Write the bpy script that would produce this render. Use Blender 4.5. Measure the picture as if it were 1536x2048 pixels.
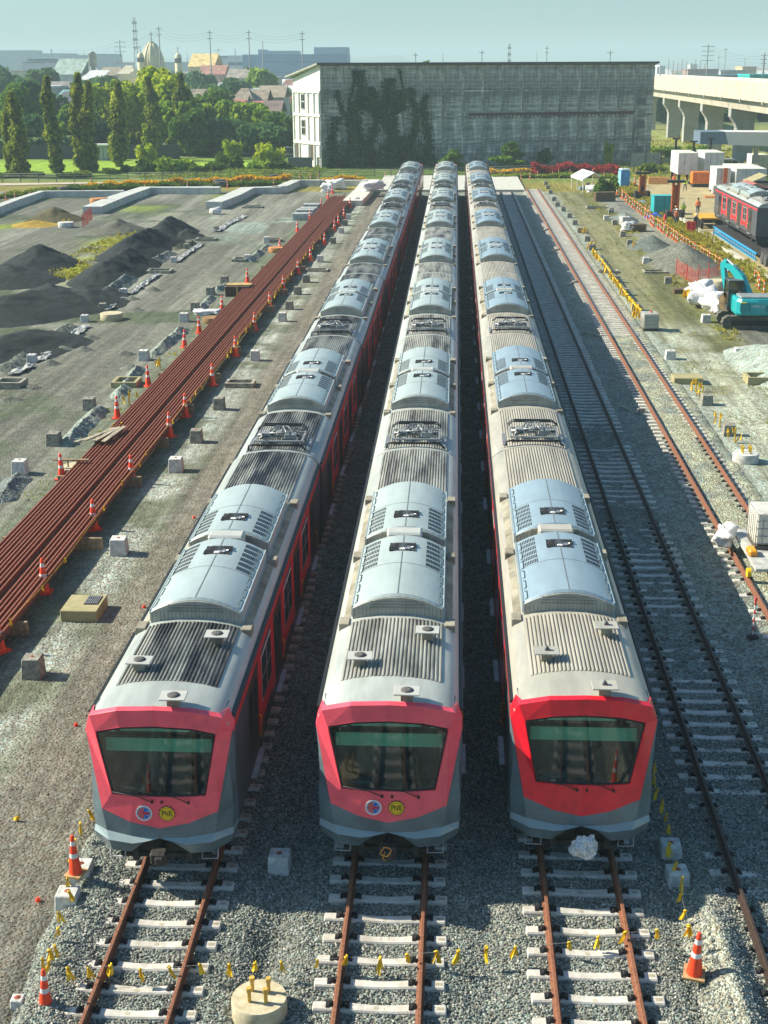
import bpy, math, random
import numpy as np
from mathutils import Vector, Matrix, noise as mnoise
random.seed(7); RNG = np.random.default_rng(11)
R = math.radians
S = bpy.context.scene
for o in list(bpy.data.objects): bpy.data.objects.remove(o)

# ------------------------------------------------------------------ camera
FPX, PITCH, YAW, ROLL, CH, CX = 2695.09, 0.3197, -0.0526, -0.0047, 15.918, 1.212   # solved from the rails, sleepers and 20 m cars
_cp, _sp, _cy, _sy = math.cos(PITCH), math.sin(PITCH), math.cos(YAW), math.sin(YAW)
FW = Vector((_sy*_cp, _cy*_cp, -_sp)); _r = Vector((_cy, -_sy, 0)); _u = _r.cross(FW)
RT = math.cos(ROLL)*_r + math.sin(ROLL)*_u; UP = -math.sin(ROLL)*_r + math.cos(ROLL)*_u
CAM = Vector((CX, 0, CH))
cam = bpy.data.cameras.new('camera'); co = bpy.data.objects.new('camera', cam); S.collection.objects.link(co)
m3 = Matrix((RT, UP, -FW)).transposed(); co.matrix_world = Matrix.Translation(CAM) @ m3.to_4x4()
cam.sensor_fit = 'VERTICAL'; cam.sensor_height = 24.0; cam.lens = 24.0*FPX/2048; cam.clip_end = 20000; cam.clip_start = 0.5
S.camera = co
def G(px, py, z=-0.3):                     # the spot on the level z that shows at this place of the photo
    d = FW*FPX + RT*(px-768) - UP*(py-1024); return CAM + d*((z-CH)/d.z)
def D(px, py, Y):                          # the spot at the distance Y
    d = FW*FPX + RT*(px-768) - UP*(py-1024); return CAM + d*(Y/d.y)

# ------------------------------------------------------------------ sky, sun, exposure
SUNV = Vector((-1.35, 0.22, 1.0)).normalized()
w = bpy.data.worlds.new('World'); S.world = w; w.use_nodes = True
nt = w.node_tree; bg = nt.nodes['Background']
sky = nt.nodes.new('ShaderNodeTexSky'); sky.sky_type = 'NISHITA'; sky.sun_disc = False
sky.sun_elevation = math.asin(SUNV.z); sky.sun_rotation = math.atan2(SUNV.x, SUNV.y)
sky.altitude = 0; sky.air_density = 1.0; sky.dust_density = 1.2; sky.ozone_density = 4.0
tnt = nt.nodes.new('ShaderNodeMix'); tnt.data_type = 'RGBA'; tnt.blend_type = 'MULTIPLY'; tnt.inputs[0].default_value = 1; tnt.inputs[7].default_value = (.73, 1.0, 1.04, 1)
nt.links.new(sky.outputs[0], tnt.inputs[6]); nt.links.new(tnt.outputs[2], bg.inputs[0]); bg.inputs[1].default_value = 0.080
sl = bpy.data.lights.new('sun', 'SUN'); sl.energy = 5.0; sl.angle = R(0.5); sl.color = (1.0, 0.92, 0.76)
so = bpy.data.objects.new('sun', sl); S.collection.objects.link(so); so.rotation_euler = SUNV.to_track_quat('Z', 'Y').to_euler()
S.view_settings.view_transform = 'Standard'; S.view_settings.look = 'None'; S.view_settings.gamma = 1.0
S.view_settings.use_curve_mapping = False; S.view_settings.exposure = 0.82

# ------------------------------------------------------------------ helpers
COL = S.collection
def tag(o, label=None, cat=None, group=None, kind=None):
    if label: o['label'] = label
    if cat: o['category'] = cat
    if group: o['group'] = group
    if kind: o['kind'] = kind
    return o
def thing(name, label, cat, loc=(0, 0, 0), rz=0.0, group=None):
    o = bpy.data.objects.new(name, None); COL.objects.link(o); o.location = loc; o.rotation_euler = (0, 0, rz)
    o.empty_display_size = 0.2
    return tag(o, label, cat, group)
def link(name, me, parent=None, loc=None, rot=None):
    o = bpy.data.objects.new(name, me); COL.objects.link(o); o.parent = parent
    if loc is not None: o.location = loc
    if rot is not None: o.rotation_euler = rot
    return o
KIDS = {}
def kids(o):
    return [c for c in o.children]
def dup(o, loc=None, rz=None, label=None, group=None, parent=None):
    c = o.copy(); COL.objects.link(c); c.parent = parent
    if loc is not None: c.location = loc
    if rz is not None: c.rotation_euler = (0, 0, rz)
    if label: c['label'] = label
    if group: c['group'] = group
    for ch in kids(o): dup(ch, parent=c)
    return c

class MB:
    def __init__(s): s.v = []; s.f = []; s.sm = []
    def add(s, vs, fs, smooth=False, M=None):
        n = len(s.v)
        s.v += [tuple(M @ Vector(v)) for v in vs] if M is not None else [tuple(v) for v in vs]
        s.f += [tuple(i+n for i in f) for f in fs]; s.sm += [smooth]*len(fs); return s
    def box(s, x0, x1, y0, y1, z0, z1, M=None, b=0.0):
        if b <= 0:
            vs = [(x, y, z) for x in (x0, x1) for y in (y0, y1) for z in (z0, z1)]
            return s.add(vs, [(0, 1, 3, 2), (4, 6, 7, 5), (0, 4, 5, 1), (2, 3, 7, 6), (0, 2, 6, 4), (1, 5, 7, 3)], M=M)
        bm = bmesh.new(); bmesh.ops.create_cube(bm, size=1.0)
        bmesh.ops.scale(bm, vec=(x1-x0, y1-y0, z1-z0), verts=bm.verts)
        bmesh.ops.translate(bm, vec=((x0+x1)/2, (y0+y1)/2, (z0+z1)/2), verts=bm.verts)
        bmesh.ops.bevel(bm, geom=bm.edges[:], offset=b, segments=1, affect='EDGES')
        bm.verts.index_update(); s.add([v.co.copy() for v in bm.verts], [[v.index for v in f.verts] for f in bm.faces], M=M); bm.free(); return s
    def prism(s, poly, y0, y1, axis='y', M=None, smooth=False):   # poly of (a,b) extruded
        n = len(poly)
        def P(a, b, t): return {'y': (a, t, b), 'x': (t, a, b), 'z': (a, b, t)}[axis]
        vs = [P(a, b, y0) for a, b in poly]+[P(a, b, y1) for a, b in poly]
        fs = [(i, (i+1) % n, n+(i+1) % n, n+i) for i in range(n)]+[tuple(range(n-1, -1, -1)), tuple(range(n, 2*n))]
        return s.add(vs, fs, smooth, M)
    def lathe(s, prof, n=16, c=(0, 0, 0), M=None, smooth=True, cap=True):   # prof [(r,z)]
        vs = []; fs = []
        for r_, z in prof:
            for i in range(n): a = 2*math.pi*i/n; vs.append((c[0]+r_*math.cos(a), c[1]+r_*math.sin(a), c[2]+z))
        for k in range(len(prof)-1):
            for i in range(n): j = (i+1) % n; fs.append((k*n+i, k*n+j, (k+1)*n+j, (k+1)*n+i))
        s.add(vs, fs, smooth, M)
        if cap: s.add(vs[:n], [tuple(range(n-1, -1, -1))], False, M); s.add(vs[-n:], [tuple(range(n))], False, M)
        return s
    def tube(s, pts, r, n=6, smooth=True, M=None):
        pts = [Vector(p) for p in pts]; vs = []; fs = []; up = Vector((0, 0, 1))
        for i, p in enumerate(pts):
            t = (pts[min(i+1, len(pts)-1)]-pts[max(i-1, 0)]).normalized()
            a = t.cross(up)
            if a.length < 1e-3: a = t.cross(Vector((1, 0, 0)))
            a.normalize(); b = a.cross(t)
            rr = r[i] if isinstance(r, (list, tuple)) else r
            for k in range(n):
                th = 2*math.pi*k/n; vs.append(p+(a*math.cos(th)+b*math.sin(th))*rr)
        for i in range(len(pts)-1):
            for k in range(n): j = (k+1) % n; fs.append((i*n+k, i*n+j, (i+1)*n+j, (i+1)*n+k))
        fs.append(tuple(range(n-1, -1, -1))); fs.append(tuple(range((len(pts)-1)*n, len(pts)*n)))
        return s.add(vs, fs, smooth, M)
    def mesh(s, name, mat):
        me = bpy.data.meshes.new(name); me.from_pydata(s.v, [], s.f); me.polygons.foreach_set('use_smooth', s.sm)
        if mat is not None: me.materials.append(mat)
        me.update(); return me
    def build(s, name, mat, parent=None, loc=None, rot=None):
        return link(name, s.mesh(name, mat), parent, loc, rot)
import bmesh
def npmesh(name, V, F, mat, smooth=False, col=None):
    me = bpy.data.meshes.new(name); V = np.asarray(V, np.float32); F = np.asarray(F, np.int32); k = F.shape[1]
    me.vertices.add(len(V)); me.vertices.foreach_set('co', V.ravel())
    me.loops.add(F.size); me.loops.foreach_set('vertex_index', F.ravel())
    me.polygons.add(len(F)); me.polygons.foreach_set('loop_start', np.arange(0, F.size, k, dtype=np.int32))
    me.polygons.foreach_set('use_smooth', np.full(len(F), smooth))
    if mat: me.materials.append(mat)
    if col is not None:
        a = me.attributes.new('tint', 'FLOAT_COLOR', 'POINT'); a.data.foreach_set('color', np.asarray(col, np.float32).ravel())
    me.update(calc_edges=True); me.validate(); return me

# ---- materials
def mat(name, c, rough=0.7, metal=0.0, var=0.15, scale=3.0, bump=0.0, bscale=30.0, spec=0.4, c2=None, emit=None, coat=0.0, attr=None, detail=6, stretch=None, lo=.38, hi=.66):
    m = bpy.data.materials.new(name); m.use_nodes = True; n = m.node_tree; N = n.nodes; L = n.links; b = N['Principled BSDF']
    b.inputs['Roughness'].default_value = rough; b.inputs['Metallic'].default_value = metal; b.inputs['Specular IOR Level'].default_value = spec
    if coat: b.inputs['Coat Weight'].default_value = coat; b.inputs['Coat Roughness'].default_value = .12
    geo = N.new('ShaderNodeNewGeometry'); src = geo.outputs['Position']
    if stretch:
        mp = N.new('ShaderNodeMapping'); L.new(src, mp.inputs[0]); mp.inputs['Scale'].default_value = stretch; src = mp.outputs[0]
    tn = N.new('ShaderNodeTexNoise'); tn.inputs['Scale'].default_value = scale; tn.inputs['Detail'].default_value = detail; tn.inputs['Roughness'].default_value = .62
    L.new(src, tn.inputs['Vector'])
    rp = N.new('ShaderNodeMapRange'); rp.inputs[1].default_value = lo; rp.inputs[2].default_value = hi; L.new(tn.outputs[0], rp.inputs[0])
    mx = N.new('ShaderNodeMix'); mx.data_type = 'RGBA'; L.new(rp.outputs[0], mx.inputs[0])
    cc = c2 if c2 else tuple(x*(1-var*1.6) for x in c)
    mx.inputs[6].default_value = (*c, 1) if c2 else tuple(min(1, x*(1+var*.6)) for x in c)+(1,); mx.inputs[7].default_value = (*cc, 1)
    L.new(mx.outputs[2], b.inputs['Base Color'])
    if bump:
        bn = N.new('ShaderNodeTexNoise'); bn.inputs['Scale'].default_value = bscale; bn.inputs['Detail'].default_value = 4; L.new(src, bn.inputs['Vector'])
        bp = N.new('ShaderNodeBump'); bp.inputs['Strength'].default_value = bump; bp.inputs['Distance'].default_value = .03
        L.new(bn.outputs[0], bp.inputs['Height']); L.new(bp.outputs[0], b.inputs['Normal'])
    if emit: b.inputs['Emission Color'].default_value = (*emit, 1); b.inputs['Emission Strength'].default_value = 1
    return m
def vnoise(x, y, s, seed=0):
    r = np.random.default_rng(seed); g = r.random((256, 256)); fx = x/s; fy = y/s
    ix = np.floor(fx).astype(int); iy = np.floor(fy).astype(int); tx = fx-ix; ty = fy-iy; tx = tx*tx*(3-2*tx); ty = ty*ty*(3-2*ty)
    a = g[ix % 256, iy % 256]; b = g[(ix+1) % 256, iy % 256]; c = g[ix % 256, (iy+1) % 256]; d = g[(ix+1) % 256, (iy+1) % 256]
    return (a*(1-tx)+b*tx)*(1-ty)+(c*(1-tx)+d*tx)*ty
def fbm(x, y, s, seed=0, o=4):
    t = 0; a = 1; n = 0
    for k in range(o): t = t+a*vnoise(x, y, s/2**k, seed+k); n += a; a *= .55
    return t/n
def sst(e0, e1, x):
    t = np.clip((x-e0)/(e1-e0), 0, 1); return t*t*(3-2*t)

def ground_mat(name, stone=18.0, amt=0.6, bump=0.6, dist=.04, streak=False):
    m = bpy.data.materials.new(name); m.use_nodes = True; n = m.node_tree; N = n.nodes; L = n.links; b = N['Principled BSDF']
    b.inputs['Roughness'].default_value = .92; b.inputs['Specular IOR Level'].default_value = .2
    at = N.new('ShaderNodeAttribute'); at.attribute_name = 'tint'; geo = N.new('ShaderNodeNewGeometry')
    vo = N.new('ShaderNodeTexVoronoi'); vo.inputs['Scale'].default_value = stone; L.new(geo.outputs['Position'], vo.inputs['Vector'])
    wt = N.new('ShaderNodeRGBToBW'); L.new(vo.outputs['Color'], wt.inputs[0])
    # alpha of the tint says how stony the ground is here
    mr = N.new('ShaderNodeMapRange'); mr.inputs[1].default_value = .1; mr.inputs[2].default_value = .9; mr.inputs[3].default_value = 1-amt; mr.inputs[4].default_value = 1+amt
    L.new(wt.outputs[0], mr.inputs[0])
    n1 = N.new('ShaderNodeTexNoise'); n1.inputs['Scale'].default_value = 2.2; n1.inputs['Detail'].default_value = 9; n1.inputs['Roughness'].default_value = .7
    L.new(geo.outputs['Position'], n1.inputs['Vector'])
    m2 = N.new('ShaderNodeMapRange'); m2.inputs[1].default_value = .3; m2.inputs[2].default_value = .7; m2.inputs[3].default_value = .62; m2.inputs[4].default_value = 1.32
    L.new(n1.outputs[0], m2.inputs[0])
    one = N.new('ShaderNodeMix'); one.data_type = 'FLOAT'; L.new(at.outputs['Alpha'], one.inputs[0]); one.inputs[2].default_value = 1.0; L.new(mr.outputs[0], one.inputs[3])
    mu = N.new('ShaderNodeMath'); mu.operation = 'MULTIPLY'; L.new(one.outputs[0], mu.inputs[0]); L.new(m2.outputs[0], mu.inputs[1])
    vm = N.new('ShaderNodeVectorMath'); vm.operation = 'SCALE'; L.new(at.outputs['Color'], vm.inputs[0]); L.new(mu.outputs[0], vm.inputs['Scale'])
    if streak:      # old wheel tracks running along the yard
        mp = N.new('ShaderNodeMapping'); mp.inputs['Scale'].default_value = (2.6, .10, 1); mp.inputs['Rotation'].default_value = (0, 0, .03); L.new(geo.outputs['Position'], mp.inputs[0]); n5 = N.new('ShaderNodeTexNoise'); n5.inputs['Scale'].default_value = 1.0; n5.inputs['Detail'].default_value = 6; n5.inputs['Roughness'].default_value = .65; L.new(mp.outputs[0], n5.inputs['Vector'])
        m5 = N.new('ShaderNodeMapRange'); m5.inputs[1].default_value = .34; m5.inputs[2].default_value = .66; m5.inputs[3].default_value = .72; m5.inputs[4].default_value = 1.28; L.new(n5.outputs[0], m5.inputs[0])
        vs5 = N.new('ShaderNodeVectorMath'); vs5.operation = 'SCALE'; L.new(vm.outputs[0], vs5.inputs[0]); L.new(m5.outputs[0], vs5.inputs['Scale']); vm = vs5
    # some stones greener, some warmer
    hs = N.new('ShaderNodeMix'); hs.data_type = 'RGBA'; hs.blend_type = 'MULTIPLY'
    cr = N.new('ShaderNodeMix'); cr.data_type = 'RGBA'; sep = N.new('ShaderNodeSeparateColor'); L.new(vo.outputs['Color'], sep.inputs[0]); L.new(sep.outputs[1], cr.inputs[0])
    cr.inputs[6].default_value = (1.18, 1.0, .84, 1); cr.inputs[7].default_value = (.84, 1.04, 1.04, 1)
    L.new(at.outputs['Alpha'], hs.inputs[0]); L.new(vm.outputs[0], hs.inputs[6]); L.new(cr.outputs[2], hs.inputs[7])
    L.new(hs.outputs[2], b.inputs['Base Color'])
    n2 = N.new('ShaderNodeTexNoise'); n2.inputs['Scale'].default_value = 14; n2.inputs['Detail'].default_value = 5; L.new(geo.outputs['Position'], n2.inputs['Vector'])
    ad = N.new('ShaderNodeMath'); ad.operation = 'MULTIPLY_ADD'; L.new(vo.outputs['Distance'], ad.inputs[0]); ad.inputs[1].default_value = -1.0; L.new(n2.outputs[0], ad.inputs[2])
    bp = N.new('ShaderNodeBump'); bp.inputs['Strength'].default_value = bump; bp.inputs['Distance'].default_value = dist
    L.new(ad.outputs[0], bp.inputs['Height']); L.new(bp.outputs[0], b.inputs['Normal'])
    return m
def leaf_mat(name, c, c2, trans=.35, scale=.6):
    m = bpy.data.materials.new(name); m.use_nodes = True; n = m.node_tree; N = n.nodes; L = n.links; N.remove(N['Principled BSDF']); out = N['Material Output']
    geo = N.new('ShaderNodeNewGeometry'); tn = N.new('ShaderNodeTexNoise'); tn.inputs['Scale'].default_value = scale; tn.inputs['Detail'].default_value = 5
    L.new(geo.outputs['Position'], tn.inputs['Vector']); mr = N.new('ShaderNodeMapRange'); mr.inputs[1].default_value = .35; mr.inputs[2].default_value = .65; L.new(tn.outputs[0], mr.inputs[0])
    rnd = N.new('ShaderNodeMath'); rnd.operation = 'MULTIPLY_ADD'; L.new(geo.outputs['Random Per Island'], rnd.inputs[0]); rnd.inputs[1].default_value = .6; rnd.inputs[2].default_value = -.3
    ad = N.new('ShaderNodeMath'); ad.operation = 'ADD'; ad.use_clamp = True; L.new(mr.outputs[0], ad.inputs[0]); L.new(rnd.outputs[0], ad.inputs[1])
    mx = N.new('ShaderNodeMix'); mx.data_type = 'RGBA'; L.new(ad.outputs[0], mx.inputs[0]); mx.inputs[6].default_value = (*c, 1); mx.inputs[7].default_value = (*c2, 1)
    d = N.new('ShaderNodeBsdfDiffuse'); t = N.new('ShaderNodeBsdfTranslucent'); ms = N.new('ShaderNodeMixShader'); ms.inputs[0].default_value = trans
    L.new(mx.outputs[2], d.inputs[0]); L.new(mx.outputs[2], t.inputs[0]); L.new(d.outputs[0], ms.inputs[1]); L.new(t.outputs[0], ms.inputs[2]); L.new(ms.outputs[0], out.inputs[0])
    return m
def sheet_glass(name, tint=(.25, .33, .33), alpha=.55):
    m = bpy.data.materials.new(name); m.use_nodes = True; n = m.node_tree; N = n.nodes; L = n.links; N.remove(N['Principled BSDF']); out = N['Material Output']
    tr = N.new('ShaderNodeBsdfTransparent'); tr.inputs[0].default_value = (*tint, 1); gl = N.new('ShaderNodeBsdfGlossy'); gl.inputs['Roughness'].default_value = .04
    fr = N.new('ShaderNodeFresnel'); fr.inputs[0].default_value = 1.55; ms = N.new('ShaderNodeMixShader')
    L.new(fr.outputs[0], ms.inputs[0]); L.new(tr.outputs[0], ms.inputs[1]); L.new(gl.outputs[0], ms.inputs[2]); L.new(ms.outputs[0], out.inputs[0]); return m

MT = {}
def K(name, *a, **k):
    if name not in MT: MT[name] = mat(name, *a, **k)
    return MT[name]
concrete = K('concrete', (.50, .50, .46), .9, var=.25, scale=4, bump=.3, bscale=40)
sleeper_m = K('sleeper_concrete', (.66, .64, .58), .85, scale=3, bump=.25, c2=(.46, .43, .36))
rust = K('rusty_steel', (.19, .075, .04), .75, metal=.1, scale=9, bump=.2, c2=(.085, .034, .022))
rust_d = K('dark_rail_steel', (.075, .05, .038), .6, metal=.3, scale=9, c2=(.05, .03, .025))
black = K('black_metal', (.025, .025, .028), .6, metal=.3, var=.3, scale=9)
orange_p = K('orange_plastic', (1.0, .075, .022), .5, var=.10, scale=6)
white_p = K('white_plastic', (.78, .78, .76), .5, var=.08)
yellow_p = K('yellow_tape', (.85, .55, .015), .5, var=.1)
wood = K('timber', (.34, .25, .15), .85, var=.3, scale=8, stretch=(1, .2, 1))
steel = K('galvanised_steel', (.42, .43, .43), .5, metal=.5, var=.15)
white_paint = K('white_paint', (.78, .77, .72), .7, var=.06, scale=1.5)

def text_mesh(name, s, size, mt, depth=.004, parent=None, loc=(0, 0, 0), rot=(0, 0, 0), sx=1.0):
    cu = bpy.data.curves.new(name, 'FONT'); cu.body = s; cu.size = size; cu.extrude = depth; cu.align_x = 'CENTER'; cu.align_y = 'CENTER'; cu.resolution_u = 2
    t = bpy.data.objects.new('_t', cu); COL.objects.link(t); dg = bpy.context.evaluated_depsgraph_get()
    me = bpy.data.meshes.new_from_object(t.evaluated_get(dg)); bpy.data.objects.remove(t); bpy.data.curves.remove(cu)
    me.name = name; me.materials.clear(); me.materials.append(mt); o = link(name, me, parent, loc, rot); o.scale.x = sx; return o
# ================================================================== GROUND
def axis(dense0, dense1, step, lo, hi, first=1.0):
    a = list(np.arange(dense0, dense1+1e-6, step)); s = first; x = dense1
    while x < hi: x += s; s *= 1.35; a.append(x)
    s = first; x = dense0
    while x > lo: x -= s; s *= 1.35; a.insert(0, x)
    return np.array(a)
PILES = [  # x, y, rx, ry, height, tone : heaps that belong to the yard
]
def gh(x, y):
    x = np.asarray(x, float); y = np.asarray(y, float)
    z = -.32+(fbm(x, y, 3.1, 3)-.5)*.10+(fbm(x, y, 22, 5)-.5)*.12*sst(14, 30, np.abs(x-2))
    # wheel ruts down the left yard and the dirt track on the right
    for cx_, a in ((-19.6, .05), (-21.3, .05), (15.6, .06), (17.4, .06)):
        z = z-a*np.exp(-((x-cx_-1.2*(fbm(y, y*0, 30, 9)-.5))/.28)**2)
    z = z-.35*((x > -6.4) & (x < 10.0) & (y < 186))         # under the ballast sheet
    z = np.where(y > 216, np.minimum(z, -.3), z)
    return z
def mk_ground():
    xs = axis(-76, 60, .42, -7000, 7000, .8); ys = axis(15, 222, .5, -300, 9000, .8)
    X, Y = np.meshgrid(xs, ys); Z = gh(X, Y); n1 = fbm(X, Y, 7, 21, 5); n2 = fbm(X, Y, 1.6, 31, 4); n3 = fbm(X*2.2, Y*.16, 5, 41, 4); n4 = fbm(X, Y, 18, 51, 3)
    def c(*v): return np.array(v)[None, None, :]
    C = np.ones(X.shape+(3,))*c(.150, .150, .122); A = np.full(X.shape, .45)
    def mixc(w, col, a=None):
        nonlocal C, A
        w = np.clip(w, 0, 1)[..., None]; C = C*(1-w)+c(*col)*w
        if a is not None: A = A*(1-w[..., 0])+a*w[..., 0]
    # ---- left yard : pale dusty streaks, mossy bands
    mixc(sst(.42, .62, n3)*(X < -9), (.235, .235, .192), .25)
    mixc(sst(.52, .66, n1)*(X < -11), (.095, .115, .07), .35)
    mixc(sst(-16.4, -15.2, X)*sst(-8.9, -9.6, X)*.85, (.15, .172, .115), .3)
    mixc(np.exp(-((X+10.4)/.75)**2)*sst(.40, .52, n2+.35*(n1-.5))*1.2, (.33, .345, .31), 1.0)
    mixc(sst(-9.9, -9.0, X+.8*(n2-.5))*sst(-5.5, -6.2, X), (.188, .175, .145), .5)
    mixc(sst(-9.9, -9.0, X)*sst(-5.5, -6.2, X)*sst(.5, .7, n1)*.35, (.20, .195, .14), .5)
    # windrows and pale gravel at the far left
    mixc(sst(.55, .6, n1)*sst(118, 150, Y)*(X < -14)*(X > -27), (.27, .31, .28), .9)
    mixc(sst(.58, .66, n4)*(X < -26)*sst(95, 110, Y), (.22, .27, .05), .2)
    mixc(np.exp(-((X+31)/2.2)**2-((Y-114)/7)**2)*1.3*sst(.3, .5, n2), (.28, .33, .03), .2)
    mixc(np.exp(-((X+32)/2.4)**2-((Y-131)/5)**2)*1.2*sst(.3, .5, n2), (.24, .28, .05), .2)
    # ---- right of track 5 : gravel, then the olive dirt track, weeds
    rr = X+1.1*(n2-.5)
    mixc(sst(12.6, 13.4, rr)*sst(15.2, 14.2, rr), (.30, .32, .28), 1)
    mixc(sst(14.0, 15.0, rr)*sst(19.6, 18.4, rr)*sst(46, 60, Y+6*(n1-.5)), (.225, .215, .115), .3)
    mixc(sst(14.0, 15.0, rr)*sst(19.6, 18.4, rr)*sst(.5, .64, n3)*sst(46, 60, Y)*.8, (.115, .12, .05), .15)
    mixc((X > 14)*sst(62, 50, Y+10*(n1-.5)), (.25, .265, .20), .9)
    mixc((X > 14.6)*sst(92, 84, Y+5*(n1-.5))*sst(.42, .54, n1), (.37, .375, .30), 1)
    mixc(sst(18.6, 19.6, rr)*sst(23.8, 22.8, rr)*sst(92, 98, Y), (.25, .245, .20), .9)
    gr = sst(.47, .6, n2*.6+n1*.4)
    mixc(sst(17.8, 18.4, rr)*sst(19.8, 19.2, rr)*gr, (.17, .18, .05), .1)
    mixc(sst(22.2, 23.0, rr)*sst(26.8, 26.0, X)*sst(96, 102, Y), (.21, .20, .05), .1)
    mixc(sst(26.2, 26.8, X)*sst(92, 99, Y), (.33, .31, .21), .2)
    # ---- beyond the yard
    mixc(sst(186, 189, Y+2*(n1-.5)), (.24, .21, .05), .1)
    mixc(sst(201, 204, Y-.0*(X))*(X < 40), (.17, .21, .05), .1)
    mixc((X > 26)*sst(196, 200, Y), (.26, .26, .12), .2)
    mixc(sst(209, 212, Y), (.10, .15, .03), 0)
    mixc(sst(216, 220, Y)*(X < -30)*sst(256, 252, Y), (.26, .40, .035), 0)
    mixc(sst(256, 262, Y), (.10, .12, .06), 0); mixc((X > 36)*sst(232, 240, Y)*sst(430, 400, Y), (.27, .29, .09), 0)
    mixc(sst(420, 470, Y), (.13, .14, .11), 0)
    C = C*(.86+.28*n2[..., None])
    ny, nx = X.shape; V = np.stack([X, Y, Z], -1).reshape(-1, 3); i = np.arange(nx*ny).reshape(ny, nx)
    F = np.stack([i[:-1, :-1], i[:-1, 1:], i[1:, 1:], i[1:, :-1]], -1).reshape(-1, 4)
    col = np.concatenate([C, A[..., None]], -1).reshape(-1, 4)
    o = link('ground', npmesh('ground', V, F, ground_mat('yard_earth', 13, .5, .6, .05, True), True, col)); tag(o, kind='structure'); return o
mk_ground()
TRK = [-4.424, 0.0, 3.963, 7.938, 11.68]
def bh(x, y):       # ballast surface
    z = -.262+(fbm(x, y, .9, 71)-.5)*.06+(fbm(x, y, .22, 73, 2)-.5)*.045
    for a, b_ in ((-4.424, 0), (0, 3.963), (3.963, 7.938)):
        z = z-.11*np.exp(-((x-(a+b_)/2)/.42)**2)*(fbm(y, y*0, 4, 77)*.6+.5)
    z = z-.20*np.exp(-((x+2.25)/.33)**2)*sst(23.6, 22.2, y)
    z = z+.40*np.exp(-((x-6.42)/.42)**2)*sst(24.6, 22.6, y)*(.8+.3*vnoise(x, y, 1.3, 5))
    z = z-.10*np.exp(-((x-5.75)/.15)**2)*sst(24.6, 22.6, y)
    z = z+.085*sst(.78, .62, np.abs(x-11.68))*sst(88, 82, y)
    z = z+.16*np.exp(-((x+6.0)/.5)**2)*sst(27, 23, y)
    z = z-.6*sst(-6.35, -7.2, x+.5*(vnoise(y, y*0, 1.7, 8)-.5))-.5*sst(10.3, 10.9, x)*sst(200, 0, y)*0
    return z
def mk_ballast():
    for (x0, x1, y0, y1, st, top) in ((-7.4, 14.0, 15.0, 34.0, .11, 1), (-7.4, 14.0, 33.5, 186.0, .33, 0)):
        xs = np.arange(x0, x1+1e-6, st); ys = np.arange(y0, y1+1e-6, st if st < .2 else .5)
        X, Y = np.meshgrid(xs, ys); Z = bh(X, Y)
        Z = Z-.5*sst(13.3, 14.0, X)-(0 if top else .02*(Y < 34.6))
        n1 = fbm(X, Y, 4, 91); n2 = fbm(X, Y, .7, 93)
        C = np.ones(X.shape+(3,))*np.array([.25, .262, .23])[None, None]; A = np.full(X.shape, 1.0)
        def mixc(w, col):
            nonlocal C
            w = np.clip(w, 0, 1)[..., None]; C = C*(1-w)+np.array(col)[None, None]*w
        mixc(sst(.45, .62, n1)*.6, (.22, .245, .225)); mixc(sst(5.6, 6.2, X)*sst(26, 24, Y)*.85, (.43, .42, .34)); mixc(np.exp(-((X+2.25)/.4)**2)*sst(24, 22, Y)*.5, (.13, .14, .14))  # last term: shade of the trench is mixed into the ballast colour
        mixc(sst(10.9, 11.2, X)*sst(.4, .55, n2), (.40, .39, .29))
        mixc(np.exp(-((X-11.68)/1.4)**2)*sst(86, 92, Y)*1.3, (.52, .48, .39))
        mixc(sst(-5.6, -6.6, X)*sst(24, 30, Y), (.24, .21, .17))
        ny, nx = X.shape; V = np.stack([X, Y, Z], -1).reshape(-1, 3); i = np.arange(nx*ny).reshape(ny, nx)
        F = np.stack([i[:-1, :-1], i[:-1, 1:], i[1:, 1:], i[1:, :-1]], -1).reshape(-1, 4)
        col = np.concatenate([C, A[..., None]], -1).reshape(-1, 4)
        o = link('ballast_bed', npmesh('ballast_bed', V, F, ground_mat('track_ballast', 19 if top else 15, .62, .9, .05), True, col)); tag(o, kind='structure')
        if top: near = o
    return near
BALL = mk_ballast()
# loose stones lying on the near ballast (geometry nodes, nobody could count them)
def stone_mat(nm='ballast_stone', warm=False):
    m = bpy.data.materials.new(nm); m.use_nodes = True; N = m.node_tree.nodes; L = m.node_tree.links; b = N['Principled BSDF']; b.inputs['Roughness'].default_value = .85
    oi = N.new('ShaderNodeObjectInfo'); cr = N.new('ShaderNodeValToRGB'); L.new(oi.outputs['Random'], cr.inputs[0]); e = cr.color_ramp.elements
    e[0].color = (.07, .085, .085, 1); e[1].color = (.58, .55, .46, 1)
    for p, c in ((.25, (.13, .15, .14, 1)), (.5, (.235, .26, .225, 1)), (.72, (.31, .325, .275, 1)), (.86, (.36, .33, .26, 1)), (.95, (.5, .5, .46, 1))): x = cr.color_ramp.elements.new(p); x.color = c
    if warm:
        for q in e: q.color = (q.color[0]*1.0, q.color[1]*.86, q.color[2]*.68, 1)
    L.new(cr.outputs[0], b.inputs['Base Color']); return m
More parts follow.
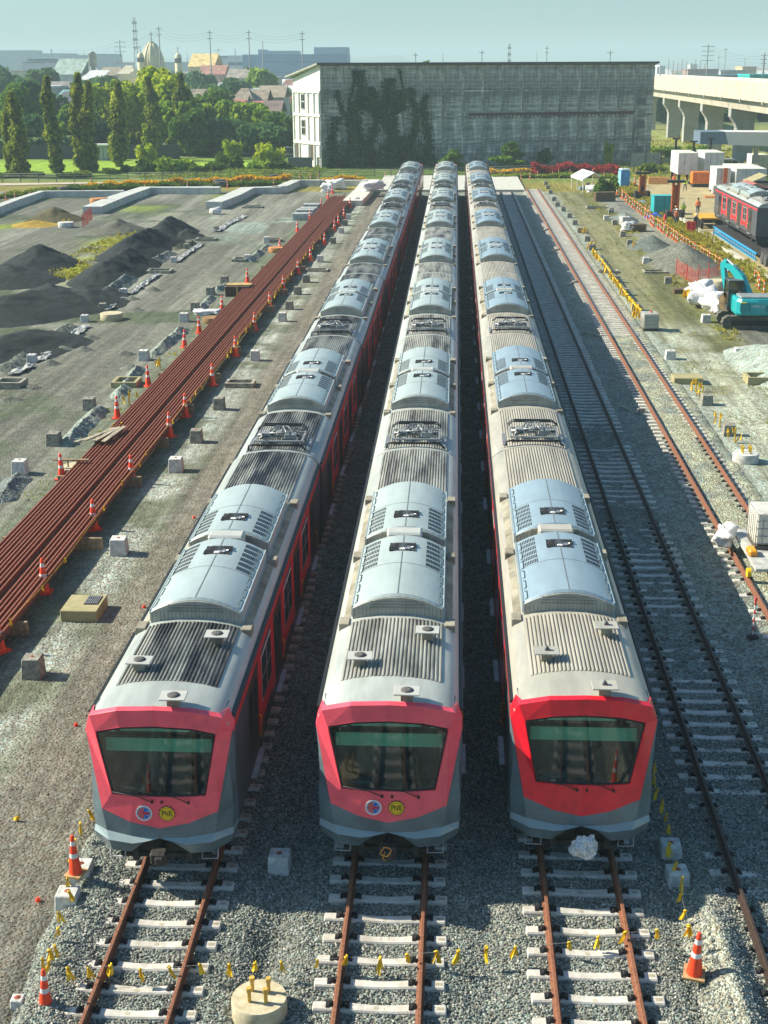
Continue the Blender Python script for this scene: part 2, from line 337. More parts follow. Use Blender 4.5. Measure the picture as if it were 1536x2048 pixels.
def stones(name, label, verts_rect, dens, smin, smax, hfun, mt):
    x0, x1, y0, y1, st = verts_rect; xs = np.arange(x0, x1+1e-6, st); ys = np.arange(y0, y1+1e-6, st); X, Y = np.meshgrid(xs, ys); Z = hfun(X, Y)+.008
    ny, nx = X.shape; V = np.stack([X, Y, Z], -1).reshape(-1, 3); i = np.arange(nx*ny).reshape(ny, nx)
    F = np.stack([i[:-1, :-1], i[:-1, 1:], i[1:, 1:], i[1:, :-1]], -1).reshape(-1, 4)
    o = link(name, npmesh(name, V, F, mt)); tag(o, label, 'gravel', kind='stuff')
    ng = bpy.data.node_groups.new(name, 'GeometryNodeTree'); ng.interface.new_socket('Geometry', in_out='INPUT', socket_type='NodeSocketGeometry'); ng.interface.new_socket('Geometry', in_out='OUTPUT', socket_type='NodeSocketGeometry')
    N = ng.nodes; L = ng.links; gi = N.new('NodeGroupInput'); go = N.new('NodeGroupOutput')
    dp = N.new('GeometryNodeDistributePointsOnFaces'); dp.inputs['Density'].default_value = dens; L.new(gi.outputs[0], dp.inputs['Mesh'])
    ico = N.new('GeometryNodeMeshIcoSphere'); ico.inputs['Radius'].default_value = 1.0; ico.inputs['Subdivisions'].default_value = 1
    sm = N.new('GeometryNodeSetMaterial'); sm.inputs['Material'].default_value = mt; L.new(ico.outputs[0], sm.inputs[0])
    ip = N.new('GeometryNodeInstanceOnPoints'); L.new(dp.outputs['Points'], ip.inputs['Points']); L.new(sm.outputs[0], ip.inputs['Instance'])
    rv = N.new('FunctionNodeRandomValue'); rv.data_type = 'FLOAT_VECTOR'; rv.inputs[1].default_value = (6.28, 6.28, 6.28); L.new(rv.outputs[0], ip.inputs['Rotation'])
    rs = N.new('FunctionNodeRandomValue'); rs.data_type = 'FLOAT_VECTOR'; rs.inputs[0].default_value = (smin*.5, smin*.8, smin); rs.inputs[1].default_value = (smax*.62, smax*.9, smax*1.2); L.new(rs.outputs[0], ip.inputs['Scale'])
    L.new(ip.outputs[0], go.inputs[0])
    md = o.modifiers.new('stones', 'NODES'); md.node_group = ng; return o
SM = stone_mat()
stones('ballast_stones', 'loose grey green crushed stones heaped around the sleepers in front of the trains', (-6.7, 9.6, 16.5, 33.0, .22), 420, .020, .036, bh, SM)
stones('loose_gravel', 'small brown and grey stones scattered over the dirt left of the left train', (-12.6, -6.3, 19.0, 47.0, .4), 75, .009, .024, gh, stone_mat('dirt_stone', True))
# ================================================================== TRACKS
RAILP = [(-.075, -.172), (.075, -.172), (.075, -.160), (.018, -.145), (.010, -.05), (.034, -.040), (.036, -.008), (.026, 0), (-.026, 0), (-.036, -.008), (-.034, -.040), (-.010, -.05), (-.018, -.145), (-.075, -.160)]
def sleeper_mesh(L=2.42):
    xs = [-L/2, -L/2+.02, -1.02, -.96, -.55, -.3, 0, .3, .55, .96, 1.02, L/2-.02, L/2]; vs = []; fs = []
    for x in xs:
        e = 0 if abs(x) < L/2-.001 else .02; t = -.178 if abs(x) > .6 else -.178-.035*math.cos(x/.6*math.pi/2); hw = .105 if abs(x) > .6 else .105-.014*math.cos(x/.6*math.pi/2)
        vs += [(x, -hw-.035+e, -.40), (x, -hw-.012+e, t-.03-e), (x, -hw+.01+e, t-e), (x, hw-.01-e, t-e), (x, hw+.012-e, t-.03-e), (x, hw+.035-e, -.40)]
    for k in range(len(xs)-1):
        for j in range(5): fs.append((k*6+j, k*6+j+1, (k+1)*6+j+1, (k+1)*6+j))
    fs += [(0, 1, 2, 3, 4, 5), tuple((len(xs)-1)*6+j for j in (5, 4, 3, 2, 1, 0))]
    fs = [tuple(reversed(f)) for f in fs]
    return MB().add(vs, fs).mesh('sleeper', sleeper_m)
SLM = sleeper_mesh()
cm = MB()
for s in (-1, 1):
    cm.box(s*.125-.045, s*.125+.045, -.05, .05, -.176, -.125, b=.012).tube([(s*.10, -.055, -.13), (s*.17, -.045, -.115), (s*.10, .0, -.10), (s*.17, .045, -.115), (s*.09, .05, -.13)], .012, 5).box(s*.19-.03, s*.19+.02, -.075, .075, -.176, -.15)
cm.box(-.085, .085, -.07, .07, -.178, -.172)
CLIP = cm.mesh('rail_clip', black)
PATCH = MB().box(-.055, .055, -.03, .03, -.18, -.1755).mesh('label_recess', K('recess_tan', (.36, .32, .22), .9, var=.2))
FRM = MB().prism([(-.075, -.05), (.075, -.05), (.075, .05), (-.075, .05)], -.178, -.1765, 'z').mesh('recess_rim', K('recess_rim', (.45, .43, .36), .9))
SPOT = MB().lathe([(.055, -.0), (.055, .003)], 12).mesh('mortar_spot', K('mortar_spot', (.47, .43, .32), .9, var=.2))
def track(x, y0, y1, s0, step, label, clip_to, railmat, dark=False, zoff=0.0, cover=None):
    t = thing('railway_track', label, 'railway track', (x, 0, zoff))
    for s in (-1, 1):
        # 25 m rails with a small joint gap
        o = MB().prism(RAILP, y0, y1, 'y').build('rail', railmat, t, (s*.75, 0, 0))
    k = 0; y = s0
    while y > y0: y -= step
    y += step
    while y < y1 and k < 298:
        dz = -.0
        if cover: dz = cover(y)
        if dz > -.5:
            o = link('sleeper', SLM, t, (random.uniform(-.03, .03), y, dz), (0, 0, random.uniform(-.008, .008)))
            if y < clip_to:
                for s in (-1, 1): link('rail_clip', CLIP, o, (s*.75, 0, 0))
                link('recess_rim', FRM, o, (1.10, 0, 0)); link('label_recess', PATCH, o, (1.10, 0, .0015))
                if random.random() < .75 and y < 27:
                    q = random.uniform(-.12, .1)
                    for j in range(random.choice((1, 2, 2))):
                        sp = link('mortar_spot', SPOT, o, (q+j*.2, random.uniform(-.03, .02), -.2125)); sp.scale = (1, .9, 1)
            k += 1
        y += step
    return t
ST = .672; rust_n = K('brown_rust', (.30, .125, .065), .7, metal=.1, scale=12, c2=(.17, .07, .04), bump=.1)  # rust brown of the rails on the three train tracks
track(TRK[0], 15, 186, 23.9, ST, 'track under the left train with brown rails on white concrete sleepers', 30, rust_n)
track(TRK[1], 15, 186, 24.25, ST, 'track under the middle train with rusty rails on white sleepers', 30, rust_n)
track(TRK[2], 15, 186, 24.0, ST, 'track under the right train, its orange brown rails beside the leaning cone', 30, rust_n)
def cov4(y):
    return -.055-.035*math.sin(y*.55)-.02*math.sin(y*1.7) if y < 62 else -.01
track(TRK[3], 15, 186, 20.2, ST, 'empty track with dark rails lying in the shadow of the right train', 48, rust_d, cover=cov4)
def cov5(y): return .005 if y > 84 else (-.9 if y < 42 and int(y*3) % 3 == 0 else -.03)
track(TRK[4], 33, 190, 40, .655, 'outer track with bright orange rusted rails beside the dirt road', 60, K('bright_rust', (.27, .115, .065), .7, var=.25, scale=9, c2=(.17, .075, .045)), cover=cov5)

# ================================================================== TRAINS
def tone(nm, roof, rib, ac, soot):
    return dict(roof=K(nm+'_roof', roof, .42, metal=.0, scale=.9, spec=.5, var=.12, stretch=(3, .6, 3), detail=8), rib=K(nm+'_rib', rib, .5, scale=1.6, c2=soot, stretch=(1.3, .16, 1), lo=.44 if nm[0] != 'l' else .38, hi=.66 if nm[0] != 'l' else .58),
                ac=K(nm+'_ac', ac, .34, metal=.25 if nm[0] == 'r' else .06, var=.07, scale=1.3, spec=.6, stretch=(2, .5, 1)), dirt=K(nm+'_gutter', (.36, .33, .25), .85, scale=1.6, c2=(.17, .15, .11), stretch=(1, .8, 1)))
TONE = [tone('left_train', (.38, .41, .38), (.36, .36, .31), (.40, .47, .46), (.045, .043, .045)), tone('middle_train', (.43, .455, .415), (.40, .40, .345), (.42, .485, .46), (.07, .062, .055)), tone('right_train', (.40, .385, .325), (.40, .375, .31), (.33, .43, .48), (.28, .26, .215))]
red_glare = K('glare_pink_red_paint', (.95, .095, .14), .42, var=.10, spec=.5, coat=.3); red_new = K('bright_red_paint', (.84, .012, .032), .42, var=.12, spec=.5, coat=.2)  # first red: the pink glare of the sky is mixed into its colour
side_red = K('side_red_paint', (.80, .03, .04), .4, var=.1, coat=.3); greyb = K('body_grey_paint', (.085, .088, .10), .42, var=.12, scale=1.2, spec=.5)
nose_g = K('nose_grey_paint', (.125, .175, .195), .42, var=.22, scale=1.5, coat=.3); lipg = K('lip_grey_paint', (.27, .34, .35), .4, var=.05, coat=.4); doorm = K('door_bronze_grey', (.085, .075, .06), .4, metal=.3, var=.1)
winf = K('window_frame_silver', (.55, .55, .53), .4, metal=.4); darkglass = K('dark_window_glass', (.012, .014, .016), .08, spec=.8, var=.0); under = K('underframe_black', (.035, .033, .032), .8, var=.3)
grille = K('grille_dark', (.045, .045, .045), .7, metal=.3); yellow = K('yellow_paint', (.85, .55, .01), .45, var=.05); glass_w = sheet_glass('windscreen_glass', (.62, .78, .74))
cab_in = K('cab_dark_lining', (.06, .10, .10), .7); cab_gr = K('cab_pale_green_board', (.24, .52, .37), .6, var=.08); blue_l = K('emblem_blue', (.02, .13, .50), .5, var=.02); red_l = K('emblem_red', (.62, .02, .03), .5, var=.02)
ribseal = K('rubber_seal', (.02, .02, .02), .5, var=.02)
def rz_(x): # roof height over the rail
    a = abs(x)
    P = [(0, 3.90), (.4, 3.885), (.8, 3.83), (1.1, 3.745), (1.26, 3.66), (1.37, 3.55), (1.43, 3.43)]
    for (x0, z0), (x1, z1) in zip(P, P[1:]):
        if a <= x1: return z0+(z1-z0)*(a-x0)/(x1-x0)
    return 3.43
RX = [-1.43, -1.40, -1.37, -1.32, -1.26, -1.18, -1.1, -.95, -.8, -.6, -.4, -.2, 0, .2, .4, .6, .8, .95, 1.1, 1.18, 1.26, 1.32, 1.37, 1.40, 1.43]
def ribs_mesh(mt, y0, y1, x0=-1.06, x1=1.06, n=25):
    m = MB(); vs = []; fs = []; p = (x1-x0)/n; pts = []
    for i in range(n):
        a = x0+i*p
        for t, h in ((0, .004), (.18, .004), (.36, .034), (.68, .034), (.84, .004)): xx = a+t*p; pts.append((xx, rz_(xx)+h))
    pts.append((x1, rz_(x1)+.004)); k = len(pts)
    for (yy, d) in ((y0, -.02), (y0+.05, 0), (y1-.05, 0), (y1, -.02)): vs += [(a, yy, b+(d if b-rz_(a) > .02 else 0)) for a, b in pts]
    for j in range(3):
        for i in range(k-1): fs.append((j*k+i, j*k+i+1, (j+1)*k+i+1, (j+1)*k+i))
    return m.add(vs, fs).mesh('corrugated_panel', mt)
def ac_arch(x, h): return 4.06+h*(1-(x/1.04)**2)
def ac_mesh(T, ln, flip):
    """returns (list of (name, mesh, parent_key)) for an air conditioner running from y=0 to ln, grilles at its +y end (or -y if flip)"""
    n = 12; xs = [-1.04+2.08*i/n for i in range(n+1)]; out = []
    m = MB()
    # arched cover with overhanging lip
    v = [(x, 0.10, ac_arch(x, .33)) for x in xs]+[(x, ln-.10, ac_arch(x, .33)) for x in xs]; k = n+1
    m.add(v, [(i, i+1, k+i+1, k+i) for i in range(n)], True)
    v = [(x, 0.10, ac_arch(x, .33)) for x in xs]+[(x*1.0, 0.04, ac_arch(x, .30)-.03) for x in xs]; m.add(v, [(k+i, k+i+1, i+1, i) for i in range(n)])
    v = [(x, ln-.10, ac_arch(x, .33)) for x in xs]+[(x*1.0, ln-.04, ac_arch(x, .30)-.03) for x in xs]; m.add(v, [(i, i+1, k+i+1, k+i) for i in range(n)])
    for s in (-1, 1): m.box(min(s*1.04, s*1.07), max(s*1.04, s*1.07), .06, ln-.06, 3.80, 4.075)
    out.append(('ac_cover', m.mesh('ac_cover', T['ac']), None))
    # gable ends
    m = MB()
    for yy, d in ((0, .09), (ln-.09, .09)):
        m = MB()
        poly = [(x, ac_arch(x, .29)-.03) for x in xs]+[(1.04, rz_(1.04)-.02), (0.5, rz_(.5)-.02), (0, rz_(0)-.02), (-.5, rz_(.5)-.02), (-1.04, rz_(1.04)-.02)]
        m.prism(poly, yy, yy+d, 'y')
        out.append(('ac_end_panel', m.mesh('ac_end_panel', K('ac_end_dull', (.40, .39, .33), .6, var=.15, scale=3)), None))
    m = MB()
    for j in range(3): m.box(-.62, .62, -.012, .0, 4.06+j*.075, 4.085+j*.075)
    for i in range(23): xx = -.99+i*.09; m.box(xx-.008, xx+.008, -.006, .0, rz_(xx)+.02, ac_arch(xx, .18)-.05)
    out.append(('end_slot', m.mesh('end_slot', K('slot_shadow', (.27, .26, .23), .7)), 'ac_end_panel'))
    # seams
    a0, a1 = (ln*.5, ln-.12) if not flip else (.12, ln*.5)
    m = MB(); m.box(-.012, .012, .1, ln-.1, 4.385, 4.396); v = [(x, (a0 if not flip else a1)-.01, ac_arch(x, .33)+.004) for x in xs]+[(x, (a0 if not flip else a1)+.01, ac_arch(x, .33)+.004) for x in xs]
    m.add(v, [(i, i+1, k+i+1, k+i) for i in range(n)]); out.append(('cover_seam', m.mesh('cover_seam', K('seam_grey', (.16, .18, .18), .6)), 'ac_cover'))
    # louvre banks left and right : rows of small dark slots in the skin
    for s in (-1, 1):
        m = MB(); w_ = (a1-a0-.12)
        for r_ in range(6):
            yy = a0+.08+w_*r_/6; x0_, x1_ = .60, .97
            for c_ in range(9):
                xa = s*(x0_+(x1_-x0_)*c_/9); xb = s*(x0_+(x1_-x0_)*(c_+.62)/9); m.add([(xa, yy, ac_arch(xa, .33)+.004), (xb, yy, ac_arch(xb, .33)+.004), (xb, yy+w_/6*.72, ac_arch(xb, .33)+.004), (xa, yy+w_/6*.72, ac_arch(xa, .33)+.004)], [(0, 1, 2, 3) if s > 0 else (3, 2, 1, 0)])
        o = ('side_louvre', m.mesh('side_louvre', grille), 'ac_cover'); out.append(o)
    # fan grille in the middle
    m = MB(); yc = (a0+a1)/2+(.15 if not flip else -.0)
    for r_, (xa, xb) in enumerate(((-.34, .18), (-.34, .20), (-.22, .34), (-.20, .34))):
        c_ = xa
        yy = yc-.30+r_*.15
        while c_ < xb: m.box(c_, c_+.026, yy, yy+.135, 4.378, 4.397); c_ += .042
    m.box(-.33, .32, yc-.27, yc+.27, 4.35, 4.384)
    out.append(('fan_grille', m.mesh('fan_grille', grille), 'ac_cover'))
    m = MB()
    for j in range(7):
        a = j*.9; m.tube([(.02+.1*math.cos(a), yc-.2+.07*math.sin(a), 4.40), (.14+.12*math.cos(a*1.7), yc-.12+.1*math.sin(a*2), 4.408), (.26, yc-.05+.05*math.sin(a*3), 4.40)], .014, 4)
    out.append(('fan_blade', m.mesh('fan_blade', K('bright_aluminium', (.7, .7, .68), .35, metal=.6)), 'fan_grille'))
    # side handrail loops
    for s in (-1, 1):
        m = MB()
        for j in range(6):
            ya = .15+j*(ln-.3)/6; yb = ya+(ln-.3)/6*.78; z = 4.085; m.tube([(s*1.0, ya, z), (s*.955, ya+.04, z+.045), (s*.955, yb-.04, z+.045), (s*1.0, yb, z)], .012, 4)
        out.append(('side_rail', m.mesh('side_rail', K('rail_blue_grey', (.11, .16, .18), .5, metal=.3)), 'ac_cover'))
    return out
def panto_parts():
    out = []; m = MB()
    for s in (-1, 1): m.box(s*.78-.03, s*.78+.03, .5, 1.75, 4.03, 4.09)
    for yy in (.5, 1.1, 1.72): m.box(-.8, .8, yy-.03, yy+.03, 4.035, 4.085)
    out.append(('base_frame', m.mesh('base_frame', steel)))
    for (x, y) in ((-.72, .52), (.72, .52), (-.72, 1.7), (.72, 1.7)):
        out.append(('insulator', MB().lathe([(.03, 0), (.06, .02), (.035, .05), (.06, .08), (.035, .11), (.05, .15)], 8, (x, y, rz_(x)-.01)).mesh('insulator', K('insulator_brown', (.3, .24, .2), .35))))
    m = MB()
    m.tube([(-.65, .62, 4.12), (-.2, 1.55, 4.30), (.2, 1.55, 4.30), (.65, .62, 4.12)], .028, 6).tube([(-.5, 1.6, 4.15), (-.3, .8, 4.26), (.3, .8, 4.26), (.5, 1.6, 4.15)], .022, 6).tube([(-.75, 1.0, 4.14), (.75, 1.0, 4.14)], .035, 6)
    m.tube([(-.3, .9, 4.2), (-.1, 1.5, 4.32)], .03, 6).tube([(.25, .9, 4.2), (.05, 1.45, 4.32)], .03, 6)
    out.append(('folding_arm', m.mesh('folding_arm', K('panto_steel', (.30, .32, .32), .4, metal=.5))))
    m = MB()
    for yy in (1.62, 1.85): m.tube([(-.85, yy, 4.16), (-.68, yy, 4.30), (.68, yy, 4.30), (.85, yy, 4.16)], .02, 6)
    m.box(-.62, .62, 1.58, 1.66, 4.30, 4.33).box(-.62, .62, 1.81, 1.89, 4.30, 4.33)
    out.append(('contact_head', m.mesh('contact_head', black)))
    m = MB(); rr = random.Random(4)
    m.box(-.62, -.30, .78, 1.02, 4.05, 4.26, b=.02).box(.15, .55, .80, 1.10, 4.05, 4.22, b=.02).box(-.16, .06, 1.05, 1.45, 4.06, 4.24, b=.03)
    out.append(('spring_box', m.mesh('spring_box', K('panto_light_grey', (.33, .35, .34), .5, metal=.2))))
    m = MB()
    for j in range(12):
        a = Vector((rr.uniform(-.7, .7), rr.uniform(.6, 1.7), rr.uniform(4.1, 4.25))); b = a+Vector((rr.uniform(-.3, .3), rr.uniform(-.3, .3), rr.uniform(-.05, .1))); m.tube([a, (a+b)/2+Vector((0, 0, .03)), b], .018, 5)
    out.append(('cable', m.mesh('cable', black)))
    m = MB()
    for s in (-1, 1):
        for j in range(4): m.box(s*(.93+j*.035)-.012, s*(.93+j*.035)+.012, .35, 1.8, rz_(1.0)+.02, rz_(1.0)+.06)
    out.append(('walkway_board', m.mesh('walkway_board', steel)))
    m = MB(); m.tube([(-.95, .12, 3.86), (-.95, .10, 4.0), (-.8, .12, 4.03), (.8, .12, 4.03), (.95, .12, 3.86)], .035, 6); out.append(('cable_duct', m.mesh('cable_duct', black)))
    return out
PANTO = panto_parts()
def side_parts(L, lead):
    """(name, mesh, loc) for the parts of one side at x>0"""
    A = []
    def put(nm, me, y): A.append((nm, me, y))
    d = MB().box(1.462, 1.480, -.68, .68, .98, 3.12).mesh('door', doorm); dg = MB().add([(0, 0, 0)], []);
    leafg = [MB().box(1.480, 1.486, a, a+.42, 1.95, 2.85, b=.002).mesh('door_window', darkglass) for a in (-.55, .13)]
    hand = MB().tube([(1.49, .74, 1.25), (1.54, .74, 1.30), (1.54, .74, 1.75), (1.49, .74, 1.80)], .014, 5).mesh('handrail', yellow)
    step = MB().box(1.475, 1.60, -.66, .66, .93, .965).mesh('door_step', steel)
    wf = MB().box(1.4725, 1.488, -.82, .82, 1.82, 2.96, b=.006).mesh('window', winf)
    panes = [MB().box(1.488, 1.491, a, a+.72, z, z+.5).mesh('pane', darkglass) for a in (-.77, .05) for z in (1.87, 2.41)]
    rp = [MB().prism([(a-.23, 3.12), (a+.22, 3.12), (a+.30+k_, 1.25), (a-.30+k_, 1.25)], 1.4745, 1.484, 'x').mesh('red_panel', side_red) for a, k_ in ((-1.07, -.10), (1.07, .10))]
    low = MB().prism([(-.80, 1.76), (.80, 1.76), (.95, 1.40), (-.95, 1.40)], 1.4745, 1.482, 'x').mesh('red_panel', side_red)
    return d, leafg, hand, step, wf, panes, rp, low
SIDE = side_parts(20, False)
def mirror_mesh(me):
    m = me.copy(); n = len(m.vertices); a = np.empty(n*3, np.float32); m.vertices.foreach_get('co', a); a = a.reshape(-1, 3); a[:, 0] *= -1; m.vertices.foreach_set('co', a.ravel()); m.flip_normals(); return m
def mirrored(t): return [mirror_mesh(x) for x in t] if isinstance(t, list) else mirror_mesh(t)
SIDE_M = tuple(mirrored(x) for x in SIDE)
BOG = MB()
for yy in (-1.05, 1.05):
    for s in (-1, 1): BOG.add(*[ (lambda n=18, r=.43: ([(s*(.72+dx), yy+r*math.cos(2*math.pi*i/n), r+r*math.sin(2*math.pi*i/n)) for dx in (0, .12) for i in range(n)], [(i, (i+1) % n, n+(i+1) % n, n+i) for i in range(n)]+[tuple(range(n)), tuple(range(2*n-1, n-1, -1))]))()][0])
    BOG.tube([(-1.0, yy, .43), (1.0, yy, .43)], .08, 8)
for s in (-1, 1): BOG.box(s*1.02-.09, s*1.02+.09, -1.5, 1.5, .42, .72, b=.03)
BOG.box(-1.0, 1.0, -.35, .35, .5, .8, b=.03)
BOGM = BOG.mesh('bogie', under)
def car(T, L, lead, panto, label, group, red, logos=False):
    t = thing('rail_car', label, 'train car', group=group)
    b0 = .78 if lead else 0.0
    prof = [(-1.475, .96), (1.475, .96), (1.475, 3.30), (1.43, 3.428), (-1.43, 3.428), (-1.475, 3.30)]
    MB().prism(prof, b0, L, 'y').build('body', greyb, t)
    MB().box(-1.38, 1.38, b0+.1, L-.05, .62, .96).build('underframe', under, t)
    for yy in (3.4+(0.4 if lead else 0), L-3.2): link('bogie', BOGM, t, (0, yy, 0))
    # roof skin
    k = len(RX); r0 = .13 if lead else -.04
    ys = [r0, r0+.06, L-.06-.04, L-.04]; vs = []; fs = []
    for j, yy in enumerate(ys): vs += [(x, yy+(.0 if not lead or j > 1 else .20*(x/1.4)**2), rz_(x)-(.03 if (j == 3 or (j == 0 and not lead)) else 0)) for x in RX]
    for j in range(3):
        for i in range(k-1): fs.append((j*k+i, j*k+i+1, (j+1)*k+i+1, (j+1)*k+i))
    ro = MB().add(vs, fs, True); ro.prism([(x, rz_(x)-.032) for x in RX]+[(1.43, 3.40), (-1.43, 3.40)], L-.05, L-.042, 'y')
    if not lead: ro.prism([(x, rz_(x)-.032) for x in RX]+[(1.43, 3.40), (-1.43, 3.40)], -.038, -.03, 'y')
    rf = ro.build('roof', T['roof'], t)
    for s in (-1, 1): MB().box(min(s*1.435, s*1.50), max(s*1.435, s*1.50), b0+.02, L-.02, 3.405, 3.465, b=.006).build('gutter', ribseal, t)
    for s in (-1, 1): MB().box(min(s*1.476, s*1.482), max(s*1.476, s*1.482), b0+.0, L-.01, 3.14, 3.295).build('red_stripe', side_red, t)
    # ribbed panels and air conditioners (metres from the near end)
    if lead: segs = [(1.35, 4.45)]; acs = (4.65, 9.45); segs2 = (13.75, L-.12)
    elif panto: segs = [(.12, 5.2)]; acs = (5.6, 10.4); segs2 = (14.8, L-.12)
    else: segs = [(.12, 4.3)]; acs = (4.7, 9.5); segs2 = (14.0, L-.12)
    segs.append(segs2); segs.append((acs[0]+4.2, acs[0]+4.85))
    for a, b in segs:
        p = link('corrugated_panel', ribs_mesh(T['rib'], a, b), rf)
    for j, y0 in enumerate(acs):
        ln = 4.25 if j == 0 else 4.2; ua = bpy.data.objects.new('air_conditioner', None); COL.objects.link(ua); ua.parent = t; ua.location = (0, y0, 0)
        # keep the tree three deep: air_conditioner > pieces
        for nm, me, pk in AC[T['roof'].name][j]:
            link(nm, me, ua)
    ym = acs[0]+4.28
    MB().box(-.46, .46, ym, ym+.5, rz_(.46), 4.40, b=.05).build('junction_box', K('box_cream', (.48, .49, .45), .45, var=.05) if T is not TONE[2] else K('box_beige', (.44, .42, .36), .45, var=.05), t)
    for s in (-1, 1):
        # walkway recess beside the units, its dirt and end blocks
        v = [(s*x, yy, rz_(x)+.006) for yy in (acs[0]-.1, acs[1]+4.3) for x in (1.10, 1.18, 1.27)]
        MB().add(v, [(0, 1, 4, 3), (1, 2, 5, 4)] if s > 0 else [(3, 4, 1, 0), (4, 5, 2, 1)]).build('side_walkway', T['dirt'], t)
        for yy in (acs[0]-.35, acs[0]+4.1, acs[1]+4.15): MB().box(min(s*1.10, s*1.33), max(s*1.10, s*1.33), yy, yy+.42, rz_(1.3)-.05, rz_(1.1)+.045, b=.01).build('walkway_bracket', T['dirt'], t)
    if panto:
        for nm, me in PANTO: link(nm, me, t)
    if lead:
        for (x, y) in ((.37, .30), (-.68, 1.95), (.72, 3.38)):
            v = MB().box(-.26, .26, -.21, .21, 4.06, 4.09, b=.006).build('roof_vent', T['roof'] if T is TONE[2] else K('vent_white', (.47, .47, .43), .5, var=.06), t, (x, y, 0), (0, 0, random.uniform(-.04, .04)))
            MB().box(-.12, .12, -.10, .10, 3.84, 4.06).build('vent_foot', T['dirt'], v)
            if T is TONE[2]: MB().prism([(-.05, 4.09), (.07, 4.09), (.0, 4.20)], -.04, .04, 'y').build('vent_cap', greyb, v)
            else: MB().lathe([(.13, 4.09), (.12, 4.112), (.05, 4.12)], 14).build('vent_cap', K('vent_soot', (.12, .115, .11), .8, var=.5, scale=30), v)
    # sides
    dpos = [2.7+(.9 if lead else 0), 7.55+(.5 if lead else 0), 12.4, 17.25] if L > 19 else [3.3, 7.6, 11.9, 16.2]
    for s, SD in ((1, SIDE), (-1, SIDE_M)):
        d, lg, hd, stp, wf, pn, rp, low = SD
        for y in dpos:
            dd = link('door', d, t, (0, y, 0)); [link('door_window', g_, dd) for g_ in lg]; link('handrail', hd, dd); link('door_step', stp, dd)
        for y in [(a+b)/2 for a, b in zip(dpos, dpos[1:])]:
            ww = link('window', wf, t, (0, y, 0)); [link('pane', g_, ww) for g_ in pn]
            for g_ in rp: link('red_panel', g_, t, (0, y, 0))
            link('red_panel', low, t, (0, y, 0))
    if not lead or True:
        MB().box(-.62, .62, L-.02, L+.10, 1.05, 3.2, b=.02).build('gangway', ribseal, t)
    if lead: nose(t, red, logos)
    return t
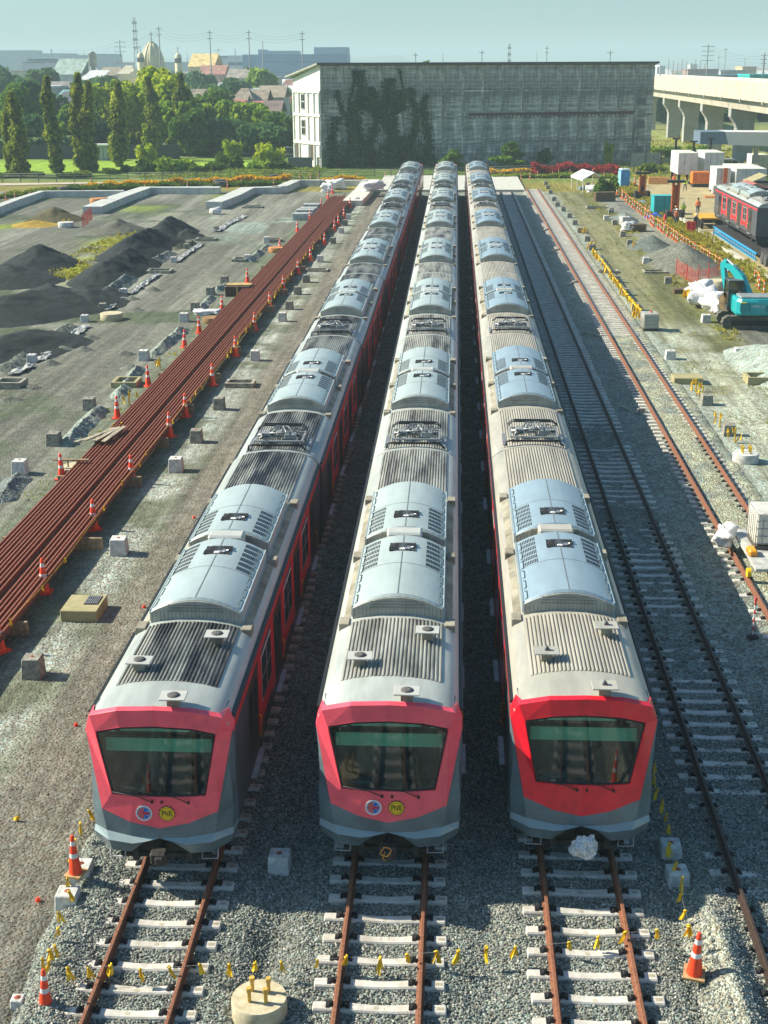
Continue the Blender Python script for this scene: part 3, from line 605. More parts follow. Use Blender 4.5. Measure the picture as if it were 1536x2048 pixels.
def nose(t, red, logos):
    A = [(0, .04, 3.88), (.75, .07, 3.84), (1.34, .20, 3.66), (1.49, .42, 3.24), (1.19, .12, 1.60), (.60, .0, 1.38), (0, -.03, 1.26)]
    W = [(0, .02, 3.54), (.70, .05, 3.49), (1.215, .14, 3.34), (1.205, .14, 3.22), (.965, .09, 1.96), (.5, .03, 1.95), (0, .01, 1.95)]
    def both(a): return [a]+[(-a[0], a[1], a[2])]
    def mir(vs, fs):
        m = MB(); m.add(vs, fs); m.add([(-x, y, z) for x, y, z in vs], [tuple(reversed(f)) for f in fs]); return m
    # red mask frame around the windscreen, plus the ears that fold back on to the sides
    vs = A+W; fs = [(i, i+1, 8+i, 7+i) for i in range(6)]; fs = [tuple(reversed(f)) for f in fs]
    bk = [(0, .16, 3.915), (.75, .19, 3.875), (1.28, .34, 3.70), (1.385, .80, 3.60), (1.488, .80, 3.30), (1.488, .80, 3.10)]
    n = len(vs); vs = vs+bk
    fs += [(0, 1, n+1, n), (1, 2, n+2, n+1), (2, n+3, n+2), (2, 3, n+4, n+3), (3, n+5, n+4)]
    # reveal into the glass
    rv = [(x*.99, y+.05, z-(.01 if z > 3 else -.01)) for x, y, z in W]; n2 = len(vs); vs += rv
    fs += [(7+i, 8+i, n2+i+1, n2+i) for i in range(6)]
    o = mir(vs, fs).build('front_mask', red, t); sol = o.modifiers.new('thick', 'SOLIDIFY'); sol.thickness = .02; sol.offset = -1; bv = o.modifiers.new('edge', 'BEVEL'); bv.width = .018; bv.segments = 2; bv.limit_method = 'ANGLE'; bv.angle_limit = R(12)
    # windscreen
    gw = [(x*.995, y+.03, z) for x, y, z in W]; gv = gw+[(-x, y, z) for x, y, z in gw[1:6]]
    f_ = [(0, 1, 2, 3, 4, 5, 6, 11, 10, 9, 8, 7)]
    ws = MB().add([gw[0], gw[1], gw[2], gw[3], gw[4], gw[5], gw[6]]+[(-x, y, z) for x, y, z in gw[1:6]], [(0, 1, 5, 6), (1, 2, 4, 5), (2, 3, 4), (0, 6, 11, 7), (7, 11, 10, 8), (8, 10, 9)], True).build('windscreen', glass_w, t)
    fr = MB(); ring = [gw[1], gw[2], gw[3], gw[4], gw[5]]; pts = [(x*.975, y-.01, z+(-.03 if z > 3 else .03)) for x, y, z in [gw[0]]+ring+[gw[6]]]
    full = pts+[(-x, y, z) for x, y, z in reversed(pts[1:-1])]; fr.tube(full+[full[0]], .022, 4, smooth=False).build('windscreen_seal', ribseal, ws)
    # cab behind the glass
    MB().box(-1.3, 1.3, 1.05, 1.10, 1.0, 3.5).build('cab_bulkhead', cab_in, t)
    MB().add([(-1.3, .4, 3.6), (1.3, .4, 3.6), (1.35, 1.1, 3.6), (-1.35, 1.1, 3.6), (-1.0, .2, 3.62), (1.0, .2, 3.62)], [(0, 1, 2, 3), (4, 5, 1, 0)]).build('cab_ceiling', cab_in, t)
    MB().box(-1.0, 1.0, .30, .95, 1.70, 1.82, b=.02).box(-.9, -.3, .30, .55, 1.82, 2.0, b=.03).build('driver_desk', K('desk_grey', (.10, .13, .13), .6), t)
    MB().box(-1.08, 1.08, .36, .38, 2.80, 3.10).build('green_panel', cab_gr, t); MB().box(-.75, .65, .30, .32, 3.28, 3.48).build('destination_board', K('board_green_grey', (.25, .5, .38), .6), t)  # pale green strip, and a smaller one above it, behind the glass
    MB().box(-1.12, 1.12, .26, .29, 3.15, 3.21).build('panel_bar', black, t)
    for s in (-1, 1): MB().box(s*.9-.06, s*.9+.06, .26, .30, 3.28, 3.40).build('marker_lamp', K('lamp_lens', (.45, .62, .55), .2), t)
    MB().box(.25, .6, .5, .75, 1.95, 2.5, b=.05).build('driver_seat', K('seat_dark', (.03, .04, .045), .8), t)
    # lower nose : grey cheeks, chin, lip, skirt
    B = dict(a3=(1.489, .43, 3.23), b3=(1.482, .80, 3.12), b4=(1.482, .80, 1.5), b5=(1.482, .80, 1.05), a4=(1.192, .125, 1.60), a5=(.60, .005, 1.38), a6=(0, -.025, 1.26),
             c4=(1.46, .42, 1.62), c5=(1.43, .40, 1.08), d4=(1.12, .10, 1.12), d5=(.55, -.02, 1.06), d6=(0, -.04, 1.04), e=(1.415, .40, 2.4))
    kx = list(B); vs = [B[k_] for k_ in kx]; ix = {k_: i for i, k_ in enumerate(kx)}
    F = [('a3', 'e', 'c4', 'b4', 'b3'), ('a3', 'a4', 'e'), ('e', 'a4', 'c4'), ('c4', 'c5', 'b5', 'b4'), ('a4', 'd4', 'c5', 'c4'), ('a4', 'a5', 'd5', 'd4'), ('a5', 'a6', 'd6', 'd5')]
    mir(vs, [tuple(ix[k_] for k_ in reversed(f)) for f in F]).build('lower_nose', nose_g, t)
    vs = [(1.43, .40, 1.08), (1.12, .10, 1.12), (.55, -.02, 1.06), (0, -.04, 1.04), (1.45, .32, .98), (1.05, -.04, .98), (.55, -.13, .96), (.30, -.12, 1.0), (1.482, .80, 1.05), (1.482, .80, .96)]
    fs = [(0, 1, 5, 4), (1, 2, 6, 5), (2, 3, 7, 6), (8, 0, 4, 9)]; mir(vs, [tuple(reversed(f)) for f in fs]).build('chin_lip', lipg, t)
    vs = [(1.45, .32, .98), (1.05, -.04, .98), (.55, -.13, .96), (.30, -.12, 1.0), (1.41, .40, .76), (1.02, .05, .70), (.62, -.02, .70), (1.48, .80, .96), (1.44, .80, .78)]
    fs = [(0, 1, 5, 4), (1, 2, 6, 5), (2, 3, 6), (7, 0, 4, 8)]; MB().add(vs, [tuple(reversed(f)) for f in fs]).build('front_skirt', nose_g, t); MB().add([(-x, y, z) for x, y, z in vs], fs).build('front_skirt', nose_g, t)
    # coupler, pilot and foot steps
    MB().box(-.5, .5, .25, .5, .55, .98, b=.03).box(-.62, -.5, .1, .3, .42, .8).box(.5, .62, .1, .3, .42, .8).box(-.95, .95, .35, .5, .34, .46, b=.02).build('buffer_beam', under, t)
    MB().tube([(0, .5, .72), (0, -.15, .72)], .09, 8).box(-.17, .17, -.34, -.08, .58, .86, b=.04).box(-.05, .12, -.42, -.3, .63, .8, b=.02).build('coupler', K('coupler_steel', (.07, .06, .055), .6, metal=.5, var=.4, scale=20), t)
    for s in (-1, 1): MB().tube([(s*.8, .3, .8), (s*.8, .18, .45), (s*1.12, .2, .45), (s*1.12, .35, .8)], .02, 5).build('foot_step', steel, t)
    # wipers
    for x in (-.42, .32):
        MB().tube([(x+.30, -.035, 1.86), (x+.02, -.02, 1.98), (x-.50, .0, 2.06)], .011, 5).build('wiper', ribseal, t)
        MB().lathe([(.03, 0), (.03, .04)], 8, M=Matrix.Translation((x+.30, .0, 1.86)) @ Matrix.Rotation(R(90), 4, 'X')).build('wiper_pivot', ribseal, t)
    MB().lathe([(.025, 0), (.025, .05)], 8, M=Matrix.Translation((0.08, .0, 1.86)) @ Matrix.Rotation(R(90), 4, 'X')).build('washer_nozzle', ribseal, t)
    if logos:
        tilt = math.atan2(.04, .69)
        for kind, x in (('roundel', -.30), ('crest', .17)):
            Mx = Matrix.Translation((x, -.012, 1.60)) @ Matrix.Rotation(R(90)-tilt*1.0, 4, 'X')
            if kind == 'roundel':
                o = MB().lathe([(.168, 0), (.168, .012)], 28, M=Mx).build('transport_emblem', white_paint, t)
                def sector(r0, r1, a0, a1, n=10, zz=.013):
                    vs = []; 
                    for i in range(n+1): a = R(a0+(a1-a0)*i/n); vs += [(r0*math.cos(a), r0*math.sin(a), zz), (r1*math.cos(a), r1*math.sin(a), zz)]
                    return vs, [(2*i, 2*i+1, 2*i+3, 2*i+2) for i in range(n)]
                m = MB(); m.add(*sector(0, .122, -28, 28, zz=.0145), M=Mx); m.add(*sector(.0, .122, -88, -34, zz=.0145), M=Mx); m.add(*sector(0.0, .122, 34, 88, zz=.0145), M=Mx); m.build('blue_field', blue_l, o)
                m = MB(); 
                for q in range(9): m.add(*sector(.0, .125, 92+q*20, 92+q*20+16, 3, zz=.0145), M=Mx)
                m.add([(0, 0, .015), (.12, .02, .015), (.12, -.02, .015), (-.02, .03, .015), (-.02, -.03, .015)], [(0, 2, 1), (0, 1, 3), (0, 4, 2)], M=Mx); m.build('red_rays', red_l, o)
                m = MB(); m.add(*sector(.130, .140, 0, 360, 30, zz=.0145), M=Mx); m.build('blue_ring', blue_l, o)
            else:
                gear = []
                for i in range(48): a = 2*math.pi*i/48; r_ = .170 if i % 4 < 2 else .150; gear.append((r_*math.cos(a), r_*math.sin(a)))
                o = MB().prism(gear, 0, .010, 'z', M=Mx).build('railway_crest', K('crest_dark', (.10, .07, .02), .5), t)
                MB().lathe([(.148, .0), (.148, .013)], 28, M=Mx).build('yellow_disc', yellow, o)
                m = MB(); n_ = 28; vs = []
                for i in range(n_+1): a = 2*math.pi*i/n_; vs += [(.118*math.cos(a), .118*math.sin(a), .0145), (.125*math.cos(a), .125*math.sin(a), .0145)]
                m.add(vs, [(2*i, 2*i+1, 2*i+3, 2*i+2) for i in range(n_)], M=Mx); m.build('inner_ring', K('crest_dark', (.1, .07, .02), .5), o)
                tx = text_mesh('monogram', 'PNR', .13, K('crest_black', (.03, .025, .02), .5), .002, o); tx.matrix_world = Mx @ Matrix.Translation((0, 0, .017)) @ Matrix.Diagonal((.88, 1.35, 1, 1))
AC = {}
for T in TONE: AC[T['roof'].name] = [ac_mesh(T, 4.25, False), ac_mesh(T, 4.2, True)]
ORD = ['front', 'second', 'third', 'fourth', 'fifth', 'sixth', 'seventh', 'rearmost']
for ti, (side, T, red, x, yn) in enumerate((('left', TONE[0], red_glare, TRK[0], 23.68), ('middle', TONE[1], red_glare, TRK[1], 24.10), ('right', TONE[2], red_new, TRK[2], 24.52))):
    gname = 'coupled cars of the %s train' % side
    desc = {'left': 'sooty ribbed roof', 'middle': 'pale white ribbed roof', 'right': 'beige ribbed roof'}[side]
    lead = car(T, 18.85, True, False, 'front car of the %s train, %s' % (side, 'plain bright red nose, beige roof' if side == 'right' else 'pink red nose with two round emblems, %s' % ('sooty roof' if side == 'left' else 'pale roof')), gname, red, logos=side != 'right')
    lead.location = (x, yn, 0)
    pc = car(T, 19.88, False, True, '', gname, red); pc.location = (x, yn+18.95, 0); pc['label'] = 'second car of the %s train, with folded roof pantograph and %s' % (side, desc)
    mc = None
    for k in range(2, 7):
        y = yn+18.95+20*(k-1)
        lab = '%s car from the front of the %s train, %s' % (ORD[k], side, desc)
        if k in (2, 5, 6): dup(pc, (x, y, 0), label=lab+' with pantograph')
        elif mc is None: mc = car(T, 19.88, False, False, lab, gname, red); mc.location = (x, y, 0)
        else: dup(mc, (x, y, 0), label=lab)
    dup(lead, (x, yn+18.95+6*20+18.85, 0), math.pi, label='rearmost car of the %s train, by the concrete slab at the far end' % side)
    if side == 'left': PROTO_MID = mc; PROTO_P = pc
for o in list(bpy.data.objects):
    if o.name.startswith('rail_car') and o.parent is None and o.location.x < -3: o.location.x -= .20*max(0, 1-(o.location.y-23)/70)
# bag and rope on the couplers
m = MB(); V = []; rr = random.Random(3)
bm = bmesh.new(); bmesh.ops.create_icosphere(bm, subdivisions=3, radius=.26)
for v in bm.verts: f_ = 1+.55*mnoise.noise(v.co*7)+.18*mnoise.noise(v.co*22); c_ = v.co.copy(); v.co = Vector((c_.x*(1.05-c_.z*.8)*f_, c_.y*.8*f_, c_.z*.95*f_)); v.co.z = max(v.co.z, -.2)
me = bpy.data.meshes.new('plastic_bag'); bm.to_mesh(me); bm.free(); me.materials.append(K('clear_plastic_wrap', (.62, .64, .64), .25, var=.3, scale=20, coat=.5, bump=.6, bscale=14))
tag(link('plastic_bag', me, None, (TRK[2]+.05, 24.0, .86)), 'crumpled clear plastic bag wrapped over the coupler of the right train', 'plastic bag')
m = MB(); pts = [(.02+.10*math.cos(a)+.02*math.sin(3*a), .08*math.sin(a)*.5, .08*math.sin(a)) for a in [i*.45 for i in range(15)]]; m.tube(pts, .013, 5).tube([(0, 0, .0), (-.03, -.05, -.12), (.03, -.06, -.2), (-.05, -.05, -.1)], .011, 5)
tag(m.build('rope', K('orange_rope', (.75, .32, .05), .8), None, (TRK[1]-.05, 23.66, .84)), 'orange and white rope knotted on the coupler of the middle train', 'rope')
# ================================================================== LEFT YARD
def g0(x, y): return float(gh(np.array([x]), np.array([y]))[0])
def P2(px, py, z=-.3): v = G(px, py, z); return v.x, v.y
# --- stack of long rails
names = ['outermost left rail of the rusty rail stack', 'second', 'third', 'fourth', 'fifth', 'sixth', 'seventh', 'eighth', 'ninth', 'tenth', 'eleventh']
STK = K('stack_rust', (.30, .095, .05), .72, metal=.1, scale=14, c2=(.16, .05, .03), bump=.15); RP2 = [(a, b+.172) for a, b in RAILP]
xs_l = [-14.38+i*.156 for i in range(10)]; xs_r = [-12.62+i*.156 for i in range(6)]
rr = random.Random(5)
for gi, xs_ in enumerate((xs_l, xs_r)):
    for i, x in enumerate(xs_):
        y1 = 176-3*rr.random()-(4 if gi else 0)+(i % 3); n = 26; m = MB(); vs = []; k = len(RP2)
        ph = rr.uniform(0, 6)
        for j in range(n+1):
            y = 26+(y1-26)*j/n; off = .03*math.sin(y*.07+ph)*.5+(.10*sst(130, 176, y)*(i-3)*.35 if gi == 0 else .12*sst(135, 176, y)*(i-2)*.6)
            vs += [(x+off+a, y, b+.13) for a, b in RP2]
        fs = [(j*k+q, j*k+(q+1) % k, (j+1)*k+(q+1) % k, (j+1)*k+q) for j in range(n) for q in range(k)]+[tuple(range(k-1, -1, -1)), tuple(range(n*k, n*k+k))]
        m.add(vs, fs); o = m.build('stacked_rail', STK)
        w_ = ['outermost left', 'second', 'third', 'fourth', 'fifth', 'sixth', 'seventh', 'eighth', 'ninth', 'tenth'][i]
        lab = ('%s rail counted from the left edge of the long rusty stack' % w_) if gi == 0 else ('%s rail from the dark gap in the narrow right group of the stack' % ['first', 'second', 'third', 'fourth', 'fifth', 'outermost sixth'][i])
        tag(o, lab, 'rail', 'long rusty rails stacked beside the trains')
y = 30.0; k = 0
while y < 172:
    x0 = -14.75+rr.uniform(-.2, .2); x1 = -11.45+rr.uniform(-.1, .35); z0 = min(g0(-14, y), g0(-12, y))-.03
    o = MB().box(x0, x1, y-.06, y+.06, z0, .126, b=.01).build('timber_bearer', wood); k += 1
    tag(o, 'square timber bearer crossing under the rusty rail stack', 'timber', 'timber bearers under the rail stack'); y += 6.7+rr.uniform(-1, 1)
# planks lying on the stack at its near left edge
for i, (px, py, ln, a) in enumerate(((597, 868-0, 1.6, .1), (575, 872, 1.6, .12), (545, 880, 1.7, .1), (225, 868, 1.5, .2), (214, 870, 1.5, .15))):
    if i < 3: px = {0: 228, 1: 214, 2: 200}[i]; py = 868
    if i >= 3: px = 190-(i-3)*12; py = 872+(i-3)*4
    v = G(px, py, .45); M_ = Matrix.Translation((v.x, v.y, .43)) @ Matrix.Rotation(-.12-.05*i+(.12 if i > 2 else 0), 4, 'Z') @ Matrix.Rotation(-.03*i, 4, 'X')
    o = MB().box(-.11, .11, -ln/1.2, ln/1.2, 0, .05, b=.008).build('plank', K('grey_plank', (.40, .35, .25), .85, var=.3, scale=6, stretch=(1, .2, 1))); o.matrix_world = M_
    tag(o, ['rightmost of the five planks lying on the rail stack', 'second plank from the right on the rail stack', 'middle plank of the five on the rail stack', 'dark plank left of the middle one on the rail stack', 'leftmost tape wrapped plank at the rail stack edge'][i], 'plank', 'planks dropped on the rail stack')
# --- traffic cones
def cone_proto():
    t = thing('traffic_cone', 'x', 'traffic cone', group='orange traffic cones')
    MB().prism([(-.19, -.19), (.19, -.19), (.19, .19), (-.19, .19)], 0, .045, 'z').build('base', orange_p, t)
    MB().lathe([(.145, .045), (.135, .10), (.093, .42)], 14).lathe([(.083, .52), (.060, .70)], 14).lathe([(.050, .80), (.037, .92), (.025, .93)], 14).build('cone_body', orange_p, t)
    MB().lathe([(.095, .42), (.084, .52)], 14, cap=False).build('reflective_band', white_p, t); MB().lathe([(.061, .70), (.051, .80)], 14, cap=False).build('reflective_band', white_p, t)
    return t
CONE = cone_proto(); used = [0]
def cone(px, py, label, z=None, sc=1.0, tilt=0.0, base_tan=False):
    global CONE
    zz = -.3 if z is None else z; v = G(px, py, zz); zz = g0(v.x, v.y) if z is None else z
    if not used[0]: o = CONE; used[0] = 1
    else: o = dup(CONE)
    o.location = (v.x, v.y, zz); o.scale = (sc,)*3; o.rotation_euler = (tilt, tilt*.6+random.uniform(-.03, .03), random.uniform(0, 3)); o['label'] = label; return o
RC = [(0, 1303), (89, 1185), (188, 1057), (264, 965), (339, 873), (371, 833), (425, 770), (471, 711), (509, 660), (540, 618), (567, 582), (596, 547), (621, 522), (649, 489), (669, 462), (677, 451), (688, 436), (700, 415)]
wl = ['at the left picture edge below the rail stack', 'left of the large drain box with grate', 'below the two nearest ribbons on the stack', 'with a timber end beside it and ribbons above', 'behind the nearest pair, opposite the wood planks', 'tied with a thick yellow knot', 'level with the pale open drain box', 'next to a white cube on its right', 'just past the white cube', 'level with the grey cube', 'by the long ribbon row', 'near the flat pit frame', 'before the stack starts to bend', 'by the far pit frame', 'left of the white bags group', 'front one of the close pair', 'back one of the close pair', 'last before the white sacks']
for i, (px, py) in enumerate(RC): cone(px, py, 'orange cone right of the rail stack, '+wl[i], sc=1.28)
LC = [(124, 958), (235, 837), (297, 772), (369, 695), (399, 667), (444, 623), (495, 565), (560, 502), (595, 463), (620, 440), (642, 415), (656, 397), (665, 387)]
wl = ['small and close to the concrete drum with boards', 'beside the yellow weeds', 'right of the pit frame', 'with dark gravel behind it', 'one step up from the gravel row end', 'right of the white sheet on the drum', 'beside the covered yellow box', 'in front of the orange drum', 'close to the pale stacked blocks', 'left of the pale stacked blocks', 'among the far cluster, nearest of three', 'middle of the far three', 'farthest near the concrete kerb']
for i, (px, py) in enumerate(LC): cone(px, py, 'orange cone left of the rail stack, '+wl[i], sc=1.22)
# --- concrete cubes
cube_w = K('cube_white', (.60, .60, .56), .9, var=.2, scale=6, bump=.2); cube_g = K('cube_grey', (.30, .29, .24), .9, var=.3, scale=6, bump=.2); bolt_m = K('rust_spot', (.34, .10, .06), .8)
def cube(px, py, label, wmat=None, s=.62, h=.62, z=None, grp='concrete footing cubes'):
    zz = -.3 if z is None else z; v = G(px, py, zz); zz = (g0(v.x, v.y) if z is None else z)-.03
    t = thing('footing_cube', label, 'concrete block', (v.x, v.y+s/2, zz), random.uniform(-.06, .06), grp)
    vs = [(-s/2, -s/2, 0), (s/2, -s/2, 0), (s/2, s/2, 0), (-s/2, s/2, 0)]; q = s*.44; vs += [(-q, -q, h), (q, -q, h), (q, q, h), (-q, q, h)]
    b = bmesh.new(); V = [b.verts.new(x) for x in vs]; [b.faces.new([V[i] for i in f]) for f in ((0, 3, 2, 1), (4, 5, 6, 7), (0, 1, 5, 4), (1, 2, 6, 5), (2, 3, 7, 6), (3, 0, 4, 7))]
    bmesh.ops.bevel(b, geom=b.edges[:], offset=.018, segments=1, affect='EDGES'); me = bpy.data.meshes.new('block'); b.to_mesh(me); b.free(); me.materials.append(wmat or cube_w); link('block', me, t)
    MB().lathe([(.07, h-.003), (.06, h+.006)], 10).lathe([(.02, h), (.018, h+.03)], 8).build('bolt_socket', bolt_m, t); return t
for i, (px, py) in enumerate([(235, 1112), (350, 945), (391, 886), (437, 820), (509, 722), (564, 643), (578, 620), (595, 590), (612, 565), (640, 525), (666, 487), (682, 467), (690, 451), (697, 439), (62, 1360)]):
    tl = ['white cube with rust spot past the large grated box', 'white cube level with the nearest rail ribbons', 'grey cube opposite the planked drum', 'small grey cube before the open drain box', 'white cube behind the open drain box', 'whitish cube at the small gravel patch', 'dark grey cube just past the whitish one', 'grey cube before the far flat frame', 'small grey cube beside the stack cones', 'pale cube left of the far train flank', 'dark small cube beyond the far frame', 'tiny cube near the white sacks', 'tiny grey cube before the kerb wall', 'farthest tiny cube of the row', 'tan cube with a hole, nearest in the brown gravel'][i]
    cube(px, py, tl+', row between stack and left train', cube_g if i in (2, 3, 6, 7, 8, 10, 12, 14) else cube_w, s=.60 if i < 2 else .56)
for i, (px, py) in enumerate([(37, 950), (105, 892), (176, 820), (286, 721), (367, 644), (389, 622), (420, 590), (448, 567), (494, 523), (533, 486)]):
    tl = ['white cube above the dark stone heap at the left edge', 'grey cube left of the planks', 'grey cube at the lower end of the gravel ridge', 'white cube in the middle of the gravel ridge', 'white cube at the upper end of the gravel ridge', 'dark cube behind the drum with white sheet', 'grey cube beside the short gravel ridge', 'grey cube left of the yellow covered box', 'pale cube beside the long far ridge', 'small cube near the orange drum'][i]
    cube(px, py, tl+', left of the rail stack', cube_g if i in (1, 2, 5, 6, 7) else cube_w)
for i, (px, py) in enumerate([(62, 725), (168, 643), (136, 594), (204, 619), (246, 590), (253, 526), (346, 525), (105, 526), (432, 462), (372, 498)]):
    tl = ['bright cube at the lower white sheet strip', 'white cube behind the sheet strip', 'dark cube beside the black sand', 'dark cube hidden behind round pad', 'grey cube at the second sheet strip', 'white cube at the foot of the sand ridge', 'white cube right of the ridge by the frame', 'white cube between the sand heaps', 'dark cube beyond the frames', 'grey cube at the upper sheet strip'][i]
    cube(px, py, tl+' in the left yard', cube_g if i in (2, 3, 8, 9) else cube_w, s=.55, h=.5)
# foreground cubes with marker dots
for (px, py, l, z) in ((557, 1757, 'bluish shaded cube between the left and middle train noses', -.42), (160, 1778, 'white cube carrying the cone at the left nose', -.42), (132, 1835, 'white cube with yellow ribbon in front of the coned one', -.42), (1342, 1735, 'shaded cube with red dot, farther of two right of the right train', -.52), (1356, 1790, 'shaded cube with red dot, nearer of two right of the right train', -.52), (34, 2034, 'small white cube half buried in the lower left picture corner', -.50)):
    cube(px, py, l, cube_w, s=.48 if px > 40 else .26, h=.5 if px > 40 else .36, z=z, grp='footing cubes around the train noses')
v = G(152, 1748, .06)
cone(152, 1748, 'orange cone standing on the white cube at the left train nose', z=.06, sc=.98); cone(92, 2018, 'orange cone with tan foot on gravel at lower left', z=-.25, sc=.92)
cone(1388, 1948, 'tall leaning orange cone on the light gravel mound at lower right', z=-.10, sc=1.05, tilt=-.10)
tanb = K('tan_rubber', (.52, .33, .15), .8, var=.2, scale=8)
for o in [c for c in bpy.data.objects if c.name.startswith('traffic_cone') and c.location.y < 30]:
    for ch in o.children:
        if ch.name.startswith('base'): ch.material_slots[0].link = 'OBJECT'; ch.material_slots[0].material = tanb
# --- drain boxes and pit frames
mossc = K('mossy_concrete', (.33, .30, .15), .9, scale=2.5, c2=(.42, .37, .20), bump=.3); slabc = K('frame_concrete', (.34, .33, .26), .9, var=.3, scale=3, bump=.2)
def frame(px, py, sx, sy, h, label, m1=slabc, hole=True, grate=False, rz=0.0, dirt=False):
    v = G(px, py, -.3); z = g0(v.x, v.y)-.05
    t = thing('drain_box', label, 'drain box', (v.x, v.y+sy/2, z), rz, 'concrete drain boxes')
    if not hole: MB().box(-sx/2, sx/2, -sy/2, sy/2, 0, h, b=.02).build('box', m1, t)
    else:
        w_ = .16; m = MB(); O = [(-sx/2, -sy/2), (sx/2, -sy/2), (sx/2, sy/2), (-sx/2, sy/2)]; I = [(-sx/2+w_, -sy/2+w_), (sx/2-w_, -sy/2+w_), (sx/2-w_, sy/2-w_), (-sx/2+w_, sy/2-w_)]
        vs = [(x, y, 0) for x, y in O]+[(x, y, h) for x, y in O]+[(x, y, h) for x, y in I]+[(x, y, -.05) for x, y in I]
        fs = []
        for i in range(4): j = (i+1) % 4; fs += [(i, j, 4+j, 4+i), (4+i, 4+j, 8+j, 8+i), (8+i, 8+j, 12+j, 12+i)]
        fs.append((12, 13, 14, 15)); m.add(vs, fs).build('frame', m1, t)
    if grate:
        g = MB().box(sx*.02, sx*.40, -sy*.12, sy*.42, h-.0, h+.012).build('grate_recess', black, t)
        for i in range(7): x = sx*.04+i*sx*.055; MB().box(x, x+.022, -sy*.10, sy*.40, h+.010, h+.035).build('grate_bar', steel, t)
        for i in range(3): y = -sy*.05+i*sy*.18; MB().box(sx*.025, sx*.395, y, y+.02, h+.008, h+.030).build('grate_bar', steel, t)
    return t
frame(158, 1243, 1.15, 1.35, .42, 'large mossy drain box with a steel grate beside the brown gravel', mossc, hole=False, grate=True)
frame(478, 775, 1.55, 1.1, .30, 'pale open drain frame between the rail stack and the left train')
frame(632, 543, 1.9, 1.3, .2, 'flat pale pit frame farther along the left train')
frame(247, 775, 1.35, 1.5, .35, 'tan rimmed pit frame touching the gravel ridge left of the stack', mossc)
frame(14, 778, 1.5, 1.3, .4, 'weathered pit frame at the left picture edge')
frame(219, 546, 2.0, 1.6, .28, 'wide low pit frame at the foot of the black sand ridge')
frame(316, 547, 2.0, 1.6, .28, 'wide low pit frame with white sheet behind it')
frame(478, 524, 1.3, 1.6, .3, 'small pit frame left of the rail stack before the yellow box')
frame(410, 482, 2.0, 1.5, .25, 'low pit frame half way up the left yard'); frame(548, 484, 1.3, 1.3, .3, 'small dark frame by the orange drum'); frame(330, 478, 1.8, 1.4, .2, 'brownish frame beneath the right end of the sand ridge')
frame(504, 416, 2.4, 1.8, .25, 'far pit frame on the pale gravel'); frame(180, 500, 1.2, 1.2, .25, 'frame between the sand heaps among yellow weeds')
frame(1377, 768, 1.55, 1.2, .38, 'pale drain box with orange cap right of the outer track', mossc, hole=False); frame(1524, 768, 1.5, 1.4, .42, 'drain box cut by the right picture edge', mossc)
frame(1317, 547+155, 1.9, 1.2, .2, 'flat slab frame in the weeds left of the orange netting', slabc) if False else frame(1312, 546, 1.9, 1.5, .22, 'low slab frame in the grass below the grey gravel heap')
frame(1216, 546, 1.7, 1.0, .25, 'narrow frame crossed by the yellow taped rail'); frame(1195, 417, 2.6, 1.6, .25, 'flat frame between dirt road and small gravel heap')
# --- round pads
padm = K('pad_concrete', (.60, .54, .37), .9, scale=7, c2=(.47, .39, .24), bump=.25)
def pad(px, py, r, h, label, z=None, boltc=None, bolts=0, mt=padm):
    v = G(px, py, -.3 if z is None else z); zz = g0(v.x, v.y)-.05 if z is None else z
    t = thing('round_footing', label, 'concrete footing', (v.x, v.y+r, zz), 0, 'round concrete footings')
    MB().lathe([(r*.97, 0), (r, .03), (r, h-.02), (r*.98, h)], 32).build('drum', mt, t)
    for k in range(bolts):
        a = .75+k*math.pi/2; x, y = r*.42*math.cos(a), r*.42*math.sin(a)
        MB().lathe([(.035, h), (.035, h+.22), (.05, h+.22), (.05, h+.30)], 10, (x, y, 0)).build('capped_bolt', boltc or yellow, t)
    return t
pad(512, 2070, .50, .42, 'round tan footing with four yellow capped bolts, foreground gravel', z=-.38, bolts=4, boltc=K('ochre_cap', (.62, .40, .08), .6))
pad(145, 958, .62, .45, 'yellowish round footing left of the stack with boards on top', bolts=0)
pad(218, 641, .75, .5, 'pale round footing standing alone in the left yard'); pad(422, 648, .68, .4, 'brown round footing with white sheet beside the stack', mt=K('brown_pad', (.30, .17, .08), .9))
pad(128, 456, .85, .6, 'white round footing between the far sand heaps', bolts=3, mt=cube_w); pad(115, 530, .7, .6, 'dark round footing with pale cap below the first black heap', bolts=3, mt=K('dark_pad', (.07, .07, .065), .9))
pad(194, 413, 1.1, .95, 'orange stained round footing beside the kerb wall', mt=K('orange_pad', (.55, .24, .08), .8, var=.3)); pad(552, 506, .8, .5, 'orange brown drum close to the far part of the stack', mt=K('orange_pad', (.55, .24, .08), .8))
pad(1496, 930, .55, .45, 'round footing with yellow and orange caps right of the outer track', bolts=4, mt=cube_w); pad(1440, 585, .8, .9, 'striped round footing behind the white sacks', mt=padm)
for (px, py) in ((125, 381), (205, 375), (440, 370), (412, 379), (548, 355), (438, 366)): pad(px, py+5, .85, .8, 'dark round footing near the kerb wall at the far left yard', mt=K('dark_pad', (.07, .07, .065), .9))
# boards trestle on the drum
t = thing('board_trestle', 'small wooden board on short legs over the yellowish round footing', 'boards', (*P2(145, 940, 0), .13))
MB().box(-.75, .7, -.05, .12, .28, .33).build('board', wood, t)
for x in (-.6, -.2, .2): MB().box(x, x+.05, 0, .05, .0, .28).build('leg', wood, t)
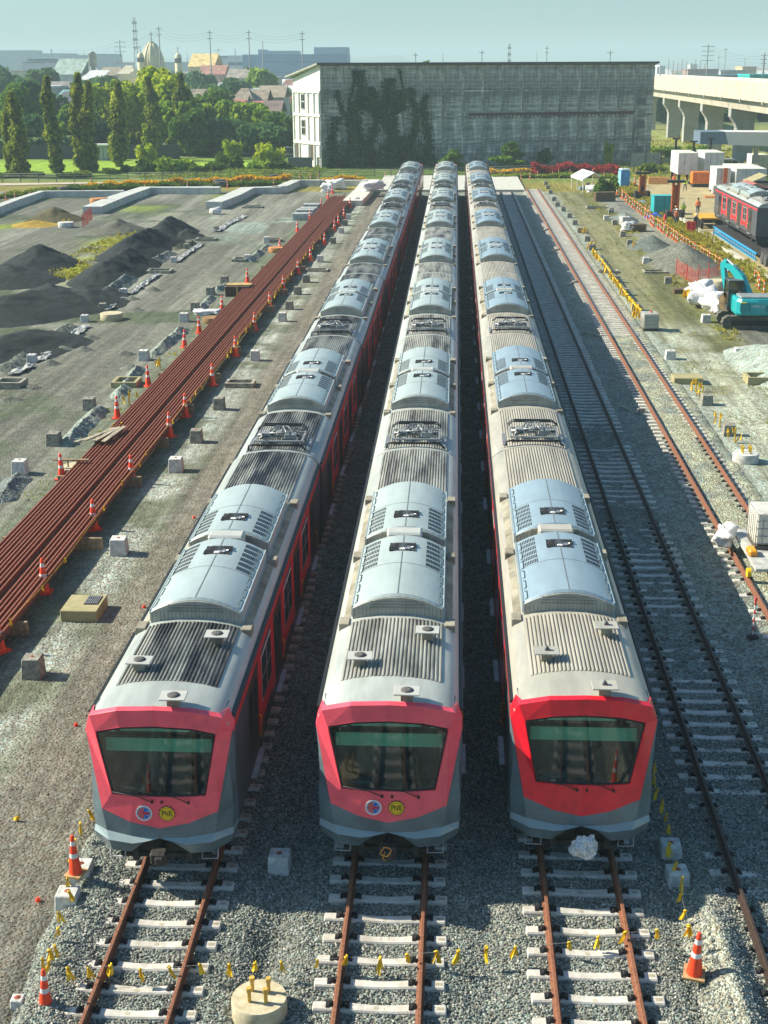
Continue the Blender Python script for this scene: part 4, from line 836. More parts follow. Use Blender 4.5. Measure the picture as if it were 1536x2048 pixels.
# covered box beside the stack
t = thing('pit_cover_box', 'dark pit box with a tan timber lid beside the rail stack', 'pit box', (*P2(477, 590), -.35)); MB().box(-.9, .9, -.6, .9, 0, .75, b=.02).build('box', K('pit_brown', (.07, .045, .03), .9), t); MB().box(-.95, .95, -.05, .9, .752, .82).build('lid', K('ochre_lid', (.55, .38, .14), .8, var=.2), t)
MB().box(-.05, .05, -.65, -.6, -.1, .8).build('post', K('ochre_lid', (.55, .38, .14), .8, var=.2), t)
# --- heaps
def heap(name, label, cat, cx, cy, rx, ry, h, mt_col, A, seed, rz=0.0, ridge=0.0, res=46, group=None, fine=.12, cusp=1.0):
    u = np.linspace(-1.15, 1.15, res); U, V_ = np.meshgrid(u, u); X = U*rx; Y = V_*ry; c, s = math.cos(rz), math.sin(rz); WX = cx+X*c-Y*s; WY = cy+X*s+Y*c
    r = np.sqrt(U**2+(np.maximum(np.abs(V_)-ridge, 0)/(1-ridge))**2)+.20*(fbm(WX, WY, max(rx, 1.2)*.8, seed)-.5)
    Z = h*np.clip(1-r, -.25, 1)**cusp if cusp != 1.0 else h*np.clip(1-r, -.25, 1)
    Z = Z*(.75+.5*fbm(WX, WY, max(rx, 1)*1.1, seed+9, 3))+fine*(fbm(WX, WY, .7, seed+4, 4)-.5)*np.clip(1.2-r, 0, 1)
    base = gh(WX, WY) if cy < 400 else -.3; Z = base-.06+Z
    ny, nx = U.shape; V = np.stack([WX, WY, Z], -1).reshape(-1, 3); i = np.arange(nx*ny).reshape(ny, nx); F = np.stack([i[:-1, :-1], i[:-1, 1:], i[1:, 1:], i[1:, :-1]], -1).reshape(-1, 4)
    keep = (r.reshape(-1)[F].min(1) < 1.12); F = F[keep]
    n = fbm(WX, WY, 1.3, seed+2)[..., None]; C = np.array(mt_col)*(.75+.5*n); col = np.concatenate([C, np.full((ny, nx, 1), A)], -1).reshape(-1, 4)
    V = V-np.array([cx, cy, 0]); o = link(name, npmesh(name, V, F, HEAPM, True, col), None, (cx, cy, 0)); tag(o, label, cat, group); return o
HEAPM = ground_mat('heap_gravel', 16, .55, .8, .05)
blk = (.034, .040, .042)
g = 'black sand heaps'
for i, (px, py, rx, ry, h, rz, rg, lab) in enumerate((
    (78, 530, 3.6, 5.5, 2.4, .0, .1, 'tall cone shaped black sand heap at the left with sloping flanks'), (20, 560, 4.6, 5.5, 1.5, .5, .2, 'low black sand heap at the left edge below the tall one'),
    (60, 620, 5.0, 7.0, 1.7, -.5, .3, 'broad dark sand bank filling the left edge'), (20, 700, 3.8, 7, 1.6, -.3, .3, 'nearest dark sand bank at the left edge'),
    (175, 600, 3.2, 5.5, 1.3, .2, .3, 'flat dark sand tongue running to the right of the bank'), (235, 545, 2.8, 8.5, 1.9, -.06, .4, 'lower half of the long black sand ridge'),
    (285, 500, 2.9, 9.0, 2.3, -.10, .4, 'middle crest of the long black sand ridge'), (335, 470, 2.8, 6.0, 2.1, -.1, .2, 'upper pointed end of the long black sand ridge'),
    (235, 462, 3.0, 4.5, 1.7, 0, .1, 'grey brown cone behind the crest of the sand ridge'), (105, 600, 3.5, 5, 1.4, .4, .3, 'dark sand hump right of the broad bank'), (375, 474, 1.9, 2.8, 1.2, 0, 0, 'small dark sand peak at the right end of the ridge'))):
    x, y = P2(px, py); heap('sand_heap', lab, 'sand heap', x, y, rx, ry, h*(.55 if i == 3 else .78), blk if i != 8 else (.13, .13, .10), .12, 100+i*7, rz, rg, group=g, fine=.42)
x, y = P2(110, 440); heap('soil_heap', 'small brown soil heap with straw near the kerb wall', 'soil heap', x, y, 3.4, 4, 1.7, (.11, .095, .05), .6, 300, group=None, fine=.5)
x, y = P2(70, 450); heap('straw_heap', 'low straw yellow heap left of the brown soil', 'straw heap', x, y, 2.8, 3.5, .6, (.42, .28, .05), .6, 304, fine=.3)
gg = (.26, .29, .265)
def windrow(p0, p1, w_, h, label, seed, colr=gg, grp='gravel ridges beside the cube rows'):
    a = P2(*p0); b = P2(*p1); cx, cy = (a[0]+b[0])/2, (a[1]+b[1])/2; L = math.hypot(b[0]-a[0], b[1]-a[1]); rz = math.atan2(b[1]-a[1], b[0]-a[0])-math.pi/2
    return heap('gravel_ridge', label, 'gravel ridge', cx, cy, w_, L/2, h, colr, 1.0, seed, rz, .75, res=80, group=grp, fine=.34)
windrow((128, 895), (205, 815), .62, .42, 'long gravel ridge between the two grey cubes left of the planks', 401); windrow((230, 800), (282, 732), .55, .38, 'gravel ridge between the tan frame and the grey cube', 405)
windrow((300, 715), (372, 655), .6, .42, 'gravel ridge running from the white cube to the next', 409); windrow((395, 625), (425, 592), .5, .35, 'short gravel ridge beside the drum', 413); windrow((430, 585), (458, 565), .45, .3, 'stubby gravel ridge at the covered box', 417)
windrow((495, 525), (540, 490), .6, .4, 'gravel ridge beside the far part of the stack', 421); windrow((0, 1005), (42, 950), .7, .4, 'dark stone ridge at the left edge under the white cube', 425, (.17, .19, .19))
windrow((0, 745), (60, 705), .9, .4, 'gravel ridge at the left edge behind the sheet strip', 429, (.17, .18, .16)); windrow((60, 700), (150, 650), .9, .45, 'brownish gravel ridge behind the lower sheet strip', 433, (.17, .18, .15)); windrow((180, 615), (262, 555), 1.0, .6, 'dark stony ridge in the middle of the left yard', 437, (.15, .17, .165)); windrow((270, 548), (345, 505), .9, .5, 'dark stony ridge behind the low frames', 441, (.15, .17, .165)); windrow((345, 500), (392, 488), .6, .4, 'brownish heap row at the top sheet strip', 445, (.16, .16, .12))
for i, (px, py) in enumerate(((125, 690), (100, 718), (165, 692), (180, 668), (60, 768), (20, 792), (262, 590), (305, 572), (270, 612), (250, 700), (262, 728))):
    x, y = P2(px, py+8); heap('soil_clump', 'low clump of grey soil beside the sheet strip', 'soil clump', x, y, .8, .8, .34, (.16, .165, .14), .6, 500+i, group='low soil clumps', res=20, fine=.15)
# white sheet strips
def strip(pts, label, seed, w_=.34):
    rr = random.Random(seed); V = []; F = []; P = [P2(*p) for p in pts]; n = 0; allp = []
    for a, b in zip(P, P[1:]):
        k = max(3, int(math.hypot(b[0]-a[0], b[1]-a[1])/.35))
        for j in range(k): allp.append((a[0]+(b[0]-a[0])*j/k, a[1]+(b[1]-a[1])*j/k))
    for j, (x, y) in enumerate(allp):
        for i in range(6): V.append((x+(i/5-.5)*2*w_*rr.uniform(.7, 1.2), y+rr.uniform(-.12, .12), g0(x, y)+.05+rr.uniform(0, .16)))
    for j in range(len(allp)-1):
        for i in range(5): F.append((j*6+i, j*6+i+1, (j+1)*6+i+1, (j+1)*6+i))
    o = MB().add(V, F).build('plastic_sheet', K('sheet_white', (.52, .51, .46), .5, var=.25, scale=3)); o.modifiers.new('s', 'SOLIDIFY').thickness = .01; return tag(o, label, 'plastic sheet', 'white sheet strips over buried pipe')
strip([(78, 722), (112, 695), (140, 678), (172, 650)], 'widest crumpled white sheet strip, above the cube at left', 1); strip([(20, 752), (45, 742), (68, 728)], 'short crumpled strip leading into the left edge frame', 2, .3); strip([(216, 620), (232, 605), (247, 595)], 'crumpled white strip behind the round footing', 3, .3); strip([(262, 588), (290, 568), (318, 548)], 'crumpled white strip ending at the low frame', 4, .26); strip([(352, 524), (375, 508), (405, 488)], 'crumpled white strip at the upper frame', 5, .3); strip([(432, 464), (455, 450), (490, 432)], 'farthest crumpled white strip on pale gravel', 6, .4)
# --- kerb walls at the far end of the yard
def wall(pts, label, w_=1.1, h=1.0, z=-.45, mt=None, grp='low concrete retaining walls', cat='low wall'):
    P = [Vector((*P2(*p), 0)) for p in pts]; m = MB()
    n = len(P); L_ = []; R_ = []
    for i, p in enumerate(P):
        d = (P[min(i+1, n-1)]-P[max(i-1, 0)]).normalized(); s = Vector((-d.y, d.x, 0)); L_.append(p+s*w_/2); R_.append(p-s*w_/2)
    vs = []
    for i in range(n): vs += [(L_[i].x, L_[i].y, z), (L_[i].x, L_[i].y, z+h), (R_[i].x, R_[i].y, z+h), (R_[i].x, R_[i].y, z)]
    fs = [(4*i+a, 4*i+(a+1) % 4, 4*(i+1)+(a+1) % 4, 4*(i+1)+a) for i in range(n-1) for a in range(4)]+[(0, 1, 2, 3), (4*n-1, 4*n-2, 4*n-3, 4*n-4)]
    return tag(m.add(vs, fs).build('retaining_wall', mt or K('wall_pale', (.52, .53, .49), .9, var=.15, scale=1.2)), label, cat, grp)
wall([(-40, 441), (30, 413), (85, 395), (248, 394)], 'pale low wall bending along the far left corner of the yard'); wall([(185, 428), (240, 405), (292, 387), (440, 387)], 'wide pale wall running diagonally beside the sand heaps', 2.2); wall([(428, 418), (468, 402), (495, 388), (560, 386)], 'short wide wall stub in the middle of the far yard', 2.0)
wall([(545, 386), (565, 384), (592, 372), (640, 372)], 'pale angled wall left of the far rail ends', 1.5); wall([(640, 371), (700, 371), (735, 371)], 'thin pale wall behind the rail stack end', 1.2, .9)
wall([(705, 412), (728, 388), (742, 368)], 'bright wide wall carrying white sacks at the end of the stack', 2.4, .8, mt=K('wall_white', (.62, .60, .52), .9))
tag(MB().box(-9.6, 10.6, 187, 212, -.6, -.02).build('concrete_apron', K('apron', (.55, .54, .47), .9, var=.12, scale=1)), kind='structure')
# --- sacks
sackm = K('sack_white', (.72, .72, .70), .75, var=.08, scale=6, bump=.5, bscale=7)
def sack(x, y, z, s, label, seed, grp='white bulk sacks', flat=.8):
    rr = random.Random(seed); b = bmesh.new(); bmesh.ops.create_icosphere(b, subdivisions=3, radius=1.0)
    for v in b.verts:
        c = v.co; q = 1+.14*math.sin(3.1*c.x+seed)*math.sin(2.7*c.y+1.3*seed)+.08*math.sin(6*c.z+4*c.x+seed); e = .62
        nq = 1+.55*mnoise.noise(c*1.7+Vector((seed, 0, 0)))+.30*mnoise.noise(c*4.5+Vector((0, seed, 0)))+.12*mnoise.noise(c*11); q *= nq; v.co = Vector((math.copysign(abs(c.x)**e, c.x)*q*s[0]*.5, math.copysign(abs(c.y)**e, c.y)*q*s[1]*.5, max(-.5*s[2], math.copysign(abs(c.z)**.75, c.z)*q*s[2]*.5)+.5*s[2]))
    me = bpy.data.meshes.new('sack'); b.to_mesh(me); b.free(); me.materials.append(sackm); me.polygons.foreach_set('use_smooth', [True]*len(me.polygons))
    t = thing('bulk_sack', label, 'sack', (x, y, z), rr.uniform(-.5, .5), grp); link('bag', me, t)
    MB().tube([(-s[0]*.3, 0, s[2]*.85), (-s[0]*.2, .02, s[2]*1.15), (0, 0, s[2]*.9)], .03, 5).build('lifting_strap', sackm, t); return t
for i, (px, py, s) in enumerate(((672, 378, (2.4, 2, 1.3)), (655, 384, (1.8, 1.6, 1.0)), (740, 392, (2.2, 1.8, 1.1)), (757, 388, (1.6, 1.5, 1.0)), (716, 408, (1.4, 1.2, .8)), (412, 628, (1.8, 1.0, .35)), (432, 428, (1.3, 1, .7)))):
    x, y = P2(px, py); sack(x, y, .3 if i in (2, 3) else g0(x, y), s, ['big white sack behind the far rail ends', 'white sack at the left of the far rail ends', 'white sack lying on the bright wall', 'white sack right of the wall next to the left train', 'small white sack in front of the bright wall', 'flat white sheet bundle beside the brown footing', 'small white sack in the middle of the left yard'][i], 20+i)
# pale block stacks near the rail stack
x, y = P2(606, 440)
for i in range(4):
    tag(MB().box(x-1.2+i*.05, x+.9, y+i*3.2, y+i*3.2+1.5, g0(x, y)-.02, g0(x, y)+.75+.1*(i % 2), b=.04).build('block_pallet', K('pallet_grey', (.42, .44, .43), .8, var=.3, scale=4)), ['nearest pale block pallet left of the stack', 'second pale block pallet left of the stack', 'third pale block pallet left of the stack', 'farthest pale block pallet left of the stack'][i], 'block pallet', 'pallets of pale blocks')
# --- caution ribbons on strings
RIB = []
for q in range(5):
    rr = random.Random(40+q); m = MB()
    for j in range(4):
        a = rr.uniform(-.9, .9)+(.5 if q % 2 else -.3); ln = rr.uniform(.15, .24); w_ = rr.uniform(.02, .032); dx = math.sin(a)*.4; dy = rr.uniform(-.4, .2)
        p = [(0, 0, 0), (dx*ln*.5, dy*ln*.5, -ln*.45), (dx*ln+.02, dy*ln, -ln)]; nrm = Vector((math.cos(j*.9+q), math.sin(j*.9+q), 0)); vs = []
        for (x, y, z) in p: vs += [(x-nrm.x*w_, y-nrm.y*w_, z), (x+nrm.x*w_, y+nrm.y*w_, z+.01)]
        m.add(vs, [(0, 1, 3, 2), (2, 3, 5, 4)])
    m.tube([(-.03, 0, .015), (0, .02, .03), (.03, 0, .0), (0, -.02, .01)], .014, 5); RIB.append(m.mesh('ribbon', yellow_p))
def ribbons(pts, label, z, sc=1.0, end=None, string=True):
    t = thing('caution_string', label, 'ribbon line', (0, 0, 0), 0, 'yellow ribbon lines'); W = []
    for i, (px, py) in enumerate(pts):
        zz = z[i] if isinstance(z, (list, tuple)) else z; v = G(px, py-9*sc, zz); W.append(v); o = link('ribbon', RIB[i % 5], t, v, (0, 0, random.uniform(0, 6))); k = sc*random.uniform(.85, 1.1); o.scale = (k, k, k)
    if string: MB().tube(W, .004, 3).build('string', K('thin_string', (.35, .33, .28), .8), t)
    return t
RS = 1.2
ribbons([(85, 1930), (99, 1932), (136, 1949), (177, 1949), (221, 1942), (281, 1951), (338, 1946), (400, 1941), (459, 1941), (510, 1937), (563, 1936), (635, 1932), (692, 1925), (760, 1928), (814, 1920), (873, 1915), (917, 1913), (973, 1907), (1031, 1905), (1138, 1896), (1196, 1885), (1251, 1876), (1314, 1872), (1378, 1866)], 'yellow ribbon line strung across all three tracks in the foreground', [.5]+[.16]*22+[.5], RS)
ribbons([(1378, 1862), (1371, 1833), (1362, 1800), (1364, 1768), (1353, 1738), (1339, 1700), (1338, 1664), (1334, 1640), (1325, 1613), (1315, 1591), (1309, 1566), (1309, 1540)], 'yellow ribbon line running back along the right train from the leaning cone', .12, RS)
ribbons([(99, 1912), (109, 1903), (116, 1868), (117, 1837), (138, 1795), (136, 1769), (140, 1735), (150, 1692), (160, 1658), (178, 1633)], 'yellow ribbon line from the lower left cone back to the left train nose', .2, RS)
o = link('fallen_ribbon', RIB[2], None, (*P2(37, 1642, -.3), -.2)); o.scale = (1.5, 1.3, .6); o.rotation_euler = (.9, .3, .9); tag(o, 'single yellow ribbon lying on the brown gravel at the left edge', 'ribbon')
for px, py in ((152, 1450), (76, 1798), (288, 1213), (388, 1035)):
    v = G(px, py, -.28); tag(MB().lathe([(.05, 0), (.055, .05), (.03, .09)], 10).build('marker_ball', orange_p, None, (v.x, v.y, g0(v.x, v.y))), 'tiny orange survey marker on the brown gravel', 'marker', 'orange survey markers')
# ribbons along the stack's right edge
pts = []; rr = random.Random(8)
for y in (36, 39, 41.5, 47, 50, 53, 54.2, 60, 63, 64, 65.5, 67, 75, 76.4, 77.8, 79, 80.5, 82, 83, 84.5, 86, 87.3, 88.6, 93, 94.5, 96, 97.4, 99, 100.5, 103, 105, 107, 112, 114, 116, 118, 123, 125, 130): pts.append(y)
t = thing('caution_string', 'yellow ribbon line tied along the right edge of the rail stack', 'ribbon line', group='yellow ribbon lines'); W = []
for i, y in enumerate(pts):
    v = Vector((-11.68+rr.uniform(-.05, .08), y, .42+rr.uniform(-.06, .1))); W.append(v); o = link('ribbon', RIB[i % 5], t, v, (0, 0, rr.uniform(0, 6))); k = .8 if y < 70 else 1.2; o.scale = (k, k, k*1.1)
MB().tube(W, .004, 3).build('string', yellow_p, t)
# ================================================================== RIGHT YARD
slab_m = K('road_concrete', (.43, .35, .18), .9, scale=.7, c2=(.32, .26, .13), stretch=(1, .5, 1))
road = MB(); road.add([(26.4, 95, -.26), (38, 95, -.26), (44, 188, -.26), (44, 200, -.26), (25.6, 200, -.26), (26.0, 150, -.26)], [(0, 1, 2, 3, 4, 5)]); tag(road.build('concrete_road', slab_m), kind='structure')
for k in range(9):
    y = 98+k*10.5; tag(MB().box(25.95, 26.5, y, y+10.3, -.36, -.14+(k % 2)*.01, b=.02).build('road_kerb', K('kerb_pale', (.56, .53, .42), .9, var=.2)), 'pale concrete kerb length along the weedy edge of the work road', 'kerb', 'kerb lengths of the work road')
def right_cubes():
    A = [(1160, 466), (1150, 450), (1139, 436), (1127, 423), (1115, 413), (1108, 402), (1101, 388), (1096, 378), (1092, 370), (1184, 500), (1251, 592), (1234, 565), (1272, 621), (1230, 450), (1246, 473), (1260, 490), (1213, 440), (1337, 567), (1293, 527), (1342, 719), (1413, 645), (1480, 714), (1223, 425), (1415, 811), (1460, 872), (1175, 483), (1176, 372), (1222, 428)]
    L = ['third dark cube by the outer track, far part', 'dark cube farther along the outer track', 'cube with tan wrap by the outer track', 'pale brown cube pair member by the outer track', 'brown cube beside the far outer track', 'cube between the brown one and the far turf', 'small cube level with the white tent', 'small cube just behind the white tent level', 'farthest cube next to the outer track', 'cube at the start of the yellow taped rail', 'dark cube half way along the taped rail', 'dark cube at the upper half of the taped rail', 'dark cube at the lower end of the taped rail', 'dark cube left of the small dark stone heap', 'dark cube below the white sack pallet', 'dark cube behind the yellow post', 'white cube at the dirt road edge, upper part', 'dark cube in the weeds left of the netting', 'white cube left of the big gravel heap', 'white cube below the tank on the dirt', 'white cube beside the excavator tracks', 'white cube at the right, below the excavator', 'cube under the first stone patch', 'dark cube with yellow ribbon past the drain box', 'dark cube before the yellow capped footing', 'dark cube with white note on top', 'small cube before the tent', 'small dark cube left of the blocks']
    for i, (px, py) in enumerate(A):
        cube(px, py, L[i]+', right yard', cube_w if i in (16, 18, 19, 20, 21) else cube_g, s=.6 if i in (16, 18, 19, 20, 21) else .58, h=.55, grp='footing cubes of the right yard')
right_cubes()
# taped yellow rail barrier
t = thing('taped_barrier', 'low rail wrapped in yellow tape, running down the dirt road edge', 'barrier'); pts = [(1186, 498), (1205, 522), (1222, 545), (1240, 570), (1256, 592), (1272, 612), (1284, 622)]; W = [G(a, b, .25) for a, b in pts]
MB().tube(W, .05, 6).build('wrapped_rail', yellow_p, t)
rr = random.Random(12)
for i in range(44):
    f = i/43*(len(W)-1); k = min(int(f), len(W)-2); v = W[k].lerp(W[k+1], f-k); o = link('ribbon', RIB[i % 5], t, v+Vector((rr.uniform(-.1, .1), 0, rr.uniform(0, .1))), (0, 0, rr.uniform(0, 6))); s_ = rr.uniform(1.6, 2.6); o.scale = (s_, s_, s_)
for v in W: MB().box(v.x-.03, v.x+.03, v.y-.03, v.y+.03, -.4, v.z).build('post', yellow, t)
def clump(px, py, label, n=7, s_=1.6):
    v = G(px, py, -.1); t = thing('ribbon_bundle', label, 'ribbon bundle', (v.x, v.y, -.35)); rr = random.Random(int(px))
    for i in range(n): o = link('ribbon', RIB[i % 5], t, (rr.uniform(-.35, .35), rr.uniform(-.3, .3), rr.uniform(.25, .7)), (0, 0, rr.uniform(0, 6))); o.scale = (s_,)*3
    MB().box(-.03, .03, -.03, .03, 0, .75).build('stake', yellow, t)
clump(1183, 494, 'bundle of yellow tape at the upper end of the taped rail', 12, 2.4); clump(1270, 492, 'yellow taped stake right of the dirt road', 5); clump(1392, 775, 'yellow ribbon knot beside the pale drain box', 5, 1.2); clump(1405, 790, 'yellow ribbon knot just below the drain box knot', 4, 1.1); clump(1440, 845, 'yellow ribbon knot between the two dark cubes', 4, 1.1); clump(1470, 876, 'yellow ribbon knot before the round footing', 5, 1.1); clump(1376, 590, 'leaning bundle of yellow tape beside the white sacks', 14, 2.3); clump(1272, 632, 'orange yellow bundle by the tank', 6, 1.6); clump(1168, 463, 'yellow tape knot beside the outer track cubes', 6, 2.0); clump(320, 730, 'yellow stake left of the rail stack', 4, 1.3); clump(228, 868, 'yellow ribbons on the leftmost plank', 5, 1.2); clump(258, 800, 'yellow green weeds tape left of the stack', 4, 1.2)
# gravel heaps
def hp(px, py, rx, ry, h, label, colr, seed, rz=0): x, y = P2(px, py); return heap('gravel_heap', label, 'gravel heap', x, y, rx, ry, h, colr, .9, seed, rz, .05, group='gravel heaps of the right yard', fine=.15)
hp(1365, 528, 3.2, 8.0, 1.9, 'largest grey gravel heap, against the orange barrier row', (.165, .165, .14), 610, .1); hp(1303, 494, 2.3, 5, 1.15, 'dark stone heap above the largest one', (.13, .15, .14), 620); hp(1248, 440, 1.7, 4.5, .9, 'small pointed stone heap by the white sack', (.17, .20, .19), 630); hp(1236, 415, 2.2, 9, .35, 'low spread of grey stones near the far barrier', (.22, .22, .20), 640)
x, y = P2(1560, 740); heap('gravel_heap', 'pale gravel heap cut by the right picture edge', 'gravel heap', x, y, 2.4, 7, 1.3, (.33, .37, .34), 1.0, 650, .1, .2, group='gravel heaps of the right yard')
for i, (px, py, s) in enumerate(((1258, 462, (1.4, 1.2, .9)), (1408, 612, (2.2, 1.9, 1.4)), (1436, 620, (2.0, 1.8, 1.2)), (1398, 596, (1.8, 1.6, 1.1)), (1452, 626, (1.5, 1.3, .9)), (1186, 385, (2.0, 1.6, .9)), (1206, 387, (2.0, 1.6, .8)))):
    x, y = P2(px, py); sack(x, y, g0(x, y), s, ['white sack beside the timber pallet on the grey gravel', 'largest white sack in the group left of the excavator', 'white sack in the middle beside the excavator cab', 'white sack farthest left of the excavator group', 'smallest white sack touching the excavator track', 'white sack in front of the tent', 'white sack right of the tent front'][i], 60+i)
# timber stacks
def tstack(px, py, label, w_=1.8, n=4, rz=0.2):
    x, y = P2(px, py); t = thing('timber_stack', label, 'timber stack', (x, y, g0(x, y)), rz)
    for k in range(n):
        for j in range(4): MB().box(-w_/2, w_/2, -.5+j*.28, -.3+j*.28, k*.2, k*.2+.14).build('board', K('old_board', (.20, .14, .08), .9, var=.3, scale=6), t)
tstack(1273, 462, 'small dark timber stack right of the white sack'); tstack(1209, 402, 'brown timber stack below the tent', 2.6, 6); tstack(1392, 585, 'rusty beams piled behind the white sacks', 3.4, 2, .0)
# intermediate bulk tanks
def tank(x, y, z, s, label, rz=0.0, grp='caged liquid tanks', body=(.66, .62, .48)):
    t = thing('caged_tank', label, 'liquid tank', (x, y, z), rz, grp); w_, d, h = .5*s, .6*s, 1.0*s
    MB().box(-w_, w_, -d, d, .16*s, .16*s+h, b=.05*s).build('tank_body', K('tank_%02d' % int(body[0]*100), body, .35, var=.12, scale=1.5), t)
    m = MB()
    for k in range(5): zz = .2*s+h*k/4.2; m.tube([(-w_-.01, -d-.01, zz), (w_+.01, -d-.01, zz), (w_+.01, d+.01, zz), (-w_-.01, d+.01, zz), (-w_-.01, -d-.01, zz)], .012*s, 4)
    for k in range(6):
        f = -1+2*k/5
        for sg in (-1, 1): m.tube([(f*w_, sg*(d+.01), .16*s), (f*w_, sg*(d+.01), .17*s+h)], .01*s, 4); m.tube([(sg*(w_+.01), f*d, .16*s), (sg*(w_+.01), f*d, .17*s+h)], .01*s, 4)
    m.build('cage', steel, t); MB().box(-w_, w_, -d, d, 0, .12*s).build('pallet', K('pallet_dark', (.10, .09, .07), .8), t)
    MB().lathe([(.11*s, .16*s+h), (.10*s, .22*s+h), (.02, .23*s+h)], 14, (.1*s, .1*s, 0)).build('screw_cap', red_l, t)
    return t
x, y = P2(1300, 662); tank(x, y+.5, g0(x, y), .95, 'small grey caged tank standing on the dirt road edge', .05, body=(.45, .44, .36))
for px, py, s_, l in ((1260, 425, .9, 'white block tank behind the sack on the far gravel'),): x, y = P2(px, py+34); tank(x-.2, y+3, g0(x, y), s_, l, .2, body=(.70, .69, .64))
# trolley on the outer track with the big tank and bits
t = thing('track_trolley', 'flat work trolley standing on the outer track under the white tank', 'trolley', (TRK[4]+.35, 44.0, 0))
MB().box(-.95, 1.1, -2.6, 1.4, .30, .40, b=.01).build('deck', K('trolley_deck', (.50, .50, .46), .6, var=.2), t)
for yy in (-2.3, .9):
    for s in (-1, 1): MB().lathe([(.16, -.06), (.16, .06)], 14, M=Matrix.Translation((s*.75-.35, yy, .16)) @ Matrix.Rotation(R(90), 4, 'Y')).build('wheel', yellow, t)
tank(TRK[4]+.30, 43.9, .40, 1.12, 'white caged tank with red cap on the track trolley at the right edge', 0, body=(.66, .64, .54))
sack(TRK[4]-.98, 44.6, .12, (.6, 1.1, .6), 'white sack slumped over the rail left of the caged tank', 91, flat=.6); sack(TRK[4]+.95, 41.4, .4, (.8, .8, .7), 'white sack in front of the caged tank', 92)
o = MB().box(-.14, .14, -.28, .28, 0, .22, b=.05).build('orange_canister', K('canister', (.85, .33, .02), .4), None, (TRK[4]-.45, 42.8, .40)); tag(o, 'orange plastic canister on the trolley deck', 'canister')
o = MB().box(-.14, .14, -.12, .12, 0, .42, b=.04).build('white_jerrycan', white_p, None, (TRK[4]+.45, 42.4, .40)); tag(o, 'white jerrycan with red cap on the trolley deck', 'jerrycan'); MB().lathe([(.05, .42), (.04, .5)], 10).build('cap', red_l, o)
m = MB(); rr = random.Random(2); V = [(rr.uniform(-.35, .35), rr.uniform(-.2, .2), rr.uniform(.02, .16)) for i in range(18)]
for i in range(16): m.tube([V[i], V[i+1], V[i+2]], .04, 5)
tag(m.build('blue_cloth', K('cyan_cloth', (.02, .38, .75), .7), None, (TRK[4]+.3, 42.0, .42)), 'bright blue rag bundle on the trolley deck', 'rag')
# red and white stanchion
v = G(1505, 1275, -.25); t = thing('warning_post', 'thin red and white banded post on a dark foot in the shaded ballast', 'warning post', (v.x, v.y, -.24))
MB().lathe([(.19, 0), (.17, .05), (.05, .09)], 16).build('foot', black, t)
for k in range(8): MB().lathe([(.026, .08+k*.135), (.026, .215+k*.135)], 8).build('band', (white_p if k % 2 == 0 else red_l), t)
MB().lathe([(.04, 1.16), (.04, 1.25), (.02, 1.27)], 8).build('post_top', red_l, t)
# orange posts with tape (delineators)
DEL = None
def delin(x, y, label, grp):
    global DEL
    if DEL is None:
        DEL = thing('warning_post', label, 'warning post', (x, y, g0(x, y)), 0, grp); MB().lathe([(.20, 0), (.18, .06)], 8).lathe([(.085, .06), (.07, .35)], 8).lathe([(.065, .52), (.055, .80)], 8).lathe([(.05, .92), (.045, 1.1)], 8).build('post', K('delin_orange', (.78, .15, .035), .5, var=.2), DEL)
        MB().lathe([(.07, .35), (.065, .52)], 8, cap=False).build('white_band', white_p, DEL); MB().lathe([(.055, .80), (.05, .92)], 8, cap=False).build('white_band', white_p, DEL); return DEL
    return dup(DEL, (x, y, g0(x, y)), random.uniform(0, 3), label=label, group=grp)
lines = [([(1222, 376), (1240, 392), (1258, 408), (1278, 424), (1297, 440)], 22, 'orange banded post in the line between grey stones and the work road'), ([(1300, 447), (1340, 474), (1365, 492), (1400, 514), (1450, 546), (1478, 562)], 30, 'orange banded post in the line above the largest gravel heap'), ([(1510, 562), (1526, 590)], 4, 'orange banded post behind the excavator')]
rr = random.Random(21)
for pts, n, lab in lines:
    W = [Vector((*P2(*p), 0)) for p in pts]; cum = [0]
    for a, b in zip(W, W[1:]): cum.append(cum[-1]+(b-a).length)
    X_ = []
    for i in range(n):
        d = cum[-1]*i/(n-1)
        for k in range(len(W)-1):
            if d <= cum[k+1]+1e-6: v = W[k].lerp(W[k+1], (d-cum[k])/(cum[k+1]-cum[k])); break
        delin(v.x+rr.uniform(-.15, .15), v.y+rr.uniform(-.3, .3), lab, 'orange posts edging the work road'); X_.append((v.x, v.y, .55+.08*(i % 2)))
    o = MB().tube(X_, .03, 4).build('barrier_tape', K('orange_tape', (.80, .38, .04), .6)); tag(o, {22: 'orange tape strung along the upper post line', 30: 'orange tape strung along the lower post line', 4: 'short orange tape behind the excavator'}[n], 'tape')
far = [(182, 372), (150, 382), (208, 382), (290, 383), (340, 374), (375, 378), (400, 374), (428, 374), (455, 376), (483, 373), (508, 372), (548, 372), (600, 360), (621, 360), (637, 360), (686, 361), (714, 358), (1060, 358), (1075, 356), (1117, 352), (1105, 355), (1140, 352), (1185, 352), (1208, 357), (12, 400), (30, 402), (60, 400), (770, 357), (1042, 362), (1227, 392), (1216, 378), (1290, 425), (1298, 428), (1330, 460), (1272, 348)]
for px, py in far: x, y = P2(px, py); delin(x, y, 'small orange post along the flower bed at the far end of the yard', 'orange posts along the flower bed')
